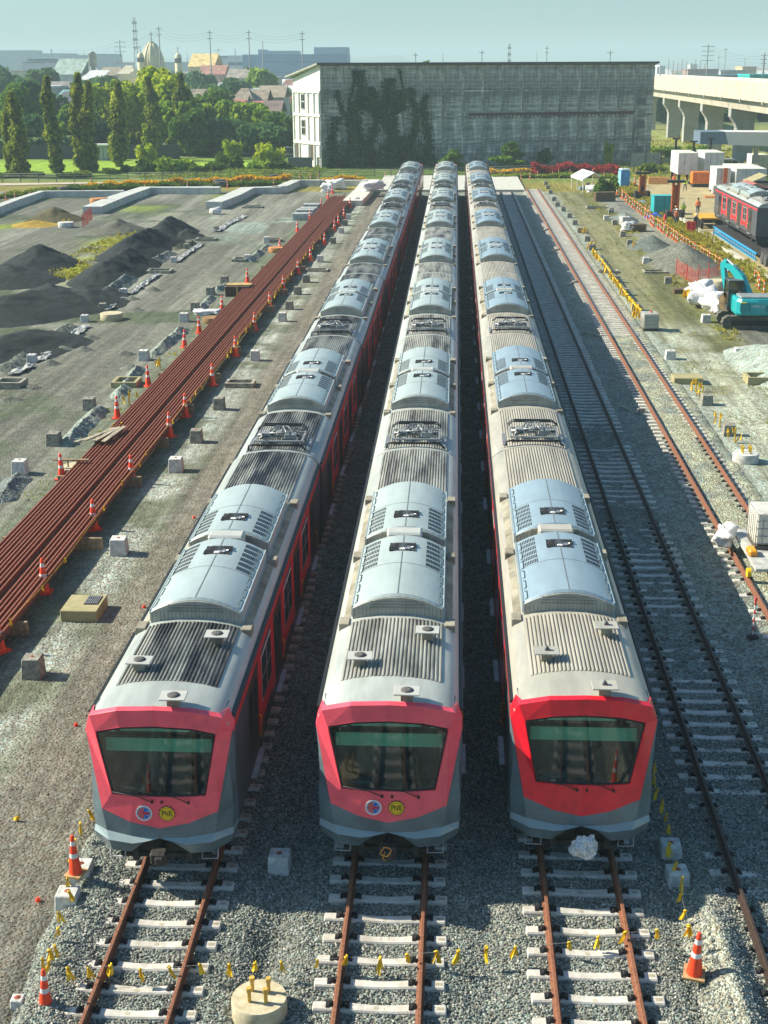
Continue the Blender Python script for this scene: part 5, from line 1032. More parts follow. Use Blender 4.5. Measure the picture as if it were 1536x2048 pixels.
# orange net fence
def net(p0, p1, label, h=1.0):
    a = G(*p0, -.3); b = G(*p1, -.3); t = thing('safety_netting', label, 'safety netting', (0, 0, 0), 0, 'orange net screens'); m = MB(); n = int((b-a).length/.30); 
    for i in range(n+1): p = a.lerp(b, i/n); m.box(p.x-.012, p.x+.012, p.y-.012, p.y+.012, -.25, -.25+h*(.9+.1*math.sin(i)))
    for k in range(7) if h < 1.3 else range(0, 7, 2): m.tube([a+Vector((0, 0, .1+k*h/7)), a.lerp(b, .5)+Vector((0, .1, .02+k*h/7)), b+Vector((0, 0, .1+k*h/7))], .014, 4)
    m.build('net', K('net_orange', (.85, .10, .06), .6), t)
    for f in (0, .5, 1): p = a.lerp(b, f); MB().box(p.x-.03, p.x+.03, p.y-.03, p.y+.03, -.4, .95).build('stake', K('net_orange', (.85, .1, .06), .6), t)
net((1352, 548), (1395, 572), 'orange netting leaning at the lower left of the big gravel heap', 1.2); net((1396, 560), (1436, 552), 'orange netting right behind the leaning one', .8); net((166, 455), (184, 440), 'orange netting scrap between the black sand heaps', 1.5)
# white tent
def tent():
    x, y = 19.3, 190.0; t = thing('canopy_tent', 'white peaked canopy tent at the far end of the dirt road', 'canopy tent', (x, y, -.35), .15); w_, d, h = 1.45, 3.2, 1.75
    for sx in (-1, 1):
        for yy in (-d, 0, d): MB().box(sx*w_-.05, sx*w_+.05, yy-.05, yy+.05, 0, h).build('leg', white_paint, t)
    MB().prism([(-w_-.15, h-.25), (-w_-.15, h), (0, h+.85), (w_+.15, h), (w_+.15, h-.25), (w_+.05, h-.1), (0, h+.75), (-w_-.05, h-.1)], -d-.2, d+.2, 'y').build('canopy', K('tent_white', (.78, .77, .72), .7, var=.05), t)
    for i in range(5): MB().box(-1.2+i*.5, -.85+i*.5, -.5, .3, 0, .5+.1*(i % 2), b=.04).build('stored_bag', K('bag_blue_grey', (.25, .34, .45), .8, var=.3), t)
tent()
# portable toilet
x, y = 24.9, 196; t = thing('portable_toilet', 'blue portable toilet with pale roof at the far end of the work road', 'portable toilet', (x, y, -.3), .25)
MB().box(-.62, .62, -.62, .62, 0, 2.15, b=.04).build('cabin', K('toilet_blue', (.02, .20, .55), .5, var=.1), t); MB().box(-.66, .66, -.66, .66, 2.15, 2.42, b=.12).build('roof', K('toilet_roof', (.55, .68, .72), .5), t); MB().box(-.48, .48, -.66, -.62, .1, 2.0, b=.01).build('door', K('toilet_door', (.04, .28, .65), .5), t); MB().box(-.70, -.62, -.55, .55, .0, 2.1).build('side_panel', K('toilet_side', (.25, .50, .60), .5), t)
# teal box
x, y = 24.9, 158.5; t = thing('teal_cabinet', 'teal equipment cabinet beside the work road', 'cabinet', (x, y, -.28), .1); MB().box(-1.2, 1.2, -.8, .8, .1, 2.0, b=.03).build('cabinet_body', K('teal_paint', (.02, .38, .40), .5, var=.08), t); MB().box(-1.25, 1.25, -.85, .85, 2.0, 2.08).build('lid', K('teal_lid', (.03, .45, .48), .5), t); MB().box(-1.1, 1.1, -.7, .7, 0, .1).build('skid', black, t); MB().box(-.02, .02, -.815, -.79, .2, 1.9).build('door_gap', black, t)
x, y = 23.6, 154.5; V = []; rr = random.Random(9)
heapo = heap('blue_tarp', 'crumpled blue tarpaulin left of the teal cabinet', 'tarpaulin', x, y, 1.3, 2.2, .7, (.02, .09, .34), 0, 700, .2, 0, res=30, fine=.35); x, y = P2(1285, 408); heap('grey_tarp', 'grey blue tarp bundle by the far barrier posts', 'tarpaulin', x, y, 1.2, 2.4, .6, (.16, .22, .26), 0, 705, .2, 0, res=26, fine=.3)
# masts of two orange lifting machines
om = K('machine_orange', (.62, .13, .02), .5, var=.2)
for (x, y, h, lab) in ((25.1, 178, 3.0, 'orange lifting mast on a dark base, left of the work road'), (25.5, 153.5, 3.9, 'tall orange lifting mast behind the teal cabinet')):
    t = thing('lifting_mast', lab, 'lifting jack', (x, y, -.28), 0, 'orange lifting masts'); MB().box(-.42, -.18, -.2, .2, 0, h).box(.18, .42, -.2, .2, 0, h).box(-.2, .2, .08, .18, 0, h-.3).build('mast', om, t)
    MB().box(-.95, .95, -.55, .5, h, h+.22).build('head_beam', black, t); MB().box(-1.0, -.5, -.6, .6, 0, .9, b=.1).box(.5, 1.0, -.6, .6, 0, .9, b=.1).box(-.9, .9, -.4, .5, 0, .4).build('base', under, t)
    MB().box(-.15, .15, -.3, -.2, .8, 1.5).build('carriage', under, t)
tag(MB().box(28.6, 31.6, 198.4, 198.8, -.2, .75, b=.04).build('orange_beam', K('pale_orange', (.72, .36, .12), .6, var=.1)), 'long pale orange beam lying at the back of the work road', 'steel beam')
# raised white containers
def container(x, y, z, w_, d, h, label, rz=0.0, leg=0.0, mt=None, group='white site containers'):
    mt = mt or K('container_white', (.62, .64, .62), .6, var=.12, scale=1.2, bump=.0); t = thing('container', label, 'container', (x, y, z), rz, group); m = MB()
    n = int(w_/.28); pts = [(-w_/2+w_*i/n, -d/2+(.05 if i % 2 else 0)) for i in range(n+1)]; vs = [(a, b, leg) for a, b in pts]+[(a, b, leg+h) for a, b in pts]; k = n+1
    m.add(vs, [(i, i+1, k+i+1, k+i) for i in range(n)]); m.box(-w_/2, w_/2, -d/2+.05, d/2, leg, leg+h); m.build('shell', mt, t)
    for sx in (-1, 1): MB().box(sx*w_/2-.06, sx*w_/2+.06, -d/2-.02, -d/2+.1, leg, leg+h+.02).build('corner_post', K('container_trim', (.70, .71, .68), .6), t)
    for sx in (-.18, .18): MB().box(sx*w_-.03, sx*w_+.03, -d/2-.012, -d/2+.02, leg+.1, leg+h-.1).build('locking_bar', steel, t)
    MB().box(-w_/2, w_/2, -d/2, d/2, leg+h, leg+h+.05).build('roof', K('container_roof', (.70, .69, .60), .7, var=.2), t)
    if leg:
        for sx in (-.42, 0, .42):
            for sy in (-.4, .4): MB().box(sx*w_-.12, sx*w_+.12, sy*d-.12, sy*d+.12, 0, leg).build('stilt', black, t)
    return t
container(33.8, 200.5, -.3, 2.6, 7.4, 2.9, 'left white ribbed container raised on dark stilts', 0, 1.5); container(37.6, 201.5, -.3, 2.6, 7.4, 2.9, 'right white ribbed container raised on dark stilts', 0, 1.5)
for (x, h) in ((33.2, 5.6), (35.8, 5.2), (38.2, 5.6)): tag(MB().box(x-.14, x+.14, 204.6, 204.9, -.3, h).box(x-.5, x+.5, 204.6, 204.9, h, h+.2).build('dark_pillar', black), {33.2: 'dark steel pillar above the left white container', 35.8: 'dark steel pillar between the white containers', 38.2: 'dark steel pillar above the right white container'}[x], 'pillar')
t = thing('generator', 'orange generator skid under the right white container', 'generator', (35.2, 194.5, -.3)); MB().box(-1.2, 1.2, -.9, .9, .5, 2.1, b=.05).build('housing', K('gen_orange', (.75, .20, .02), .5, var=.15), t)
for i in range(3): MB().box(-1.1+i*.78, -.45+i*.78, -.915, -.89, .75, 1.9).build('panel', K('gen_orange2', (.65, .15, .02), .5, var=.15), t)
MB().box(-1.1, 1.1, -.8, .8, 0, .5).build('skid', under, t)
# white box lorry and its boxes
container(39.6, 187, -.3, 3.8, 10, 2.6, 'big white cargo box beside the parked red train car', 0, .7); container(36.2, 185.5, -.3, 1.7, 5, 3.0, 'tall white box in front of the cargo box', 0, .3); MB().box(-.25, .25, -2.7, -2.6, .6, 3.4).build('hydraulic_leg', om, thing('support_leg', 'orange upright support leg on the tall white box', 'support leg', (36.4, 185.3, -.3)))
t = thing('winch_unit', 'dark winch with orange plate at the front of the tall white box', 'winch', (35.0, 178.5, -.3)); MB().lathe([(.7, -.5), (.7, .5)], 16, M=Matrix.Translation((1.0, 0, 1.0)) @ Matrix.Rotation(R(90), 4, 'Y')).build('drum', K('winch_blue', (.08, .14, .22), .6, var=.3), t); MB().box(-1.9, -.4, -.5, .5, 0, .2, b=.03).build('foot_plate', K('gen_orange', (.75, .2, .02), .5), t); MB().box(-.4, 1.8, -.6, .6, 0, .6, b=.05).build('frame', under, t); MB().box(-1.0, -.1, -.3, .4, .4, 1.6, b=.15).build('engine', K('pale_engine', (.55, .55, .48), .6), t)
# pink and brown site roofs
for (x, y, w_, d, h, c, lab) in ((37.4, 171, 5.0, 5, 1.6, (.42, .14, .12), 'low shed with faded pink red roof right of the white box'), (40.2, 178, 3.5, 4, 2.0, (.36, .32, .16), 'low shed with mustard roof behind the pink one'), (38.6, 155, 5, 10, 2.0, (.40, .44, .42), 'low shed with pale grey roof behind the parked train car')):
    t = thing('site_shed', lab, 'shed', (x, y, -.3)); MB().box(-w_/2, w_/2, -d/2, d/2, 0, h).build('wall', K('shed_wall', (.25, .24, .20), .8), t); MB().prism([(-w_/2-.3, h), (0, h+.9), (w_/2+.3, h), (w_/2+.3, h+.08), (0, h+1.0), (-w_/2-.3, h+.08)], -d/2-.3, d/2+.3, 'y').build('roof', K('shed_roof%d' % int(c[0]*100), c, .7, var=.2), t)
# van
t = thing('parked_van', 'silver van parked under the viaduct behind the containers', 'van', (44.2, 221, -.3), 0, None)
MB().prism([(-2.4, .35), (2.3, .35), (2.4, .8), (2.2, 1.15), (1.45, 1.45), (.95, 2.05), (.6, 2.15), (-2.2, 2.15), (-2.4, 1.9)], -.9, .9, 'y').build('body', K('van_silver', (.42, .46, .48), .35, metal=.4), t)
MB().prism([(1.35, 1.4), (.95, 1.95), (.2, 1.95), (.2, 1.35)], -.91, -.90, 'y').prism([(.1, 1.35), (.1, 1.92), (-2.0, 1.92), (-2.1, 1.35)], -.91, -.90, 'y').build('side_window', darkglass, t)
for x in (-1.55, 1.5):
    for s in (-1, 1): MB().lathe([(.34, -.1), (.34, .1)], 16, M=Matrix.Translation((x, s*.82, .34)) @ Matrix.Rotation(R(90), 4, 'X')).build('wheel', ribseal, t)
# pale guard cabins at the far right
container(48.1, 219, -.3, 2.4, 4, 2.7, 'white guard cabin at the right under the footbridge', 0, .2); container(51.4, 219, -.3, 3.4, 3, 2.5, 'grey sided cabin touching the right picture edge', 0, .2, K('cabin_grey', (.30, .31, .28), .7))
t = thing('lookout_stand', 'pale yellow stand on thin legs left of the guard cabin', 'stand', (45.1, 208, -.3)); MB().box(-.9, .9, -.5, .5, 1.3, 1.45).box(-.9, -.75, -.5, .5, 1.45, 2.1).box(.75, .9, -.5, .5, 1.45, 2.0).box(-.9, .9, .4, .5, 1.45, 2.2).build('seat_box', K('stand_cream', (.60, .52, .30), .7), t)
for sx in (-.85, .85):
    for sy in (-.45, .45): MB().box(sx-.04, sx+.04, sy-.04, sy+.04, 0, 1.3).build('leg', white_paint, t)
# parked train car on a lowbed with blue side frames
pk = dup(PROTO_P, label='parked red and grey train car standing on the blue lowbed at the right', group='x'); del pk['group']; pk.location = (28.75, 120.0, .75); 
for o in list(pk.children):
    if o.name.startswith('red_stripe'): pass
t = thing('lowbed_trailer', 'long blue framed lowbed trailer under the parked train car', 'trailer', (28.75, 120.0, -.28)); bl = K('trailer_blue', (.03, .33, .62), .5, var=.15)
MB().box(-1.3, 1.3, -1.5, 20.5, .55, .72).build('deck', under, t)
for sx in (-1, 1):
    MB().box(sx*1.42-.05, sx*1.42+.05, -.8, 20, .55, .68).box(sx*1.42-.05, sx*1.42+.05, -.8, 20, .0, .10).build('side_beam', bl, t)
    for k in range(26):
        yy = -.7+k*.79; MB().tube([(sx*1.42, yy, .05), (sx*(1.52), yy+.2, .35), (sx*1.42, yy+.55, .62)], .055, 5).build('side_strut', bl, t)
for yy in (-2.9, -4.2):
    for sx in (-1, 1): MB().lathe([(.5, -.2), (.52, -.1), (.52, .1), (.5, .2)], 18, M=Matrix.Translation((sx*1.25, yy, .5)) @ Matrix.Rotation(R(90), 4, 'Y')).lathe([(.22, -.22), (.22, .22)], 12, M=Matrix.Translation((sx*1.25, yy, .5)) @ Matrix.Rotation(R(90), 4, 'Y')).build('wheel', K('tyre', (.10, .095, .09), .85), t)
MB().box(-1.2, 1.2, -5, -1.2, .5, 1.2, b=.05).build('gooseneck', under, t)
tag(MB().box(27.9, 30.0, 112.4, 114.4, -.2, 3.0, b=.1).build('truck_cab', K('truck_teal', (.02, .25, .34), .45, var=.1)), 'teal tractor cab edge in front of the parked train car', 'truck')
t = thing('flat_dolly', 'yellow topped flat dolly behind the parked train car', 'dolly', (27.9, 145.5, -.28)); MB().box(-1.3, 1.5, -2.4, 2.6, 1.0, 1.14).build('platform', K('dolly_yellow', (.72, .38, .03), .6, var=.15), t)
for sx in (-1.1, 1.2):
    for k in range(4): MB().lathe([(.38, -.14), (.38, .14)], 14, M=Matrix.Translation((sx, -1.9+k*1.3, .4)) @ Matrix.Rotation(R(90), 4, 'Y')).build('wheel', under, t)
MB().box(-1.0, 1.2, -2.2, 2.4, .6, 1.0).build('chassis', under, t)
# ---- excavator
def excavator():
    t = thing('excavator', 'turquoise crawler excavator with folded boom at the right edge', 'excavator', (20.55, 88.3, -.30), 0); tq = K('excavator_turquoise', (.015, .40, .42), .4, var=.06, coat=.3); tqd = K('excavator_turquoise_dark', (.012, .26, .28), .45, var=.06); trk = K('track_mud', (.13, .125, .10), .9, var=.4, scale=6)
    for yy, nm in ((-.95, 0), (.95, 1)):
        m = MB(); pts = []
        for i in range(9): a = R(90+180*i/8); pts.append((-1.65+.42*math.cos(a), .42+.42*math.sin(a)))
        for i in range(9): a = R(-90+180*i/8); pts.append((1.65+.42*math.cos(a), .42+.42*math.sin(a)))
        m.prism(pts, yy-.27, yy+.27, 'y')
        for i in range(16):
            x = -1.7+i*.226; m.box(x, x+.12, yy-.28, yy+.28, .835, .87).box(x, x+.12, yy-.28, yy+.28, -.02, .02)
        for sx in (-1, 1):
            for k in range(5): a = R(90+sx*(18+k*36)); m.box(-.06, .06, yy-.28, yy+.28, .42, .455, M=Matrix.Translation((sx*-1.65*-1*(-1), 0, .42)) @ Matrix.Rotation(-(a-R(90)), 4, 'Y'))
        m.build('track', trk, t); MB().box(-1.5, 1.5, yy-.285, yy-.27, .25, .60).build('track_frame', under, t)
    MB().lathe([(.75, .75), (.75, 1.0)], 20).build('slew_ring', under, t)
    up = bpy.data.objects.new('upper_body', None); COL.objects.link(up); up.parent = t; up.location = (0, 0, 0)
    poly = [(-1.28, -1.45), (-1.05, -1.72), (0, -1.82), (1.05, -1.72), (1.28, -1.45), (1.28, .9), (-1.28, .9)]
    # counterweight: rounded block with recessed grille panels facing the camera
    m = MB(); nz = 6
    for k in range(nz):
        pass
    b = bmesh.new(); lo = [b.verts.new((x*1.0, y*.94, .98)) for x, y in poly]; mi = [b.verts.new((x*1.02, y, 1.12)) for x, y in poly]; m2 = [b.verts.new((x*1.02, y, 1.85)) for x, y in poly]; hi = [b.verts.new((x*.97, y*.96, 2.02)) for x, y in poly]
    for A_, B_ in ((lo, mi), (mi, m2), (m2, hi)):
        for i in range(7): j = (i+1) % 7; b.faces.new((A_[i], A_[j], B_[j], B_[i]))
    b.faces.new(hi); b.faces.new(lo[::-1]); me = bpy.data.meshes.new('counterweight'); b.to_mesh(me); b.free(); me.materials.append(tq); link('counterweight', me, up)
    for s in (-1, 1):
        MB().prism([(s*.50, 1.28), (s*1.15, 1.28), (s*1.15, 1.78), (s*.62, 1.82), (s*.50, 1.6)][::s], -1.84, -1.60, 'y').build('side_grille_panel', tqd, up)
        for k in range(4): MB().box(min(s*.62, s*1.08), max(s*.62, s*1.08), -1.855, -1.62, 1.34+k*.1, 1.38+k*.1).build('grille_slot', tq, up)
        MB().box(min(s*.75, s*1.12), max(s*.75, s*1.12), -1.858, -1.62, 1.80, 1.84).build('reflector', yellow, up)
    tx = text_mesh('maker_lettering', 'KOBELCO', .19, white_paint, .004, up, (-.02, -1.835, 1.60), (R(90), 0, 0))
    MB().box(-1.05, 1.2, -1.4, .2, 2.0, 2.14, b=.04).build('engine_hood', K('hood_grey', (.25, .28, .28), .6), up); MB().lathe([(.06, 2.1), (.06, 2.45)], 8, (.9, -1.0, 0)).build('exhaust', under, up)
    # cab on the left
    m = MB()
    for (x, y) in ((-1.5, .35), (-.62, .35), (-1.5, 1.75), (-.62, 1.75)): m.box(x-.04, x+.04, y-.04, y+.04, 1.05, 2.85)
    m.box(-1.54, -.58, .30, 1.80, 2.80, 2.92, b=.03).box(-1.54, -.58, .30, 1.80, 1.0, 1.25); m.build('cab_frame', K('cab_dark_grey', (.06, .065, .065), .5), up)
    MB().box(-1.5, -.62, .36, 1.74, 1.25, 2.8).build('cab_glass', sheet_glass('cab_glass', (.30, .36, .36)), up); MB().box(-1.2, -.8, .7, 1.1, 1.25, 2.1, b=.08).build('operator_seat', black, up)
    # boom, arm, bucket : folded in behind the cab (pointing away, +y), seen over the body
    def beam(nm, pts, w_, mt): # pts (y,z) outline centre line with depth
        m = MB(); P = pts; L_ = []; R_ = []
        for i, (a, b_, d) in enumerate(P):
            q0 = P[max(i-1, 0)]; q1 = P[min(i+1, len(P)-1)]; tx_, ty_ = q1[0]-q0[0], q1[1]-q0[1]; l = math.hypot(tx_, ty_); nx_, ny_ = -ty_/l, tx_/l; L_.append((a+nx_*d, b_+ny_*d)); R_.append((a-nx_*d, b_-ny_*d))
        outl = L_+R_[::-1]; m.prism(outl, -w_/2, w_/2, 'x'); return m
    bo = beam('boom', [(.2, 1.5, .15), (.7, 2.2, .22), (1.3, 3.0, .27), (2.0, 3.55, .22), (2.8, 3.75, .12)], .36, tq).build('boom', tq, up, (.15, 0, 0)); bo.rotation_euler = (0, 0, R(38))
    ar = beam('arm', [(2.55, 4.05, .11), (2.85, 3.7, .18), (2.65, 2.8, .15), (2.35, 1.9, .11)], .28, tq).build('arm', tq, up, (.15, 0, 0)); ar.rotation_euler = (0, 0, R(38))
    m = MB()
    for sx in (-.24, .24): m.tube([(sx, .6, 1.5), (sx, 1.4, 2.8)], .07, 8)
    o = m.build('boom_cylinder', steel, up, (.15, 0, 0)); o.rotation_euler = (0, 0, R(38)); o = MB().tube([(0, 1.5, 3.5), (0, 2.6, 4.05)], .07, 8).build('arm_cylinder', steel, up, (.15, 0, 0)); o.rotation_euler = (0, 0, R(38))
    o = MB().prism([(2.4, 1.9), (2.1, 1.5), (1.7, 1.3), (1.5, 1.0), (2.0, .7), (2.6, .9), (2.7, 1.5)], -.4, .4, 'x').build('bucket', K('bucket_worn', (.20, .14, .06), .7, var=.3), up, (.15, 0, 0)); o.rotation_euler = (0, 0, R(38))
    up.rotation_euler = (0, 0, 0)
excavator()
# ---- workers
def body_mesh(pose, nm='body'):
    J = {'pel': (0, 0, .95, .15), 'wai': (0, 0, 1.12, .14), 'che': (0, .01, 1.36, .17), 'nek': (0, .02, 1.52, .06), 'hea': (0, .0, 1.60, .085), 'top': (0, .0, 1.72, .09)}
    st = pose == 'walk'; sit = pose == 'sit'; E_ = [('pel', 'wai'), ('wai', 'che'), ('che', 'nek'), ('nek', 'hea'), ('hea', 'top')]
    for s, n in ((-1, 'l'), (1, 'r')):
        dy = .22*s if st else 0
        J['sh'+n] = (s*.19, 0, 1.43, .07); J['el'+n] = (s*.27, .05-dy*.6, 1.16, .05); J['wr'+n] = (s*.25, -.12 if pose == 'hold' else -.02-dy, .95 if pose != 'hold' else 1.15, .038); J['ha'+n] = (s*.24, -.2 if pose == 'hold' else -.04-dy, .86 if pose != 'hold' else 1.18, .045)
        J['hi'+n] = (s*.10, 0, .88, .10); J['kn'+n] = (s*.11, dy*.7-.03, .50, .072); J['an'+n] = (s*.12, dy*1.4+.02, .10, .05); J['to'+n] = (s*.13, dy*1.4-.14, .045, .045)
        E_ += [('che', 'sh'+n), ('sh'+n, 'el'+n), ('el'+n, 'wr'+n), ('wr'+n, 'ha'+n), ('pel', 'hi'+n), ('hi'+n, 'kn'+n), ('kn'+n, 'an'+n), ('an'+n, 'to'+n)]
        if sit: J['kn'+n] = (s*.13, -.42, .50, .075); J['an'+n] = (s*.14, -.40, .1, .05); J['to'+n] = (s*.14, -.55, .05, .045)
    if sit:
        for k_ in list(J):
            if k_[:2] not in ('kn', 'an', 'to'): a = J[k_]; J[k_] = (a[0], a[1]+.0-(a[2]-.95)*.2, a[2]-.42, a[3])
    ks = list(J); me = bpy.data.meshes.new(nm); me.from_pydata([J[k_][:3] for k_ in ks], [(ks.index(a), ks.index(b)) for a, b in E_], [])
    o = bpy.data.objects.new('_b', me); COL.objects.link(o); sk = o.modifiers.new('s', 'SKIN'); ly = me.skin_vertices[0] if me.skin_vertices else None
    if ly is None: bm_ = bmesh.new(); bm_.from_mesh(me); bm_.verts.layers.skin.verify(); bm_.to_mesh(me); bm_.free(); ly = me.skin_vertices[0]
    for i, k_ in enumerate(ks): r_ = J[k_][3]; ly.data[i].radius = (r_*(1.25 if k_ in ('che', 'wai', 'pel') else 1), r_*(.8 if k_ in ('che', 'wai', 'pel') else 1)); ly.data[i].use_root = (k_ == 'pel')
    o.modifiers.new('u', 'SUBSURF').levels = 1; dg = bpy.context.evaluated_depsgraph_get(); r = bpy.data.meshes.new_from_object(o.evaluated_get(dg)); bpy.data.objects.remove(o); r.name = nm; return r, J
def person(x, y, rz, pose, top, leg, hat, label, vest=None, s=1.0):
    t = thing('person', label, 'person', (x, y, g0(x, y) if x < 26.5 else -.26), rz); me, J = body_mesh(pose); me.materials.clear()
    for m_ in (K('skin_brown', (.30, .16, .10), .7), top, leg, K('boots', (.05, .04, .03), .8)): me.materials.append(m_)
    off = .42 if pose == 'sit' else 0
    for p in me.polygons:
        z = p.center.z+off*(p.center.y > -.2)
        p.material_index = 0 if z > 1.50 else (1 if z > .98 else (2 if p.center.z > .14 else 3))
        if .80 < p.center.z < .98 and abs(p.center.x) > .2 and pose != 'sit': p.material_index = 0
    link('body', me, t)
    if hat:
        hz = J['top'][2]; MB().lathe([(.155, 0), (.125, .02), (.12, .08), (.07, .14), (.01, .16)], 12, (J['top'][0], J['top'][1], hz-.03)).build('hard_hat', hat, t)
    if vest: 
        zc = J['che'][2]; yc = J['che'][1]; MB().lathe([(.20, -.36), (.20, -.1), (.215, .02), (.17, .13), (.09, .17)], 14, (0, 0, 0), cap=False, M=Matrix.Translation((0, yc, zc)) @ Matrix.Diagonal((1.08, .72, 1, 1))).build('vest', vest, t)
    t.scale = (s,)*3; return t
hv = K('vest_lime', (.42, .60, .05), .6); hvo = K('vest_orange', (.85, .22, .05), .6); dk = K('trousers_dark', (.03, .035, .05), .8); jn = K('trousers_blue', (.07, .10, .16), .8); pk_ = K('shirt_pink', (.62, .28, .22), .8); hw_ = K('hat_white', (.78, .78, .74), .4); hy = K('hat_orange', (.80, .30, .05), .4)
person(24.6, 146.3, .3, 'hold', pk_, jn, hw_, 'worker in a pink orange shirt and white helmet by the kerb, nearest of the pair', hvo); person(25.0, 149.6, 2.8, 'stand', K('shirt_grey', (.25, .2, .18), .8), dk, hy, 'worker with an orange helmet half hidden behind the pink shirted one')
person(26.4, 153.2, .2, 'hold', hv, dk, hw_, 'worker in a lime vest and black trousers at the mast foot', hv, 1.05); person(28.6, 156.8, .1, 'stand', hvo, jn, K('hair', (.03, .02, .02), .9), 'worker in an orange shirt and blue trousers standing alone on the work road', hvo, 1.05)
person(25.9, 141.8, .5, 'stand', dk, dk, hw_, 'dark clothed worker with a white helmet behind the red barrier'); person(25.9, 192, 1.2, 'sit', K('shirt_red', (.6, .15, .1), .8), dk, hy, 'seated worker in red orange near the blue toilet', hvo)
person(32.0, 187, -.5, 'walk', hv, jn, hy, 'worker in lime walking before the orange generator', hv); person(31.4, 193, 0, 'stand', pk_, dk, K('hat_red', (.6, .05, .05), .4), 'worker in pink beside the container stilts', hvo)
for (x, y) in ((25.1, 141.2), (25.5, 140.8)): tag(MB().box(x-.25, x+.25, y-.03, y+.03, -.28, .75, b=.02).box(x-.03, x+.03, y-.3, y+.3, -.28, -.1).build('red_barrier', K('barrier_red', (.65, .05, .06), .5)), 'small red barrier board beside the dark clothed worker', 'barrier', 'small red barrier boards')
x, y = 24.5, 150.5; tag(MB().lathe([(.18, 0), (.18, .7), (.1, .85)], 10).build('red_canister', red_l, None, (23.9, 149.5, -.3)), 'small red canister by the blue tarpaulin', 'canister')
# thin stick posts in the weeds
for px, py, h, sl_ in ((1362, 452, 2.2, 'thin dark stake in the weeds nearest the teal cabinet'), (1392, 475, 2.4, 'tallest thin dark stake in the weeds by the red barrier'), (1423, 492, 2.3, 'thin dark stake in the weeds nearest the parked train'), (1412, 492, 1.5, 'short dark stake beside the taller one at the lowbed')): x, y = P2(px, py); tag(MB().tube([(0, 0, 0), (.12, 0, h*.5), (.05, .1, h)], .035, 5).build('dry_stick', K('stick_brown', (.10, .08, .04), .9), None, (x, y, -.35)), sl_, 'stake', 'thin stakes at the work road')
for (p0, p1) in (((1085, 462), (1102, 458)), ((1100, 505), (1120, 498)), ((1135, 570), (1160, 562)), ((1165, 665), (1200, 672)), ((1238, 815), (1258, 820)), ((1270, 825), (1290, 820))):
    a = G(*p0, -.15); b = G(*p1, -.15); tag(MB().tube([a, a.lerp(b, .4)+Vector((0, .25, .05)), b], .07, 5).build('rope_scrap', K('rope_pale', (.45, .43, .34), .9)), 'pale scrap of rope lying in the shade left of the outer track', 'rope', 'pale scraps between the tracks')
# ================================================================== PLANTS
def quads(C, size, rng, up=.0, aspect=1.0):
    n = len(C); a = rng.normal(size=(n, 3)); a /= np.linalg.norm(a, axis=1)[:, None]; b = rng.normal(size=(n, 3)); b -= (b*a).sum(1)[:, None]*a; b /= np.linalg.norm(b, axis=1)[:, None]
    s = size*(.6+.8*rng.random((n, 1))); a = a*s; b = b*s*aspect
    V = np.stack([C-a-b*.2, C-b, C+a*1.0+b*.15, C+b*.9], 1).reshape(-1, 3); F = np.arange(4*n).reshape(n, 4); return V, F
def shell_pts(rng, n, blobs, inner=.55):
    """points in the outer part of a set of ellipsoids (cx,cy,cz,rx,ry,rz)"""
    B = np.array(blobs, float); wgt = (B[:, 3]*B[:, 4]*B[:, 5])**.667; k = rng.choice(len(B), n, p=wgt/wgt.sum()); d = rng.normal(size=(n, 3)); d /= np.linalg.norm(d, axis=1)[:, None]
    r = inner+(1-inner)*rng.random((n, 1))**.6; return B[k, :3]+d*B[k, 3:]*r
def tree_obj(name, label, cat, x, y, z, blobs, n, size, lm, trunk=None, seed=0, group=None, tm=None):
    rng = np.random.default_rng(seed); t = thing(name, label, cat, (x, y, z), 0, group); C = shell_pts(rng, n, blobs); V, F = quads(C, size, rng); link('crown', npmesh('crown', V, F, lm), t)
    if trunk:
        m = MB(); m.tube([(0, 0, -.3), (.05, 0, trunk[1]*.5), (0, .05, trunk[1])], [trunk[0], trunk[0]*.75, trunk[0]*.45], 7)
        rr = random.Random(seed)
        for b in blobs[:6]: m.tube([(0, 0, trunk[1]*.6), (b[0]*.5, b[1]*.5, (trunk[1]+b[2])/2), (b[0], b[1], b[2])], [trunk[0]*.5, trunk[0]*.3, trunk[0]*.15], 5)
        m.build('trunk', tm or bark, t)
    return t
bark = K('bark', (.13, .10, .07), .9, var=.3, scale=5)
LD = leaf_mat('leaf_dark', (.075, .16, .03), (.19, .31, .04), .42, .8); LB = leaf_mat('leaf_bright', (.25, .38, .015), (.55, .58, .03), .5, .35); LM_ = leaf_mat('leaf_mid', (.13, .25, .025), (.36, .48, .04), .48, .5); LBL = leaf_mat('leaf_bluish', (.05, .13, .055), (.12, .22, .07), .35, .3)
LMAST = leaf_mat('leaf_mast_tree', (.05, .10, .022), (.40, .44, .05), .45, 1.2); LR = leaf_mat('leaf_red', (.26, .02, .03), (.42, .06, .05), .3, 1.5); LY = leaf_mat('flower_yellow', (.80, .42, .01), (.62, .45, .03), .3, 1.8); LG = leaf_mat('grass_green', (.16, .24, .03), (.30, .33, .05), .4, 1.5); LH = leaf_mat('hedge_green', (.05, .11, .02), (.15, .22, .03), .35, 1.2); LYG = leaf_mat('weed_yellow_green', (.30, .30, .04), (.42, .36, .06), .4, 2.0)
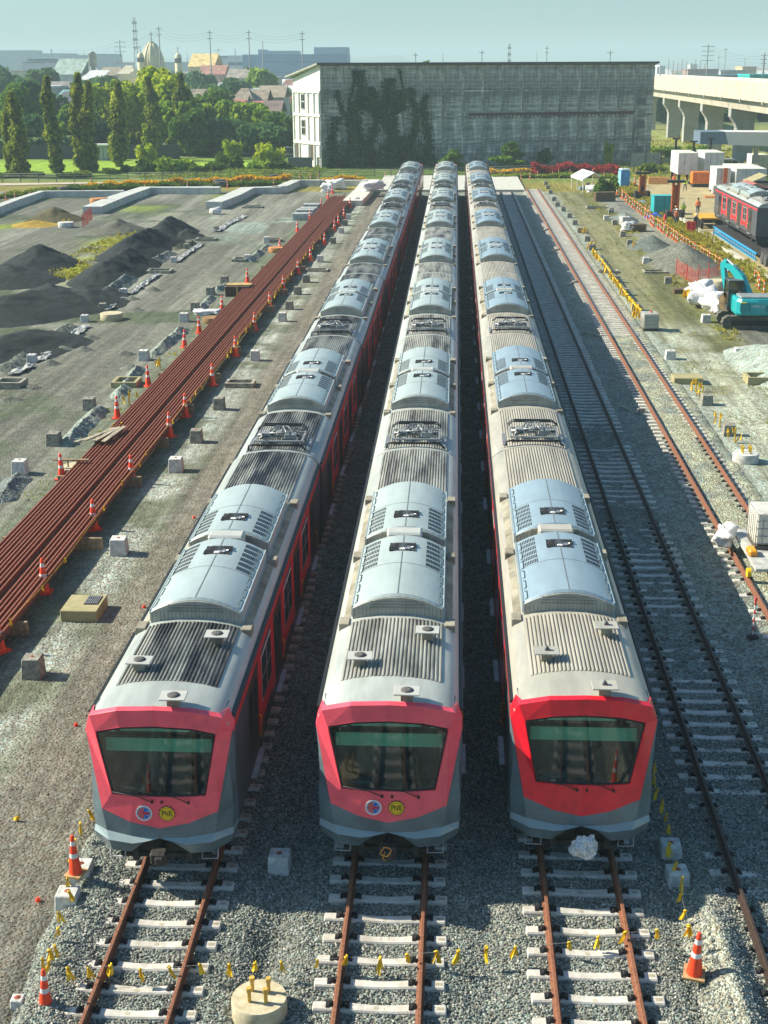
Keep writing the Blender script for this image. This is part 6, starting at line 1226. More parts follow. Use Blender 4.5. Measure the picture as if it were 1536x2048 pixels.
# mast trees : narrow drooping columns
def mast(px, pyb, pyt, pw, label, seed, Y=None, top2=None):
    b = G(px, pyb, -.4); Yb = b.y if Y is None else Y
    if Y is not None: b = D(px, pyb, Y); b.z = -.4
    top = D(px, pyt, Yb); h = top.z+.4; w_ = pw/ (D(px+1, pyt, Yb)-top).length if False else pw*(D(px+1, pyb, Yb)-D(px, pyb, Yb)).length/2
    rng = np.random.default_rng(seed); n = 3600; u = rng.random(n)**.85; zz = u*h; prof = np.interp(zz/h, [0, .07, .25, .5, .75, .92, 1], [.30, .85, 1.0, .86, .62, .30, .04])*w_
    prof = prof*.84*(.78+.35*np.sin(zz*1.7+seed)*np.sin(zz*.6+seed*2)); th = rng.random(n)*6.283; r = prof*(.55+.5*rng.random(n)); lobe = 1+.22*np.sin(3*th+zz*.8+seed)
    C = np.stack([r*lobe*np.cos(th)+.35*np.sin(zz*.35+seed), r*lobe*np.sin(th), zz], 1)
    if top2: C[:, 0] += np.where(rng.random(n) < .35, top2*np.clip(zz/h, 0, 1), 0); C[:, 2] *= np.where(C[:, 0] > w_*.5, .9, 1)
    V, F = quads(C, .34, rng, aspect=1.5); V[:, 2] -= 0; t = thing('mast_tree', label, 'mast tree', (b.x, Yb, -.4), 0, 'narrow mast trees on the lawn'); link('crown', npmesh('crown', V, F, LMAST), t)
    MB().tube([(0, 0, 0), (0, 0, h*.95)], [.22, .04], 7).build('trunk', bark, t); return t
for i, a in enumerate([(40, 356, 186, 46, 'leftmost mast tree, bushy and split at its top'), (110, 346, 155, 36, 'slender mast tree, second from the left'), (166, 344, 148, 44, 'left one of the close pair of tall mast trees'), (184, 345, 165, 38, 'right one of the close pair of tall mast trees'), (242, 334, 166, 46, 'leaning shaggy mast tree right of the pair', ), (306, 322, 156, 44, 'tall mast tree in front of the church'), (360, 312, 178, 36, 'left one of the three mast trees right of the church'), (371, 312, 148, 36, 'tallest middle one of the three mast trees right of the church'), (385, 312, 182, 22, 'thin right one of the three mast trees right of the church'), (28, 350, 200, 30, 'low companion of the leftmost mast tree')]): mast(*a, seed=50+i)
for i, (px, py, h, w_) in enumerate(((267, 318, 270, 12), (277, 318, 268, 12), (335, 318, 282, 12), (400, 312, 276, 12), (415, 312, 276, 11), (427, 312, 272, 13), (440, 312, 280, 12))): mast(px, py, h, w_, 'small yellow green mast sapling in the lawn hedge row', 80+i)
# random crown helper
def crown(rng, w_, h, d, k=9, z0=.0):
    return [(rng.uniform(-.5, .5)*w_*.8, rng.uniform(-.5, .5)*d*.8, z0+h*(.35+.5*rng.random()), w_*rng.uniform(.2, .34), d*rng.uniform(.2, .34), h*rng.uniform(.16, .28)) for _ in range(k)]+[(0, 0, z0+h*.5, w_*.36, d*.36, h*.38)]
def bigtree(pxc, pxw, pytop, Y, label, lm, seed, n=2600, size=.55, name='broadleaf_tree', cat='tree', group='trees beyond the lawn', d=None):
    c = D(pxc, pytop, Y); h = c.z+.5; sc = (D(pxc+1, pytop, Y)-c).length; w_ = pxw*sc; rng = np.random.default_rng(seed); d = d or w_*.8
    return tree_obj(name, label, cat, c.x, Y, -.5, crown(rng, w_, h, d), n, size, lm, (w_*.03+.1, h*.5), seed, group)
bt = [(30, 90, 170, 268, 'dark spreading tree at the far left edge', LD), (75, 90, 160, 290, 'dark bluish tree behind the second mast tree', LBL), (25, 70, 215, 262, 'low tree with dry leaves at the left edge', LM_), (125, 60, 215, 275, 'dark tree behind the slender mast tree', LD), (215, 90, 165, 285, 'bright yellow green tree left of the leaning mast tree', LB), (265, 90, 168, 275, 'bright yellow green tree right of the leaning mast tree', LB), (300, 80, 138, 290, 'tallest bright crown in front of the church', LB), (335, 90, 150, 280, 'bright green tree before the small bell tower', LB), (395, 100, 175, 300, 'dark round tree at the centre left', LD), (430, 90, 205, 285, 'green tree below the red roofs', LM_), (475, 90, 212, 288, 'dark green tree in front of the pink roofs', LD), (520, 90, 212, 280, 'mid green tree near the white building corner', LM_), (555, 70, 225, 275, 'dark tree touching the white building corner', LD), (440, 90, 235, 268, 'deep shaded tree above the saplings', LBL), (500, 110, 240, 265, 'deep shaded tree wall in the middle', LBL), (350, 90, 200, 268, 'green tree behind the three mast trees', LM_), (180, 60, 230, 270, 'dark tree between the mast pair and the lawn', LBL), (375, 60, 225, 262, 'dark tree right of the three mast trees', LD), (90, 60, 240, 262, 'banana like clump left behind the lawn wall', LM_), (60, 70, 230, 260, 'leafy dark clump behind the lawn wall', LBL)]
for i, (a, b, c, Y, l, lm) in enumerate(bt): bigtree(a, b, c, Y, l, lm, 200+i, n=3400 if lm is LB else 2600, size=.5)
ft = [(40, 90, 138, 430, 'rounded dark tree at the left horizon'), (10, 60, 150, 400, 'dark tree low at the left picture edge'), (85, 60, 142, 440, 'dark tree below the flat roofed white block'), (180, 90, 152, 400, 'long dark tree mass before the market roofs'), (345, 110, 128, 480, 'broad bluish tree right of the church'), (400, 70, 142, 460, 'broad bluish tree under the red flowers'), (440, 60, 162, 420, 'round dark tree left of the village roofs'), (527, 60, 140, 450, 'round green tree behind the village roofs'), (470, 50, 160, 430, 'round dark tree between the village roofs'), (225, 60, 165, 380, 'dark tree behind the leaning mast tree'), (505, 40, 142, 560, 'small far tree below the blue hall'), (845, 40, 124, 300, 'tree top peeping above the blank wall') ]
for i, (a, b, c, Y, l) in enumerate(ft): bigtree(a, b, c, Y, l, LBL if i not in (7,) else LM_, 300+i, n=1500, size=.9, group='far trees of the town')
# banana plants: large arching leaves
bl_m = leaf_mat('banana_leaf', (.10, .18, .05), (.25, .34, .16), .4, 1.0)
def banana(px, py, h, seed, label, Yo=None):
    b = G(px, py, -.5) if Yo is None else D(px, py, Yo); rr = random.Random(seed); t = thing('banana_plant', label, 'banana plant', (b.x, b.y, -.5), 0, 'banana plants'); MB().tube([(0, 0, 0), (0, 0, h*.55)], [.16, .09], 7).build('stem', K('banana_stem', (.16, .2, .08), .8), t)
    for k in range(9):
        a = k*.7+rr.uniform(-.2, .2); L_ = h*rr.uniform(.4, .6); V = []
        for j in range(7): f = j/6; r_ = L_*f*.9; z = h*.5+L_*(f*1.3-1.2*f*f); w_ = .30*math.sin(math.pi*min(1, f*.9+.1))+.02; V += [(r_*math.cos(a)-w_*math.sin(a), r_*math.sin(a)+w_*math.cos(a), z), (r_*math.cos(a)+w_*math.sin(a), r_*math.sin(a)-w_*math.cos(a), z-.04)]
        MB().add(V, [(2*j, 2*j+1, 2*j+3, 2*j+2) for j in range(6)]).build('leaf', bl_m, t)
for i, (px, Yy, h) in enumerate(((8, 258, 5.5), (52, 256, 5.5), (72, 257, 6), (118, 257, 5.2), (128, 259, 6), (96, 258, 4.5))):
    v = D(px, 300, Yy); banana(px, 300, h, 60+i, ['banana plant at the left picture edge', 'banana plant right of the leftmost mast tree', 'taller banana plant behind the lawn wall', 'banana plant right of the second mast tree', 'pale leaved banana plant before the dark shed', 'low banana plant left of the second mast tree'][i], Yy)
# bushes near the fence
def bush(px, py, pw, pyt, label, lm, seed, n=900, size=.24, group='bushes along the fence', cat='bush', name='bush'):
    b = G(px, py, -.35); top = D(px, pyt, b.y); sc = (D(px+1, pyt, b.y)-top).length; w_ = pw*sc; h = max(.4, top.z+.35); rng = np.random.default_rng(seed)
    bl = [(rng.uniform(-.4, .4)*w_, rng.uniform(-.3, .3)*min(w_, 3), h*rng.uniform(.25, .7), w_*.22, min(w_, 3)*.3, h*.3) for _ in range(7)]+[(0, 0, h*.35, w_*.42, min(w_, 3)*.4, h*.35)]
    t = thing(name, label, cat, (b.x, b.y, -.4), 0, group); C = shell_pts(rng, n, bl, .3); V, F = quads(C, size, rng); link('foliage', npmesh('foliage', V, F, lm), t); MB().tube([(0, 0, -.1), (.1, 0, h*.5)], [.08, .03], 5).build('stem', bark, t); return t
for i, a in enumerate([(300, 348, 60, 318, 'wide hedge bush behind the fence, left of centre', LH), (345, 350, 70, 310, 'dark rounded bush behind the fence', LM_), (372, 344, 60, 316, 'spreading bush with an orange patch below the three mast trees', LM_), (295, 330, 36, 278, 'bright upright bush in front of the church mast tree', LB), (265, 345, 40, 328, 'low bush left of the wide hedge', LH), (460, 340, 50, 302, 'leafy bush right of the saplings', LH), (466, 318, 34, 275, 'thin young tree above the leafy bush', LB), (540, 338, 60, 282, 'bright green bush at the white building foot', LB), (560, 342, 40, 320, 'low bush touching the white building', LH), (515, 342, 50, 315, 'low bush in the middle right of the lawn', LM_), (425, 345, 60, 322, 'low bush along the fence middle', LH), (375, 300, 40, 270, 'small dark round tree behind the hedge', LD), (225, 348, 40, 336, 'low tuft at the fence left', LH), (65, 352, 60, 340, 'low tuft at the fence far left', LH), (20, 356, 50, 344, 'low tuft at the left edge of the fence', LH), (150, 354, 80, 342, 'long low tuft below the mast pair', LG), (1090, 330, 30, 288, 'young leafy plant standing before the blank wall', LH), (1214, 330, 18, 280, 'slim bright sapling before the blank wall', LB), (1125, 348, 60, 338, 'low greens behind the flower bed', LH), (1330, 315, 70, 282, 'tangled bush behind the white containers', LM_), (1400, 312, 50, 290, 'bush right of the white containers', LM_), (1524, 375, 44, 336, 'leafy bush at the right edge beside the guard cabin', LM_), (1215, 392, 36, 352, 'bushy weeds right of the tent', LH), (1297, 345, 60, 326, 'bright green mound left of the white container', LG), (1195, 395, 22, 365, 'dark green covered bush behind the tent', LD)]): bush(*a[:5], a[5], 400+i)
# flat branched dark trees in front of the blank wall
for i, (px, py, pw, pyt, l) in enumerate(((1018, 332, 74, 278, 'dark layered tree in front of the blank wall'), (905, 335, 56, 296, 'small dark layered tree between the middle and right trains'))):
    b = D(px, py, 226); rng = np.random.default_rng(i); top = D(px, pyt, 226); sc = .079; h = top.z+.5; w_ = pw*sc; bl = [(rng.uniform(-.3, .3)*w_*(1-k/7), rng.uniform(-1, 1), h*(.3+.65*k/6), w_*.42*(1-k/8), 1.6*(1-k/8), .32) for k in range(6)]
    tree_obj('layered_tree', l, 'tree', b.x, 226, -.5, bl, 1500, .28, LD, (.15, h*.9), 40+i, 'layered trees at the blank wall')
# hedges, flower beds, grass : too many leaves to count
def bed(name, label, cat, pts, n, size, lm, h, seed, wid=1.2):
    rng = np.random.default_rng(seed); P = np.array([P2(*p) for p in pts]); d = np.linalg.norm(np.diff(P, axis=0), axis=1); cum = np.concatenate([[0], np.cumsum(d)]); s = rng.random(n)*cum[-1]; X = np.interp(s, cum, P[:, 0]); Y = np.interp(s, cum, P[:, 1])
    hh = h*(.55+.8*vnoise(s, s*0, 1.4, seed)); C = np.stack([X+rng.uniform(-.3, .3, n), Y+rng.uniform(-wid, wid, n), -.4+hh*rng.random(n)**.7], 1); V, F = quads(C, size, rng); tag(link(name, npmesh(name, V, F, lm)), label, cat, kind='stuff')
bed('yellow_flower_bed', 'strip of yellow orange flowers along the railing', 'flower bed', [(180, 376), (300, 372), (400, 368), (480, 364), (580, 361)], 8000, .2, LY, .85, 1, 1.0); bed('green_hedge', 'low green hedge under the yellow flowers', 'hedge', [(100, 384), (240, 380), (400, 374), (560, 370)], 6500, .2, LH, .7, 2, 1.6)
bed('yellow_flower_bed', 'short strip of yellow flowers before the left train end', 'flower bed', [(645, 361), (730, 360)], 1400, .16, LY, .6, 3, .8); bed('red_shrub_bed', 'bed of dark red shrubs in front of the blank wall', 'shrub bed', [(1065, 345), (1120, 345), (1180, 345), (1236, 347)], 6500, .26, LR, 1.25, 4, 3.2); bed('orange_flower_bed', 'strip of orange flowers left of the red shrubs', 'flower bed', [(980, 347), (1060, 346)], 1800, .18, LY, .7, 5, 1.2); bed('green_hedge', 'low green strip in front of the red shrubs', 'hedge', [(985, 356), (1100, 354), (1225, 355)], 4200, .2, LG, .5, 6, 1.6)
bed('wild_grass', 'green weeds at the left corner of the yard', 'weeds', [(-30, 400), (60, 388), (105, 384)], 2600, .2, LG, .5, 7, 2.0)
def weeds(name, label, region, n, size, lm, h, seed, thr=.5, sc=2.0):
    rng = np.random.default_rng(seed); x0, x1, y0, y1 = region; X = rng.uniform(x0, x1, n); Y = rng.uniform(y0, y1, n); k = fbm(X, Y, sc, seed, 3) > thr; X = X[k]; Y = Y[k]; m = len(X); Z = gh(X, Y)+h*rng.random(m)*.6; C = np.stack([X, Y, Z], 1); V, F = quads(C, size, rng, aspect=.35); V[:, 2] = V[:, 2]*1.0; tag(link(name, npmesh(name, V, F, lm)), label, 'weeds', kind='stuff')
weeds('verge_weeds', 'yellow green weeds on the verge between the orange posts and the work road', (22.8, 26.6, 96, 200), 16000, .22, LYG, .5, 11, .40, 2.4); weeds('road_weeds', 'sparse weeds along the dirt road edges', (18.0, 19.9, 66, 190), 5000, .13, LYG, .25, 12, .52); weeds('track_weeds', 'sparse tufts on the olive dirt road', (13.8, 18.2, 60, 190), 6000, .08, LG, .12, 13, .56); weeds('yard_weeds', 'yellow green weeds among the black sand heaps', (-33.5, -28, 106, 140), 2600, .2, LYG, .35, 14, .5); weeds('stack_weeds', 'small yellow green tufts left of the rail stack', (-15.9, -14.8, 50, 100), 500, .10, LYG, .25, 15, .58, 1.2)
weeds('far_weeds', 'rough grass between fence and white building', (-48, -20, 208, 232), 9000, .3, LG, .6, 16, .42, 4)
weeds('field_grass', 'rough grass under the viaduct', (28, 62, 206, 330), 9000, .4, LYG, .6, 17, .5, 6)
# ================================================================== FENCES
def railing(P, label, h=1.3, step=2.4, grp=None):
    t = thing('railing', label, 'railing', group=grp); pm_ = K('fence_grey', (.20, .22, .21), .6, metal=.3)
    for a, b in zip(P, P[1:]):
        a = Vector(a); b = Vector(b); n = max(1, int((b-a).length/step))
        for k in (0.35, .75, 1.0): MB().tube([a+Vector((0, 0, h*k)), b+Vector((0, 0, h*k))], .035, 4).build('rail', pm_, t)
        for i in range(n): p = a.lerp(b, i/n); MB().box(p.x-.05, p.x+.05, p.y-.05, p.y+.05, p.z, p.z+h+.05).build('post', pm_, t)
railing([(-90, 200.8, -.35), (-66, 202.5, -.35), (-47.6, 204.4, -.35), (-25, 207.9, -.35)], 'grey railing along the lawn, left half'); railing([(-25, 207.9, -.35), (-11, 210, -.35), (6, 216, -.35), (28, 226, -.35)], 'grey railing passing behind the trains to the red shrubs')
pathm = K('path_pale', (.50, .44, .33), .9, var=.15, scale=.8); tag(MB().add([(-90, 197.5, -.25), (-50, 203.0, -.25), (-24, 206.6, -.25), (-24, 205.6, -.25), (-50, 200.6, -.25), (-90, 190, -.25)], [(0, 5, 4, 1), (1, 4, 3, 2)]).build('footpath', pathm), kind='structure')
tag(MB().box(-150, -50, 256, 256.4, -.5, 2.2).build('boundary_wall', K('boundary_dark', (.07, .08, .085), .9, var=.2)), 'long dark boundary wall behind the lawn', 'wall'); tag(MB().box(-26.5, -22.5, 229.3, 229.6, -.6, 1.6).build('garden_wall', K('wall_worn', (.20, .20, .17), .9, var=.3)), 'short worn wall at the foot of the white building', 'wall')
t = thing('lawn_kiosk', 'small pale kiosk half hidden between the mast trees', 'kiosk', (*P2(202, 320), -.4)); MB().box(-1.6, 1.6, -1, 1, 0, 2.7).build('wall', K('kiosk_grey', (.3, .33, .33), .8), t); MB().box(-1.9, 1.9, -1.3, 1.3, 2.7, 2.95).build('roof', white_paint, t)
for k in range(4): MB().box(-1.4+k*.8, -1.1+k*.8, -1.03, -1.0, .4, 2.2).build('pane', K('kiosk_glass', (.45, .5, .5), .3), t)
t = thing('wall_gate', 'dark framed gate with white boards near the wall right end', 'gate', (32.3, 229.5, -.4), .29)
for k in range(2): MB().box(-2.7+k*2.7, -.15+k*2.7, -.05, .05, .4, 2.6).build('gate_leaf', K('gate_pale', (.36, .36, .33), .8, var=.3), t)
for k in range(3): MB().box(-2.85+k*2.75, -2.7+k*2.75, -.08, .08, 0, 3.0).build('gate_post', under, t)
# ================================================================== BLANK WALL BUILDING
def building():
    A = Vector((-21.1, 231.5, -.6)); B = Vector((35.7, 248.7, -.6)); L_ = (B-A).length; rz = math.atan2(B.y-A.y, B.x-A.x); t = thing('hall_building', 'huge grey concrete hall with a blank stained long wall, vines and a white windowed end', 'building', A, rz); H = 17.05
    wm = bpy.data.materials.new('stained_concrete'); wm.use_nodes = True; N = wm.node_tree.nodes; L = wm.node_tree.links; b = N['Principled BSDF']; b.inputs['Roughness'].default_value = .9
    tc = N.new('ShaderNodeTexCoord'); mp = N.new('ShaderNodeMapping'); mp.inputs['Scale'].default_value = (.9, .9, .16); L.new(tc.outputs['Object'], mp.inputs[0]); n1 = N.new('ShaderNodeTexNoise'); n1.inputs['Scale'].default_value = 1.6; n1.inputs['Detail'].default_value = 8; n1.inputs['Roughness'].default_value = .7; L.new(mp.outputs[0], n1.inputs['Vector'])
    n2 = N.new('ShaderNodeTexNoise'); n2.inputs['Scale'].default_value = .13; n2.inputs['Detail'].default_value = 6; L.new(tc.outputs['Object'], n2.inputs['Vector']); mp2 = N.new('ShaderNodeMapping'); mp2.inputs['Scale'].default_value = (.25, .25, 3.2); L.new(tc.outputs['Object'], mp2.inputs[0]); n3 = N.new('ShaderNodeTexNoise'); n3.inputs['Scale'].default_value = 1.1; n3.inputs['Detail'].default_value = 5; L.new(mp2.outputs[0], n3.inputs['Vector'])
    a = N.new('ShaderNodeMath'); a.operation = 'ADD'; L.new(n1.outputs[0], a.inputs[0]); L.new(n2.outputs[0], a.inputs[1]); a2 = N.new('ShaderNodeMath'); a2.operation = 'MULTIPLY_ADD'; L.new(n3.outputs[0], a2.inputs[0]); a2.inputs[1].default_value = .7; L.new(a.outputs[0], a2.inputs[2])
    cr = N.new('ShaderNodeValToRGB'); L.new(a2.outputs[0], cr.inputs[0]); e = cr.color_ramp.elements; e[0].position = .0; e[0].color = (.075, .085, .08, 1); e[1].position = 1; e[1].color = (.78, .77, .68, 1)
    mr = N.new('ShaderNodeMapRange'); mr.inputs[1].default_value = 1.08; mr.inputs[2].default_value = 1.62; L.new(a2.outputs[0], mr.inputs[0]); L.new(mr.outputs[0], cr.inputs[0]); x = cr.color_ramp.elements.new(.45); x.color = (.26, .275, .245, 1); L.new(cr.outputs[0], b.inputs['Base Color'])
    MB().prism([(.1, .3), (L_, .3), (L_, 10.4), (-2.6, 10.4)], 0, H-2.9, 'z').prism([(.1, .3), (L_, .3), (L_, 2.2), (-.35, 2.2)], H-2.9, H-.75, 'z').build('hall_core', wm, t)
    # bays and floors : recessed panels between pilasters and string courses
    nb = 17; bw = L_/nb; fl = [0, 4.1, 8.25, 12.4, H-.4]; pan = {}
    for i in range(nb):
        for j in range(4):
            key = (j,); 
            if key not in pan: pan[key] = MB().box(.16, bw-.02, .06, .30, fl[j]+.14, fl[j+1]-.10, b=.02).mesh('wall_panel', wm)
            o = link('wall_panel', pan[key], t, (i*bw, random.uniform(-.02, .03), 0))
        MB().box(i*bw-.08, i*bw+.14, -.02 if i % 2 else -.08, .32, 0, H-.4).build('pilaster', wm, t)
    for j in (1, 2, 3): MB().box(0, L_, -.04, .28, fl[j]-.09, fl[j]+.13).build('string_course', wm, t)
    MB().box(25.6, L_-3.6, -.10, .2, 8.35, 8.85).build('red_brick_band', K('band_red_brown', (.15, .06, .06), .9, var=.3, scale=3), t)
    rr = random.Random(4)
    for k in range(38): x = 25.8+k*.755; MB().box(x, x+.12, -.14, -.08, 8.0, 8.7).build('rebar_stub', under, t)
    MB().box(L_-2.9, L_-1.4, -.0, .1, 9.9, 11.1).build('blocked_opening', K('block_fill', (.14, .15, .15), .9), t); MB().box(L_-2.9, L_-1.4, -.0, .1, 5.9, 7.2).build('blocked_opening', K('block_fill', (.14, .15, .15), .9), t); MB().box(L_-2.9, L_-1.4, -.0, .1, 1.6, 2.9).build('blocked_opening', K('block_fill', (.14, .15, .15), .9), t)
    # roof slab, pitched down to the back; the white end wall stands a little askew to the long wall
    rfm = K('roof_slab', (.42, .42, .34), .8, var=.2); zf, zb = H-.02, H-2.15
    MB().add([(-.7, -.5, zf-.26), (L_+.5, -.5, zf-.26), (L_+.5, 11.2, zb-.26), (-4.0, 11.2, zb-.26), (-.7, -.5, zf), (L_+.5, -.5, zf), (L_+.5, 11.2, zb), (-4.0, 11.2, zb)], [(3, 2, 1, 0), (4, 5, 6, 7), (0, 1, 5, 4), (1, 2, 6, 5), (2, 3, 7, 6), (3, 0, 4, 7)]).build('roof', rfm, t)
    MB().box(-.6, L_+.5, -.62, -.5, H-.34, H-.0).build('roof_edge', K('roof_edge_dark', (.05, .055, .06), .7), t)
    ww = K('end_wall_white', (.78, .77, .70), .8, var=.08, scale=1.0); ME = Matrix.Rotation(R(15), 4, 'Z') @ Matrix.Diagonal((1, .70, 1, 1))
    MB().prism([(.0, 2.0), (2.6, 2.0), (2.6, .1), (15, .1), (15, H-2.5), (.0, H-.35)], -.05, .12, 'x', M=ME).build('end_wall', ww, t)
    for (y, w_) in ((.6, 2.1), (3.4, 2.6), (6.6, 1.2), (11.6, 1.2), (14.6, 1)):
        for z0, z1 in ((.2, 3.9), (4.5, 8.55), (8.95, 12.3)): MB().box(-.30, -.05, y-.17, y+.17, z0 if y > 3 or z0 > 1 else 2.1, z1, M=ME).build('wall_fin', ww, t)
    for z in (4.0, 8.55, 12.3): MB().box(-.26, -.05, 0, 14.95, z, z+.42, M=ME).build('ledge', ww, t)
    for z in (5.4, 9.6):
        f = MB().box(-.16, -.05, 8.4, 10.4, z, z+2.6, M=ME).build('window', winf, t)
        for a_ in (0, 1):
            for b_ in (0, 1): MB().box(-.18, -.16, 8.52+a_*.95, 9.32+a_*.95, z+.15+b_*1.25, z+1.15+b_*1.25, M=ME).build('pane', darkglass, f)
    MB().box(-.08, -.05, 4.2, 6.0, 1.4, 3.9, M=ME).build('doorway', K('door_brown', (.10, .07, .05), .8), t); MB().box(-.08, -.05, 12.2, 14, .3, 3.9, M=ME).build('doorway', K('door_brown', (.1, .07, .05), .8), t)
    # vines : leaves clinging in hanging curtains
    rng = np.random.default_rng(3); C = []
    cols = [(2.2, 1.4, 0, 8.6), (4.6, 1.0, 0, 9), (6.4, 1.4, 2, 15.8), (8.9, 1.3, 0, 13.2), (11.3, 1.6, 0, 14.5), (12.9, 1.2, 0, 12.6), (15.7, 1.1, 0, 13.0), (18.0, 1.0, 0, 12.0), (14.3, .7, 0, 5), (3.3, .6, 9, 12.8), (5.2, .5, 9, 15.9), (13.9, .3, 11, 16)]
    for (x, w_, z0, z1) in cols:
        n = int(650*w_*(z1-z0)/8); zz = z0+(z1-z0)*rng.random(n); sp = w_*(.45+.55*vnoise(zz, zz*0+x, 1.9, 5))*(1.0+.5*np.clip(3-zz, 0, 3)/3); C.append(np.stack([x+rng.normal(size=n)*sp*.5+.5*np.sin(zz*.6+x), -.12-.25*rng.random(n), zz], 1))
    n = 1500; X = rng.uniform(5, 14.5, n); Z = 10.2+2.3*rng.random(n)-.9*vnoise(X, X*0, 1.3, 7)*2; C.append(np.stack([X, -.12-.3*rng.random(n), Z], 1)); n = 3600; X = rng.uniform(.3, 19.5, n); Z = 5*rng.random(n)**1.9*(.4+.9*vnoise(X, X*0, 1.8, 8)); C.append(np.stack([X, -.15-.7*rng.random(n), Z], 1))
    V, F = quads(np.concatenate(C), .17, rng); v = link('wall_vines', npmesh('wall_vines', V, F, leaf_mat('vine_leaf', (.022, .06, .028), (.05, .11, .035), .2, .6)), t); v['kind'] = 'stuff'
    for i in range(9): MB().tube([(1+i*2.2, -.1, 0), (1.3+i*2.2, -.12, 4), (1+i*2.2+rr.uniform(-.6, .6), -.1, 11+rr.uniform(-2, 3))], [.09, .06, .03], 5).build('vine_stem', bark, t)
    return t
building()
# ================================================================== VIADUCT
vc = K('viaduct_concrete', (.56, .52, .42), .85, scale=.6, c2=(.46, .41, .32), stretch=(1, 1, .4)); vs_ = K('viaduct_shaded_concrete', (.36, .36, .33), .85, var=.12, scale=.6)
t = thing('viaduct', 'tall pale concrete viaduct crossing behind the yard at the upper right', 'viaduct', (50.2, 0, 0))
for a, b in ((186, 214), (214.08, 242), (242.08, 275), (275.08, 308), (308.08, 340), (340.08, 420), (420.1, 520)):
    MB().prism([(-2.2, 10.35), (-2.35, 13.3), (-2.05, 13.3), (-1.95, 11.2), (9.2, 11.2), (9.3, 13.3), (9.6, 13.3), (9.5, 10.35)], a, b, 'y').build('deck_span', vc, t)
    MB().prism([(-.9, 8.6), (-1.3, 10.35), (8.4, 10.35), (8.0, 8.6)], a, b, 'y').build('girder', vc, t)
for Y in (250, 279, 307, 330, 372, 410):
    # flared pier
    MB().prism([(.3, -.8), (.3, 5.2), (.0, 6.0), (-.9, 7.2), (-.9, 8.6), (3.7, 8.6), (3.7, 7.4), (3.3, 6.6), (3.3, -.8)], Y-1.3, Y+1.3, 'y').build('pier', vs_, t)
for k in range(12): y = 200+k*17; MB().box(-2.5, -2.3, y, y+.35, 10.0, 10.5).build('drain_spout', vc, t)
for k in range(14):
    y = 330+k*9; MB().box(-2.2, -1.9, y, y+.3, 13.3, 15.6).build('rail_post', white_paint, t)
MB().box(-2.25, -1.95, 330, 450, 15.5, 15.7).build('top_rail', white_paint, t)
t = thing('footbridge', 'flat white and grey footbridge beam in front of the viaduct piers', 'footbridge', (0, 0, 0)); a = D(1397, 258, 212); b = D(1570, 262, 214)
MB().prism([(a.x, 4.6), (a.x, 6.4), (a.x+3.6, 6.4), (a.x+4.2, 4.6)], 210, 216, 'y').build('grey_end', K('bridge_grey', (.14, .20, .26), .6), t); MB().prism([(a.x+3.62, 6.4), (a.x+4.22, 4.5), (b.x+8, 4.0), (b.x+8, 6.2)], 209.98, 216, 'y').build('white_fascia', K('bridge_white', (.62, .63, .64), .6, var=.04), t)
for x in (46.2, 58): MB().box(x, x+.5, 212, 213, -.4, 4.55).build('column', steel, t)
# ================================================================== TOWN
def box_house(x, y, w_, d, h, wallc, roofc, label, group=None, roof='gable', rz=0.0, win=3, base=-1.0, name='house', cat='house', floors=1, over=.4):
    t = thing(name, label, cat, (x, y, base), rz, group); MB().box(-w_/2, w_/2, -d/2, d/2, 0, h).build('wall', K('town_wall_%s' % (str(wallc)), wallc, .85, var=.12, scale=.3), t); rm = K('town_roof_%s' % (str(roofc)), roofc, .75, var=.25, scale=.5, stretch=(1, 1, 1))
    if roof == 'gable': MB().prism([(-d/2-over, h), (0, h+d*.22), (d/2+over, h), (d/2+over, h+.15), (0, h+d*.22+.18), (-d/2-over, h+.15)], -w_/2-over, w_/2+over, 'x').build('roof', rm, t)
    elif roof == 'hip': MB().add([(-w_/2-over, -d/2-over, h), (w_/2+over, -d/2-over, h), (w_/2+over, d/2+over, h), (-w_/2-over, d/2+over, h), (-w_*.2, 0, h+d*.25), (w_*.2, 0, h+d*.25)], [(0, 1, 5, 4), (1, 2, 5), (2, 3, 4, 5), (3, 0, 4), (3, 2, 1, 0)]).build('roof', rm, t)
    elif roof == 'shed': MB().prism([(-d/2-over, h-.3), (d/2+over, h+d*.18), (d/2+over, h+d*.18+.2), (-d/2-over, h-.1)], -w_/2-over, w_/2+over, 'x').build('roof', rm, t)
    else: MB().box(-w_/2-.2, w_/2+.2, -d/2-.2, d/2+.2, h, h+.5).build('roof', rm, t)
    for f in range(floors):
        for i in range(win):
            x0 = -w_/2+w_*(i+.28)/win; x1 = -w_/2+w_*(i+.72)/win; z0 = h*(f+.35)/floors; z1 = h*(f+.75)/floors; MB().box(x0, x1, -d/2-.06, -d/2, z0, z1).build('window', K('town_window', (.05, .07, .08), .3), t)
    return t
def H_(px, pyb, pyt, pw, Y, *a, **k):
    """house whose roof line shows at pyt; base on the ground"""
    c = D(px, pyt, Y); sc = (D(px+1, pyt, Y)-c).length; base = -1.0; return box_house(c.x, Y, pw*sc, a[0], c.z-base-k.pop('rh', 2), a[1], a[2], a[3], base=base, **k)
brn = (.32, .26, .19); pnk = (.45, .16, .14); gry = (.42, .43, .41); crm = (.62, .56, .38); wht = (.66, .67, .65); teal = (.20, .42, .40); dgy = (.16, .17, .18)
Vl = 'village houses beyond the trees'
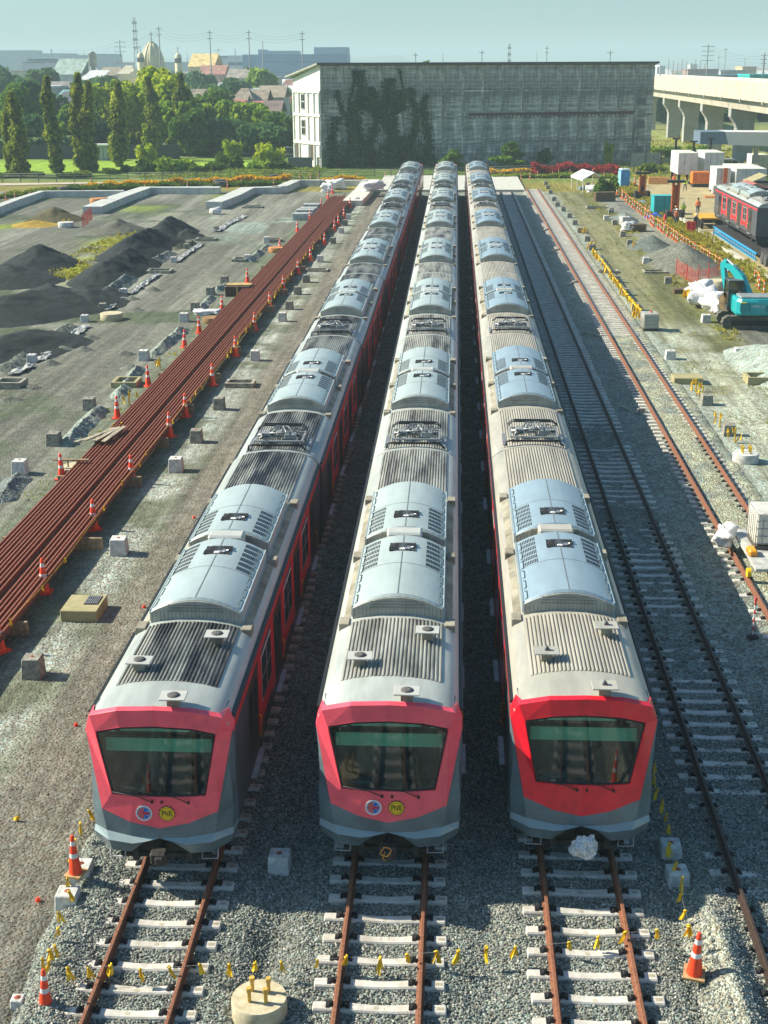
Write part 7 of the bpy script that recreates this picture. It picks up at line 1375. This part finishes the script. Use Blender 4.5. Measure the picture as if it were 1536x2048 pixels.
H_(490, 0, 184, 38, 380, 12, wht, brn, 'village house with light brown hip roof, nearest the tree line', roof='hip', group=Vl); H_(478, 0, 196, 36, 372, 12, dgy, brn, 'village house with brown roof left below the hip roof', group=Vl, roof='gable'); H_(518, 0, 186, 40, 385, 13, dgy, brn, 'village house with wide brown roof in the middle', group=Vl); H_(548, 0, 180, 50, 400, 14, crm, (.36, .30, .22), 'village house with tan roof beside the white building', group=Vl); H_(475, 0, 206, 30, 350, 12, wht, pnk, 'village house with faded pink roof at the trees, left', group=Vl); H_(520, 0, 206, 34, 350, 12, dgy, pnk, 'village house with faded pink roof at the trees, middle', group=Vl, roof='shed'); H_(548, 0, 208, 34, 352, 12, dgy, (.24, .17, .15), 'village house with dark brown roof near the building corner', group=Vl)
H_(398, 0, 184, 34, 390, 12, wht, brn, 'village house with brown roof right of the mast trees', group=Vl); H_(415, 0, 196, 30, 380, 10, (.45, .55, .58), dgy, 'small pale blue house below the brown roof', group=Vl, roof='flat'); H_(505, 0, 178, 26, 430, 10, teal, (.35, .5, .42), 'low shed with mint green roof among village houses', group=Vl, roof='gable')
H_(500, 0, 160, 50, 520, 14, (.22, .36, .5), (.3, .4, .45), 'long low blue shed behind the village', group=Vl, roof='flat'); H_(482, 0, 146, 44, 560, 16, crm, (.36, .32, .26), 'long shed with arched tan roof', group=Vl); H_(545, 0, 146, 30, 600, 14, crm, crm, 'cream shed beside the white building top', group=Vl, roof='flat')
H_(120, 0, 172, 60, 400, 14, (.2, .22, .24), (.28, .26, .24), 'long dark roofed house behind the second mast tree', group=Vl); H_(102, 0, 160, 40, 390, 12, gry, wht, 'grey house with white edged roof left of the mast pair', group=Vl, roof='flat'); H_(140, 0, 190, 50, 330, 14, (.10, .11, .14), (.10, .10, .12), 'dark roofed shed between the left mast trees', group=Vl, roof='shed'); H_(132, 0, 180, 28, 345, 10, wht, teal, 'white cottage with teal roof edge behind the dark shed', group=Vl, roof='shed')
H_(82, 0, 124, 52, 700, 18, wht, gry, 'white flat roofed block with three dark windows at the left', roof='flat', win=4, floors=1, rh=.5); H_(85, 0, 118, 44, 720, 14, gry, dgy, 'upper storey block set back above the white block', roof='flat', rh=.5, win=8); H_(48, 0, 134, 40, 640, 14, crm, (.5, .4, .3), 'peach coloured building left of the white block', roof='flat', win=3); H_(150, 0, 140, 56, 620, 30, (.5, .55, .5), (.34, .44, .38), 'market hall with pale green roof', roof='gable', win=0); H_(190, 0, 148, 36, 560, 18, wht, wht, 'white roofed market shed', roof='shed', win=0); H_(225, 0, 142, 36, 640, 16, (.36, .30, .28), brn, 'brick coloured house row left of the church', win=4, roof='gable'); H_(250, 0, 120, 24, 900, 16, wht, (.5, .25, .2), 'far pale block with reddish stripes', roof='flat', floors=2)
H_(412, 0, 126, 50, 760, 30, (.75, .55, .22), (.80, .58, .22), 'long yellow ochre hall with gable roof', roof='gable', win=0); H_(430, 0, 140, 50, 640, 18, (.5, .3, .22), (.42, .2, .15), 'brownish red roofed row under the ochre hall', win=5); H_(440, 0, 138, 10, 640, 8, (.5, .08, .05), (.5, .08, .05), 'small red kiosk tower between the roofs', roof='flat', win=0)
# the big blue hall
c = D(590, 111, 900); sc = (D(591, 111, 900)-c).length
def bluehall():
    x0 = D(492, 111, 900).x; x1 = D(697, 111, 900).x; h = D(590, 109, 900).z+1; t = thing('blue_hall', 'long blue industrial hall on the horizon behind the white building', 'factory hall', ((x0+x1)/2, 900, -1)); w_ = x1-x0; bm_ = K('hall_blue', (.13, .26, .40), .6, var=.08, scale=.1)
    MB().box(-w_/2, w_/2, -15, 15, 0, h).build('wall', bm_, t)
    for k in (.28, .55, .8): MB().box(-w_/2+w_*.2, w_/2-w_*.1, -15.15, -15, h*k, h*k+.5).build('wall_band', K('hall_band', (.08, .15, .24), .6), t)
    for xa, xb, hh in ((.14, .20, 3), (.2, .52, 2.2), (.68, 1.0, 4.2)): MB().box(-w_/2+w_*xa, -w_/2+w_*xb, -10, 10, h, h+hh).build('roof_plant', K('hall_plant', (.32, .42, .46), .6), t)
    MB().box(-w_/2-10, -w_/2, -12, 12, 0, h-.5).build('front_block', wht_m, t)
    for k in range(3): MB().box(-w_/2-9.8, -w_/2-.4, -12.15, -12, h*(.25+k*.24), h*(.25+k*.24)+2).build('window_strip', K('hall_band', (.08, .15, .24), .6), t)
    MB().box(-w_/2-16, -w_/2-10, -8, 10, 0, h-2).build('annex', K('hall_plant', (.32, .42, .46), .6), t)
wht_m = K('hall_white', (.66, .67, .65), .7); bluehall()
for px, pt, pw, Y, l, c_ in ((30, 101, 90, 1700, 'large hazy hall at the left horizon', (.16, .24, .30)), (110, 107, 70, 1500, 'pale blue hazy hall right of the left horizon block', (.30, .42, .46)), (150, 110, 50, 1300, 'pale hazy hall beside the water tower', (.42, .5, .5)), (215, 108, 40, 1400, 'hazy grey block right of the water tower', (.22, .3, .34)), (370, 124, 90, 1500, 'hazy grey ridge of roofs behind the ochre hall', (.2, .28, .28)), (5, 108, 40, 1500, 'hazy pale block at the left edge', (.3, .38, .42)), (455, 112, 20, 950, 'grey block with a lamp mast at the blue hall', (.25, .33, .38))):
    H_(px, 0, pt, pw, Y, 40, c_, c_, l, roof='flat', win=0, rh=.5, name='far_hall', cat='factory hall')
# church
def church():
    Y = 600; c = D(306, 140, Y); s = (D(307, 140, Y)-c).length; zt = lambda py: D(306, py, Y).z; cr_ = K('church_cream', (.74, .64, .38), .7, var=.12, scale=.3); gr_ = K('church_dome', (.62, .57, .34), .6, var=.12, scale=.4); t = thing('domed_church', 'cream church with a ribbed egg shaped dome and two small bell turrets', 'church', (c.x, Y, -1)); z = lambda py: zt(py)+1
    MB().box(-24*s, 34*s, -8, 14, 0, z(146)).build('nave', cr_, t); r = 23*s
    MB().lathe([(r*1.05, z(148)), (r*1.05, z(140)), (r*1.0, z(137)), (r*1.0, z(127)), (r*.93, z(116)), (r*.78, z(105)), (r*.57, z(95)), (r*.36, z(88)), (r*.2, z(84.5)), (r*.26, z(83.5)), (.05, z(82))], 24).build('dome', gr_, t)
    for k in range(12):
        a = k*math.pi/6; MB().tube([(math.cos(a)*r*f, math.sin(a)*r*f, z(py)) for f, py in ((1.0, 137), (1.01, 127), (.94, 116), (.79, 105), (.58, 95), (.37, 88))], .25, 5).build('dome_rib', cr_, t)
    MB().box(-.15, .15, -.15, .15, z(83), z(63)).box(-4.2*s, 4.2*s, -.15, .15, z(69), z(67.5)).build('cross', K('cross_grey', (.35, .36, .32), .6), t)
    for px, py0, py1, l in ((289, 150, 104, 0), (363, 150, 106, 1)):
        x = (px-306)*s; rr_ = 7*s; MB().lathe([(rr_, 0), (rr_, z(py1+22)), (rr_*.85, z(py1+20)), (rr_*.85, z(py1+10))], 8, (x, -6, 0)).build('turret', cr_, t); MB().lathe([(rr_, z(py1+11)), (rr_*.9, z(py1+6)), (rr_*.5, z(py1+2)), (.05, z(py1))], 12, (x, -6, 0)).build('turret_dome', gr_, t)
        for k in range(6): a = k*math.pi/3; MB().box(-.5, .5, -.1, .1, z(py1+20), z(py1+11), M=Matrix.Translation((x+rr_*.86*math.cos(a), -6+rr_*.86*math.sin(a), 0)) @ Matrix.Rotation(a+math.pi/2, 4, 'Z')).build('belfry_opening', darkglass, t)
        MB().box(x-.1, x+.1, -6.1, -5.9, z(py1), z(py1-12)).box(x-.7, x+.7, -6.1, -5.9, z(py1-9), z(py1-9.6)).build('turret_cross', K('cross_grey', (.35, .36, .32), .6), t)
    MB().prism([(-66*s*.5, z(160)), (-66*s*.5, z(144)), (-20*s, z(140)), (0, z(144))], -12, -7, 'y').build('side_wing', cr_, t)
church(); H_(258, 0, 138, 34, 610, 14, crm, (.60, .56, .42), 'cream parish house with hip roof left of the church', roof='hip', win=4)
# water tower
c = D(185, 118, 600); t = thing('water_tower', 'grey cylindrical water tank on a lattice stand', 'water tower', (c.x, 600, -1)); s = .212; zz = lambda py: D(185, py, 600).z+1
MB().lathe([(.3, zz(135)), (8*s*.8, zz(132)), (8.3*s, zz(129)), (8.3*s, zz(108)), (8.8*s, zz(107.5)), (.2, zz(102))], 16).build('tank', K('tower_grey', (.30, .32, .28), .8, var=.2, scale=.5), t)
for sx in (-1, 1):
    for sy in (-1, 1): MB().tube([(sx*1.9, sy*1.9, 0), (sx*1.3, sy*1.3, zz(130))], .16, 5).build('leg', steel, t)
for k in range(4): zq = k*3.2+1; MB().tube([(-1.8, -1.8, zq), (1.8, -1.8, zq+2)], .08, 4).build('brace', steel, t)
# poles, pylons and masts
def pole(px, pyt, Y, label, arms=2, r=.25, h_arm=1.0, name='power_pole', lattice=False, grp='tall power poles of the town'):
    c = D(px, pyt, Y); h = c.z+1; t = thing(name, label, 'power pole' if not lattice else 'lattice mast', (c.x, Y, -1), 0, grp if not lattice else 'lattice masts of the town'); pm_ = K('pole_grey', (.24, .27, .27), .8)
    if not lattice: MB().tube([(0, 0, 0), (0, 0, h)], [r*1.3, r*.7], 6).build('pole', pm_, t)
    else:
        w0 = h*.035; m = MB()
        for sx in (-1, 1):
            for sy in (-1, 1): m.tube([(sx*w0, sy*w0, 0), (sx*w0*.3, sy*w0*.3, h)], .12, 4)
        for k in range(9): f0 = k/9; f1 = (k+1)/9; a0 = w0*(1-.7*f0); a1 = w0*(1-.7*f1); m.tube([(-a0, -a0, f0*h), (a1, -a1, f1*h)], .08, 3).tube([(a0, -a0, f0*h), (-a1, -a1, f1*h)], .08, 3)
        m.build('lattice', pm_, t)
        for k in range(4): MB().box(-w0*.8, w0*.8, -w0*.6, w0*.6, h*(.62+k*.1), h*(.645+k*.1)).build('antenna', K('antenna_pale', (.5, .52, .5), .6), t)
    for k in range(arms): z = h-1-k*h*.07; MB().box(-h_arm, h_arm, -.1, .1, z, z+.2).build('crossarm', pm_, t)
for i, (px, pt, Y, l, k) in enumerate(((419, 60, 520, 'power pole standing over the ochre hall', {}), (497, 60, 520, 'power pole left of the blue hall centre', {}), (604, 62, 520, 'power pole above the white building roof', {}), (525, 82, 560, 'shorter power pole in the middle of the blue hall', dict(arms=0)), (317, 52, 520, 'power pole just right of the church cross', {}), (470, 97, 560, 'short pole at the white block of the blue hall', dict(arms=0, r=.2)), (239, 80, 620, 'cross armed pylon left of the lattice mast', dict(arms=3, h_arm=2.6)), (268, 34, 760, 'tall lattice telecom mast left of the church', dict(lattice=True, arms=0)), (102, 98, 900, 'small pylon above the white flat block', dict(arms=2, r=.5)), (142, 106, 900, 'thin pole right of the white flat block', dict(arms=0)), (168, 104, 800, 'thin pole left of the water tower', dict(arms=0)), (436, 97, 800, 'lamp mast with wide head near the ochre hall', dict(arms=1, h_arm=2.5)), (374, 105, 900, 'distant thin pole right of the small turret', dict(arms=0)), (831, 105, 520, 'pole tip above the blank wall, leftmost', dict(arms=1)), (886, 107, 520, 'thin pole tip above the blank wall, second', dict(arms=0, r=.15)), (964, 100, 520, 'pole tip with arms above the blank wall centre', dict(arms=1)), (1019, 87, 600, 'floodlight tower above the blank wall', dict(arms=0, lattice=True)), (1074, 102, 600, 'thin pole tip right of the floodlight tower', dict(arms=0, r=.15)), (1094, 92, 600, 'antenna mast above the blank wall', dict(arms=2, h_arm=.8)), (1221, 100, 520, 'pole tip near the right end of the blank wall', dict(arms=1, h_arm=1.2)), (1417, 88, 560, 'tall pylon beyond the viaduct', dict(arms=4, h_arm=2.4)), (1452, 95, 700, 'thin mast beyond the viaduct', dict(arms=1, r=.2)), (1438, 112, 900, 'short far mast between two pylons', dict(arms=1)), (1529, 106, 560, 'antenna mast at the right picture edge', dict(arms=3, h_arm=1.2, r=.5)), (1490, 115, 1000, 'faint far pole at the right', dict(arms=1)))): pole(px, pt, Y, l, **k)
# power lines
m = MB()
for a, b in (((239, 82), (317, 60)), ((317, 60), (419, 64)), ((419, 64), (497, 64)), ((497, 64), (604, 66)), ((102, 100), (239, 84)), ((1417, 90), (1529, 112))):
    for k in range(3):
        p = D(a[0], a[1]+k*6, 560); q = D(b[0], b[1]+k*6, 560); tag(MB().tube([p, p.lerp(q, .25)-Vector((0, 0, 1.2)), p.lerp(q, .5)-Vector((0, 0, 1.7)), p.lerp(q, .75)-Vector((0, 0, 1.2)), q], .035, 3).build('power_line', K('wire', (.25, .28, .28), .8)), 'thin sagging power line strung between the tall poles', 'power line', 'power lines of the town')
# right background town
for i, (px, pt, pw, Y, wc, rc, l) in enumerate(((1510, 148, 44, 480, (.02, .42, .40), (.03, .50, .46), 'bright turquoise box building at the right edge'), (1440, 150, 120, 520, (.10, .20, .24), (.12, .24, .28), 'long dark teal hall behind the viaduct'), (1530, 152, 40, 500, (.05, .15, .20), (.06, .18, .22), 'dark blue building at the right edge'), (1492, 133, 28, 800, (.66, .50, .28), (.7, .5, .25), 'small orange and cream signboard like building'), (1385, 128, 14, 1500, (.5, .5, .5), (.5, .5, .5), 'far pale tower block over the viaduct'), (1318, 132, 16, 900, wht, wht, 'far white block beside the hall roof'), (1400, 138, 60, 700, (.3, .25, .22), (.3, .2, .18), 'rusty brown roofs beyond the viaduct'), (1460, 140, 50, 760, (.4, .4, .4), (.36, .4, .36), 'greenish grey roofs beyond the viaduct'))): H_(px, 0, pt, pw, Y, 20, wc, rc, l, roof='flat', win=3 if i > 4 else 0, rh=.5)
for i in range(9): c = D(1338+i*9, 118+(i % 3)*4, 520); tag(MB().tube([(c.x, 520, -1), (c.x, 520, c.z)], .1, 4).build('rebar_column', K('rebar', (.2, .13, .1), .9)), 'thin unfinished column beyond the viaduct rail', 'column', 'unfinished columns beyond the viaduct')
# filler town : low houses to the horizon
rr = random.Random(77); cols = {'rust red': (.30, .13, .10), 'brown': (.28, .22, .16), 'grey': (.35, .36, .36), 'pale': (.74, .74, .70), 'green': (.22, .32, .25), 'blue': (.18, .26, .34)}
proto = {}
for nm, c_ in cols.items():
    for q in range(2):
        pass
HM = {}
for nm, c_ in cols.items():
    HM[nm] = (MB().box(-6, 6, -5, 5, 0, 5).mesh('wall', K('town_wall_'+nm, tuple(min(.8, x*.8+.38) for x in c_), .85, var=.2, scale=.2)), MB().prism([(-5.5, 5), (0, 7.2), (5.5, 5), (5.5, 5.2), (0, 7.4), (-5.5, 5.2)], -6.5, 6.5, 'x').mesh('roof', K('town_roof_'+nm, c_, .75, var=.25, scale=.4)))
def filler(x, y, s, side):
    nm = rr.choice(list(cols)+['pale', 'pale', 'grey', 'rust red']); t = thing('town_house', 'low %s roofed house of the far town, %s of the blank wall' % (nm, side), 'house', (x, y, -1), rr.uniform(-.5, .5), '%s roofed houses %s of the blank wall' % (nm, side)); link('wall', HM[nm][0], t); link('roof', HM[nm][1], t); t.scale = (s*rr.uniform(.7, 1.5), s*rr.uniform(.7, 1.2), s*rr.uniform(.7, 1.2))
for i in range(200):
    Y = 430+1100*rr.random()**1.5; px = rr.uniform(-20, 620); c = D(px, 150, Y); filler(c.x, Y, rr.uniform(.75, 1.2)*(1+Y/3500), 'left')
for i in range(70):
    Y = 520+1100*rr.random()**1.4; px = rr.uniform(1310, 1560); c = D(px, 150, Y); filler(c.x, Y, rr.uniform(.8, 1.2)*(1+Y/3500), 'right')
# far tree belts : one mass nobody could count
rng = np.random.default_rng(9); n = 8000; Y = 420+1500*rng.random(n)**1.4; px = rng.uniform(-60, 700, n); px = np.where(rng.random(n) < .3, rng.uniform(1300, 1600, n), px)
X = np.array([D(float(a), 150, float(b)).x for a, b in zip(px, Y)]); k = fbm(X, Y, 60, 31, 3) > .47; X, Y = X[k], Y[k]; C = np.stack([X, Y, -1+rng.random(len(X))**.6*(4+2.5*vnoise(X, Y, 40, 3))], 1); V, F = quads(C, 3.2, rng); tag(link('far_woodland', npmesh('far_woodland', V, F, LBL)), 'hazy belts of trees scattered through the far town', 'woodland', kind='stuff')
# hills
def hills():
    xs = np.linspace(-3500, 3500, 260); V = []; F = []
    for j, (yy, f) in enumerate(((4600, 0), (5200, 1), (6400, .7))):
        h = f*(18+55*fbm(xs*1.0, xs*0+3, 900, 5, 4))*np.where(xs < -200, 1.0, .55); V += [(x, yy, -2+z) for x, z in zip(xs, h)]
    n = len(xs)
    for j in range(2):
        for i in range(n-1): F.append((j*n+i, j*n+i+1, (j+1)*n+i+1, (j+1)*n+i))
    o = MB().add(V, F, True).build('distant_hills', K('hill_green', (.06, .085, .06), .95, var=.2, scale=.01)); tag(o, kind='structure')
hills()
# ================================================================== HAZE
HZ = 0.00040
hz = MB().box(-3600, 3600, -60, 6600, -4.2, 95).mesh('haze', None); hm = bpy.data.materials.new('haze'); hm.use_nodes = True; N = hm.node_tree.nodes; [N.remove(q) for q in list(N) if q.type == 'BSDF_PRINCIPLED']; pv = N.new('ShaderNodeVolumePrincipled'); pv.inputs['Color'].default_value = (.74, .96, .97, 1); pv.inputs['Density'].default_value = HZ; pv.inputs['Anisotropy'].default_value = 0
hm.node_tree.links.new(pv.outputs[0], N['Material Output'].inputs['Volume']); hz.materials.append(hm); tag(link('haze', hz), 'thin pale blue air haze over the whole scene', 'haze', kind='stuff')
S.cycles.volume_bounces = 0; S.cycles.max_bounces = 6
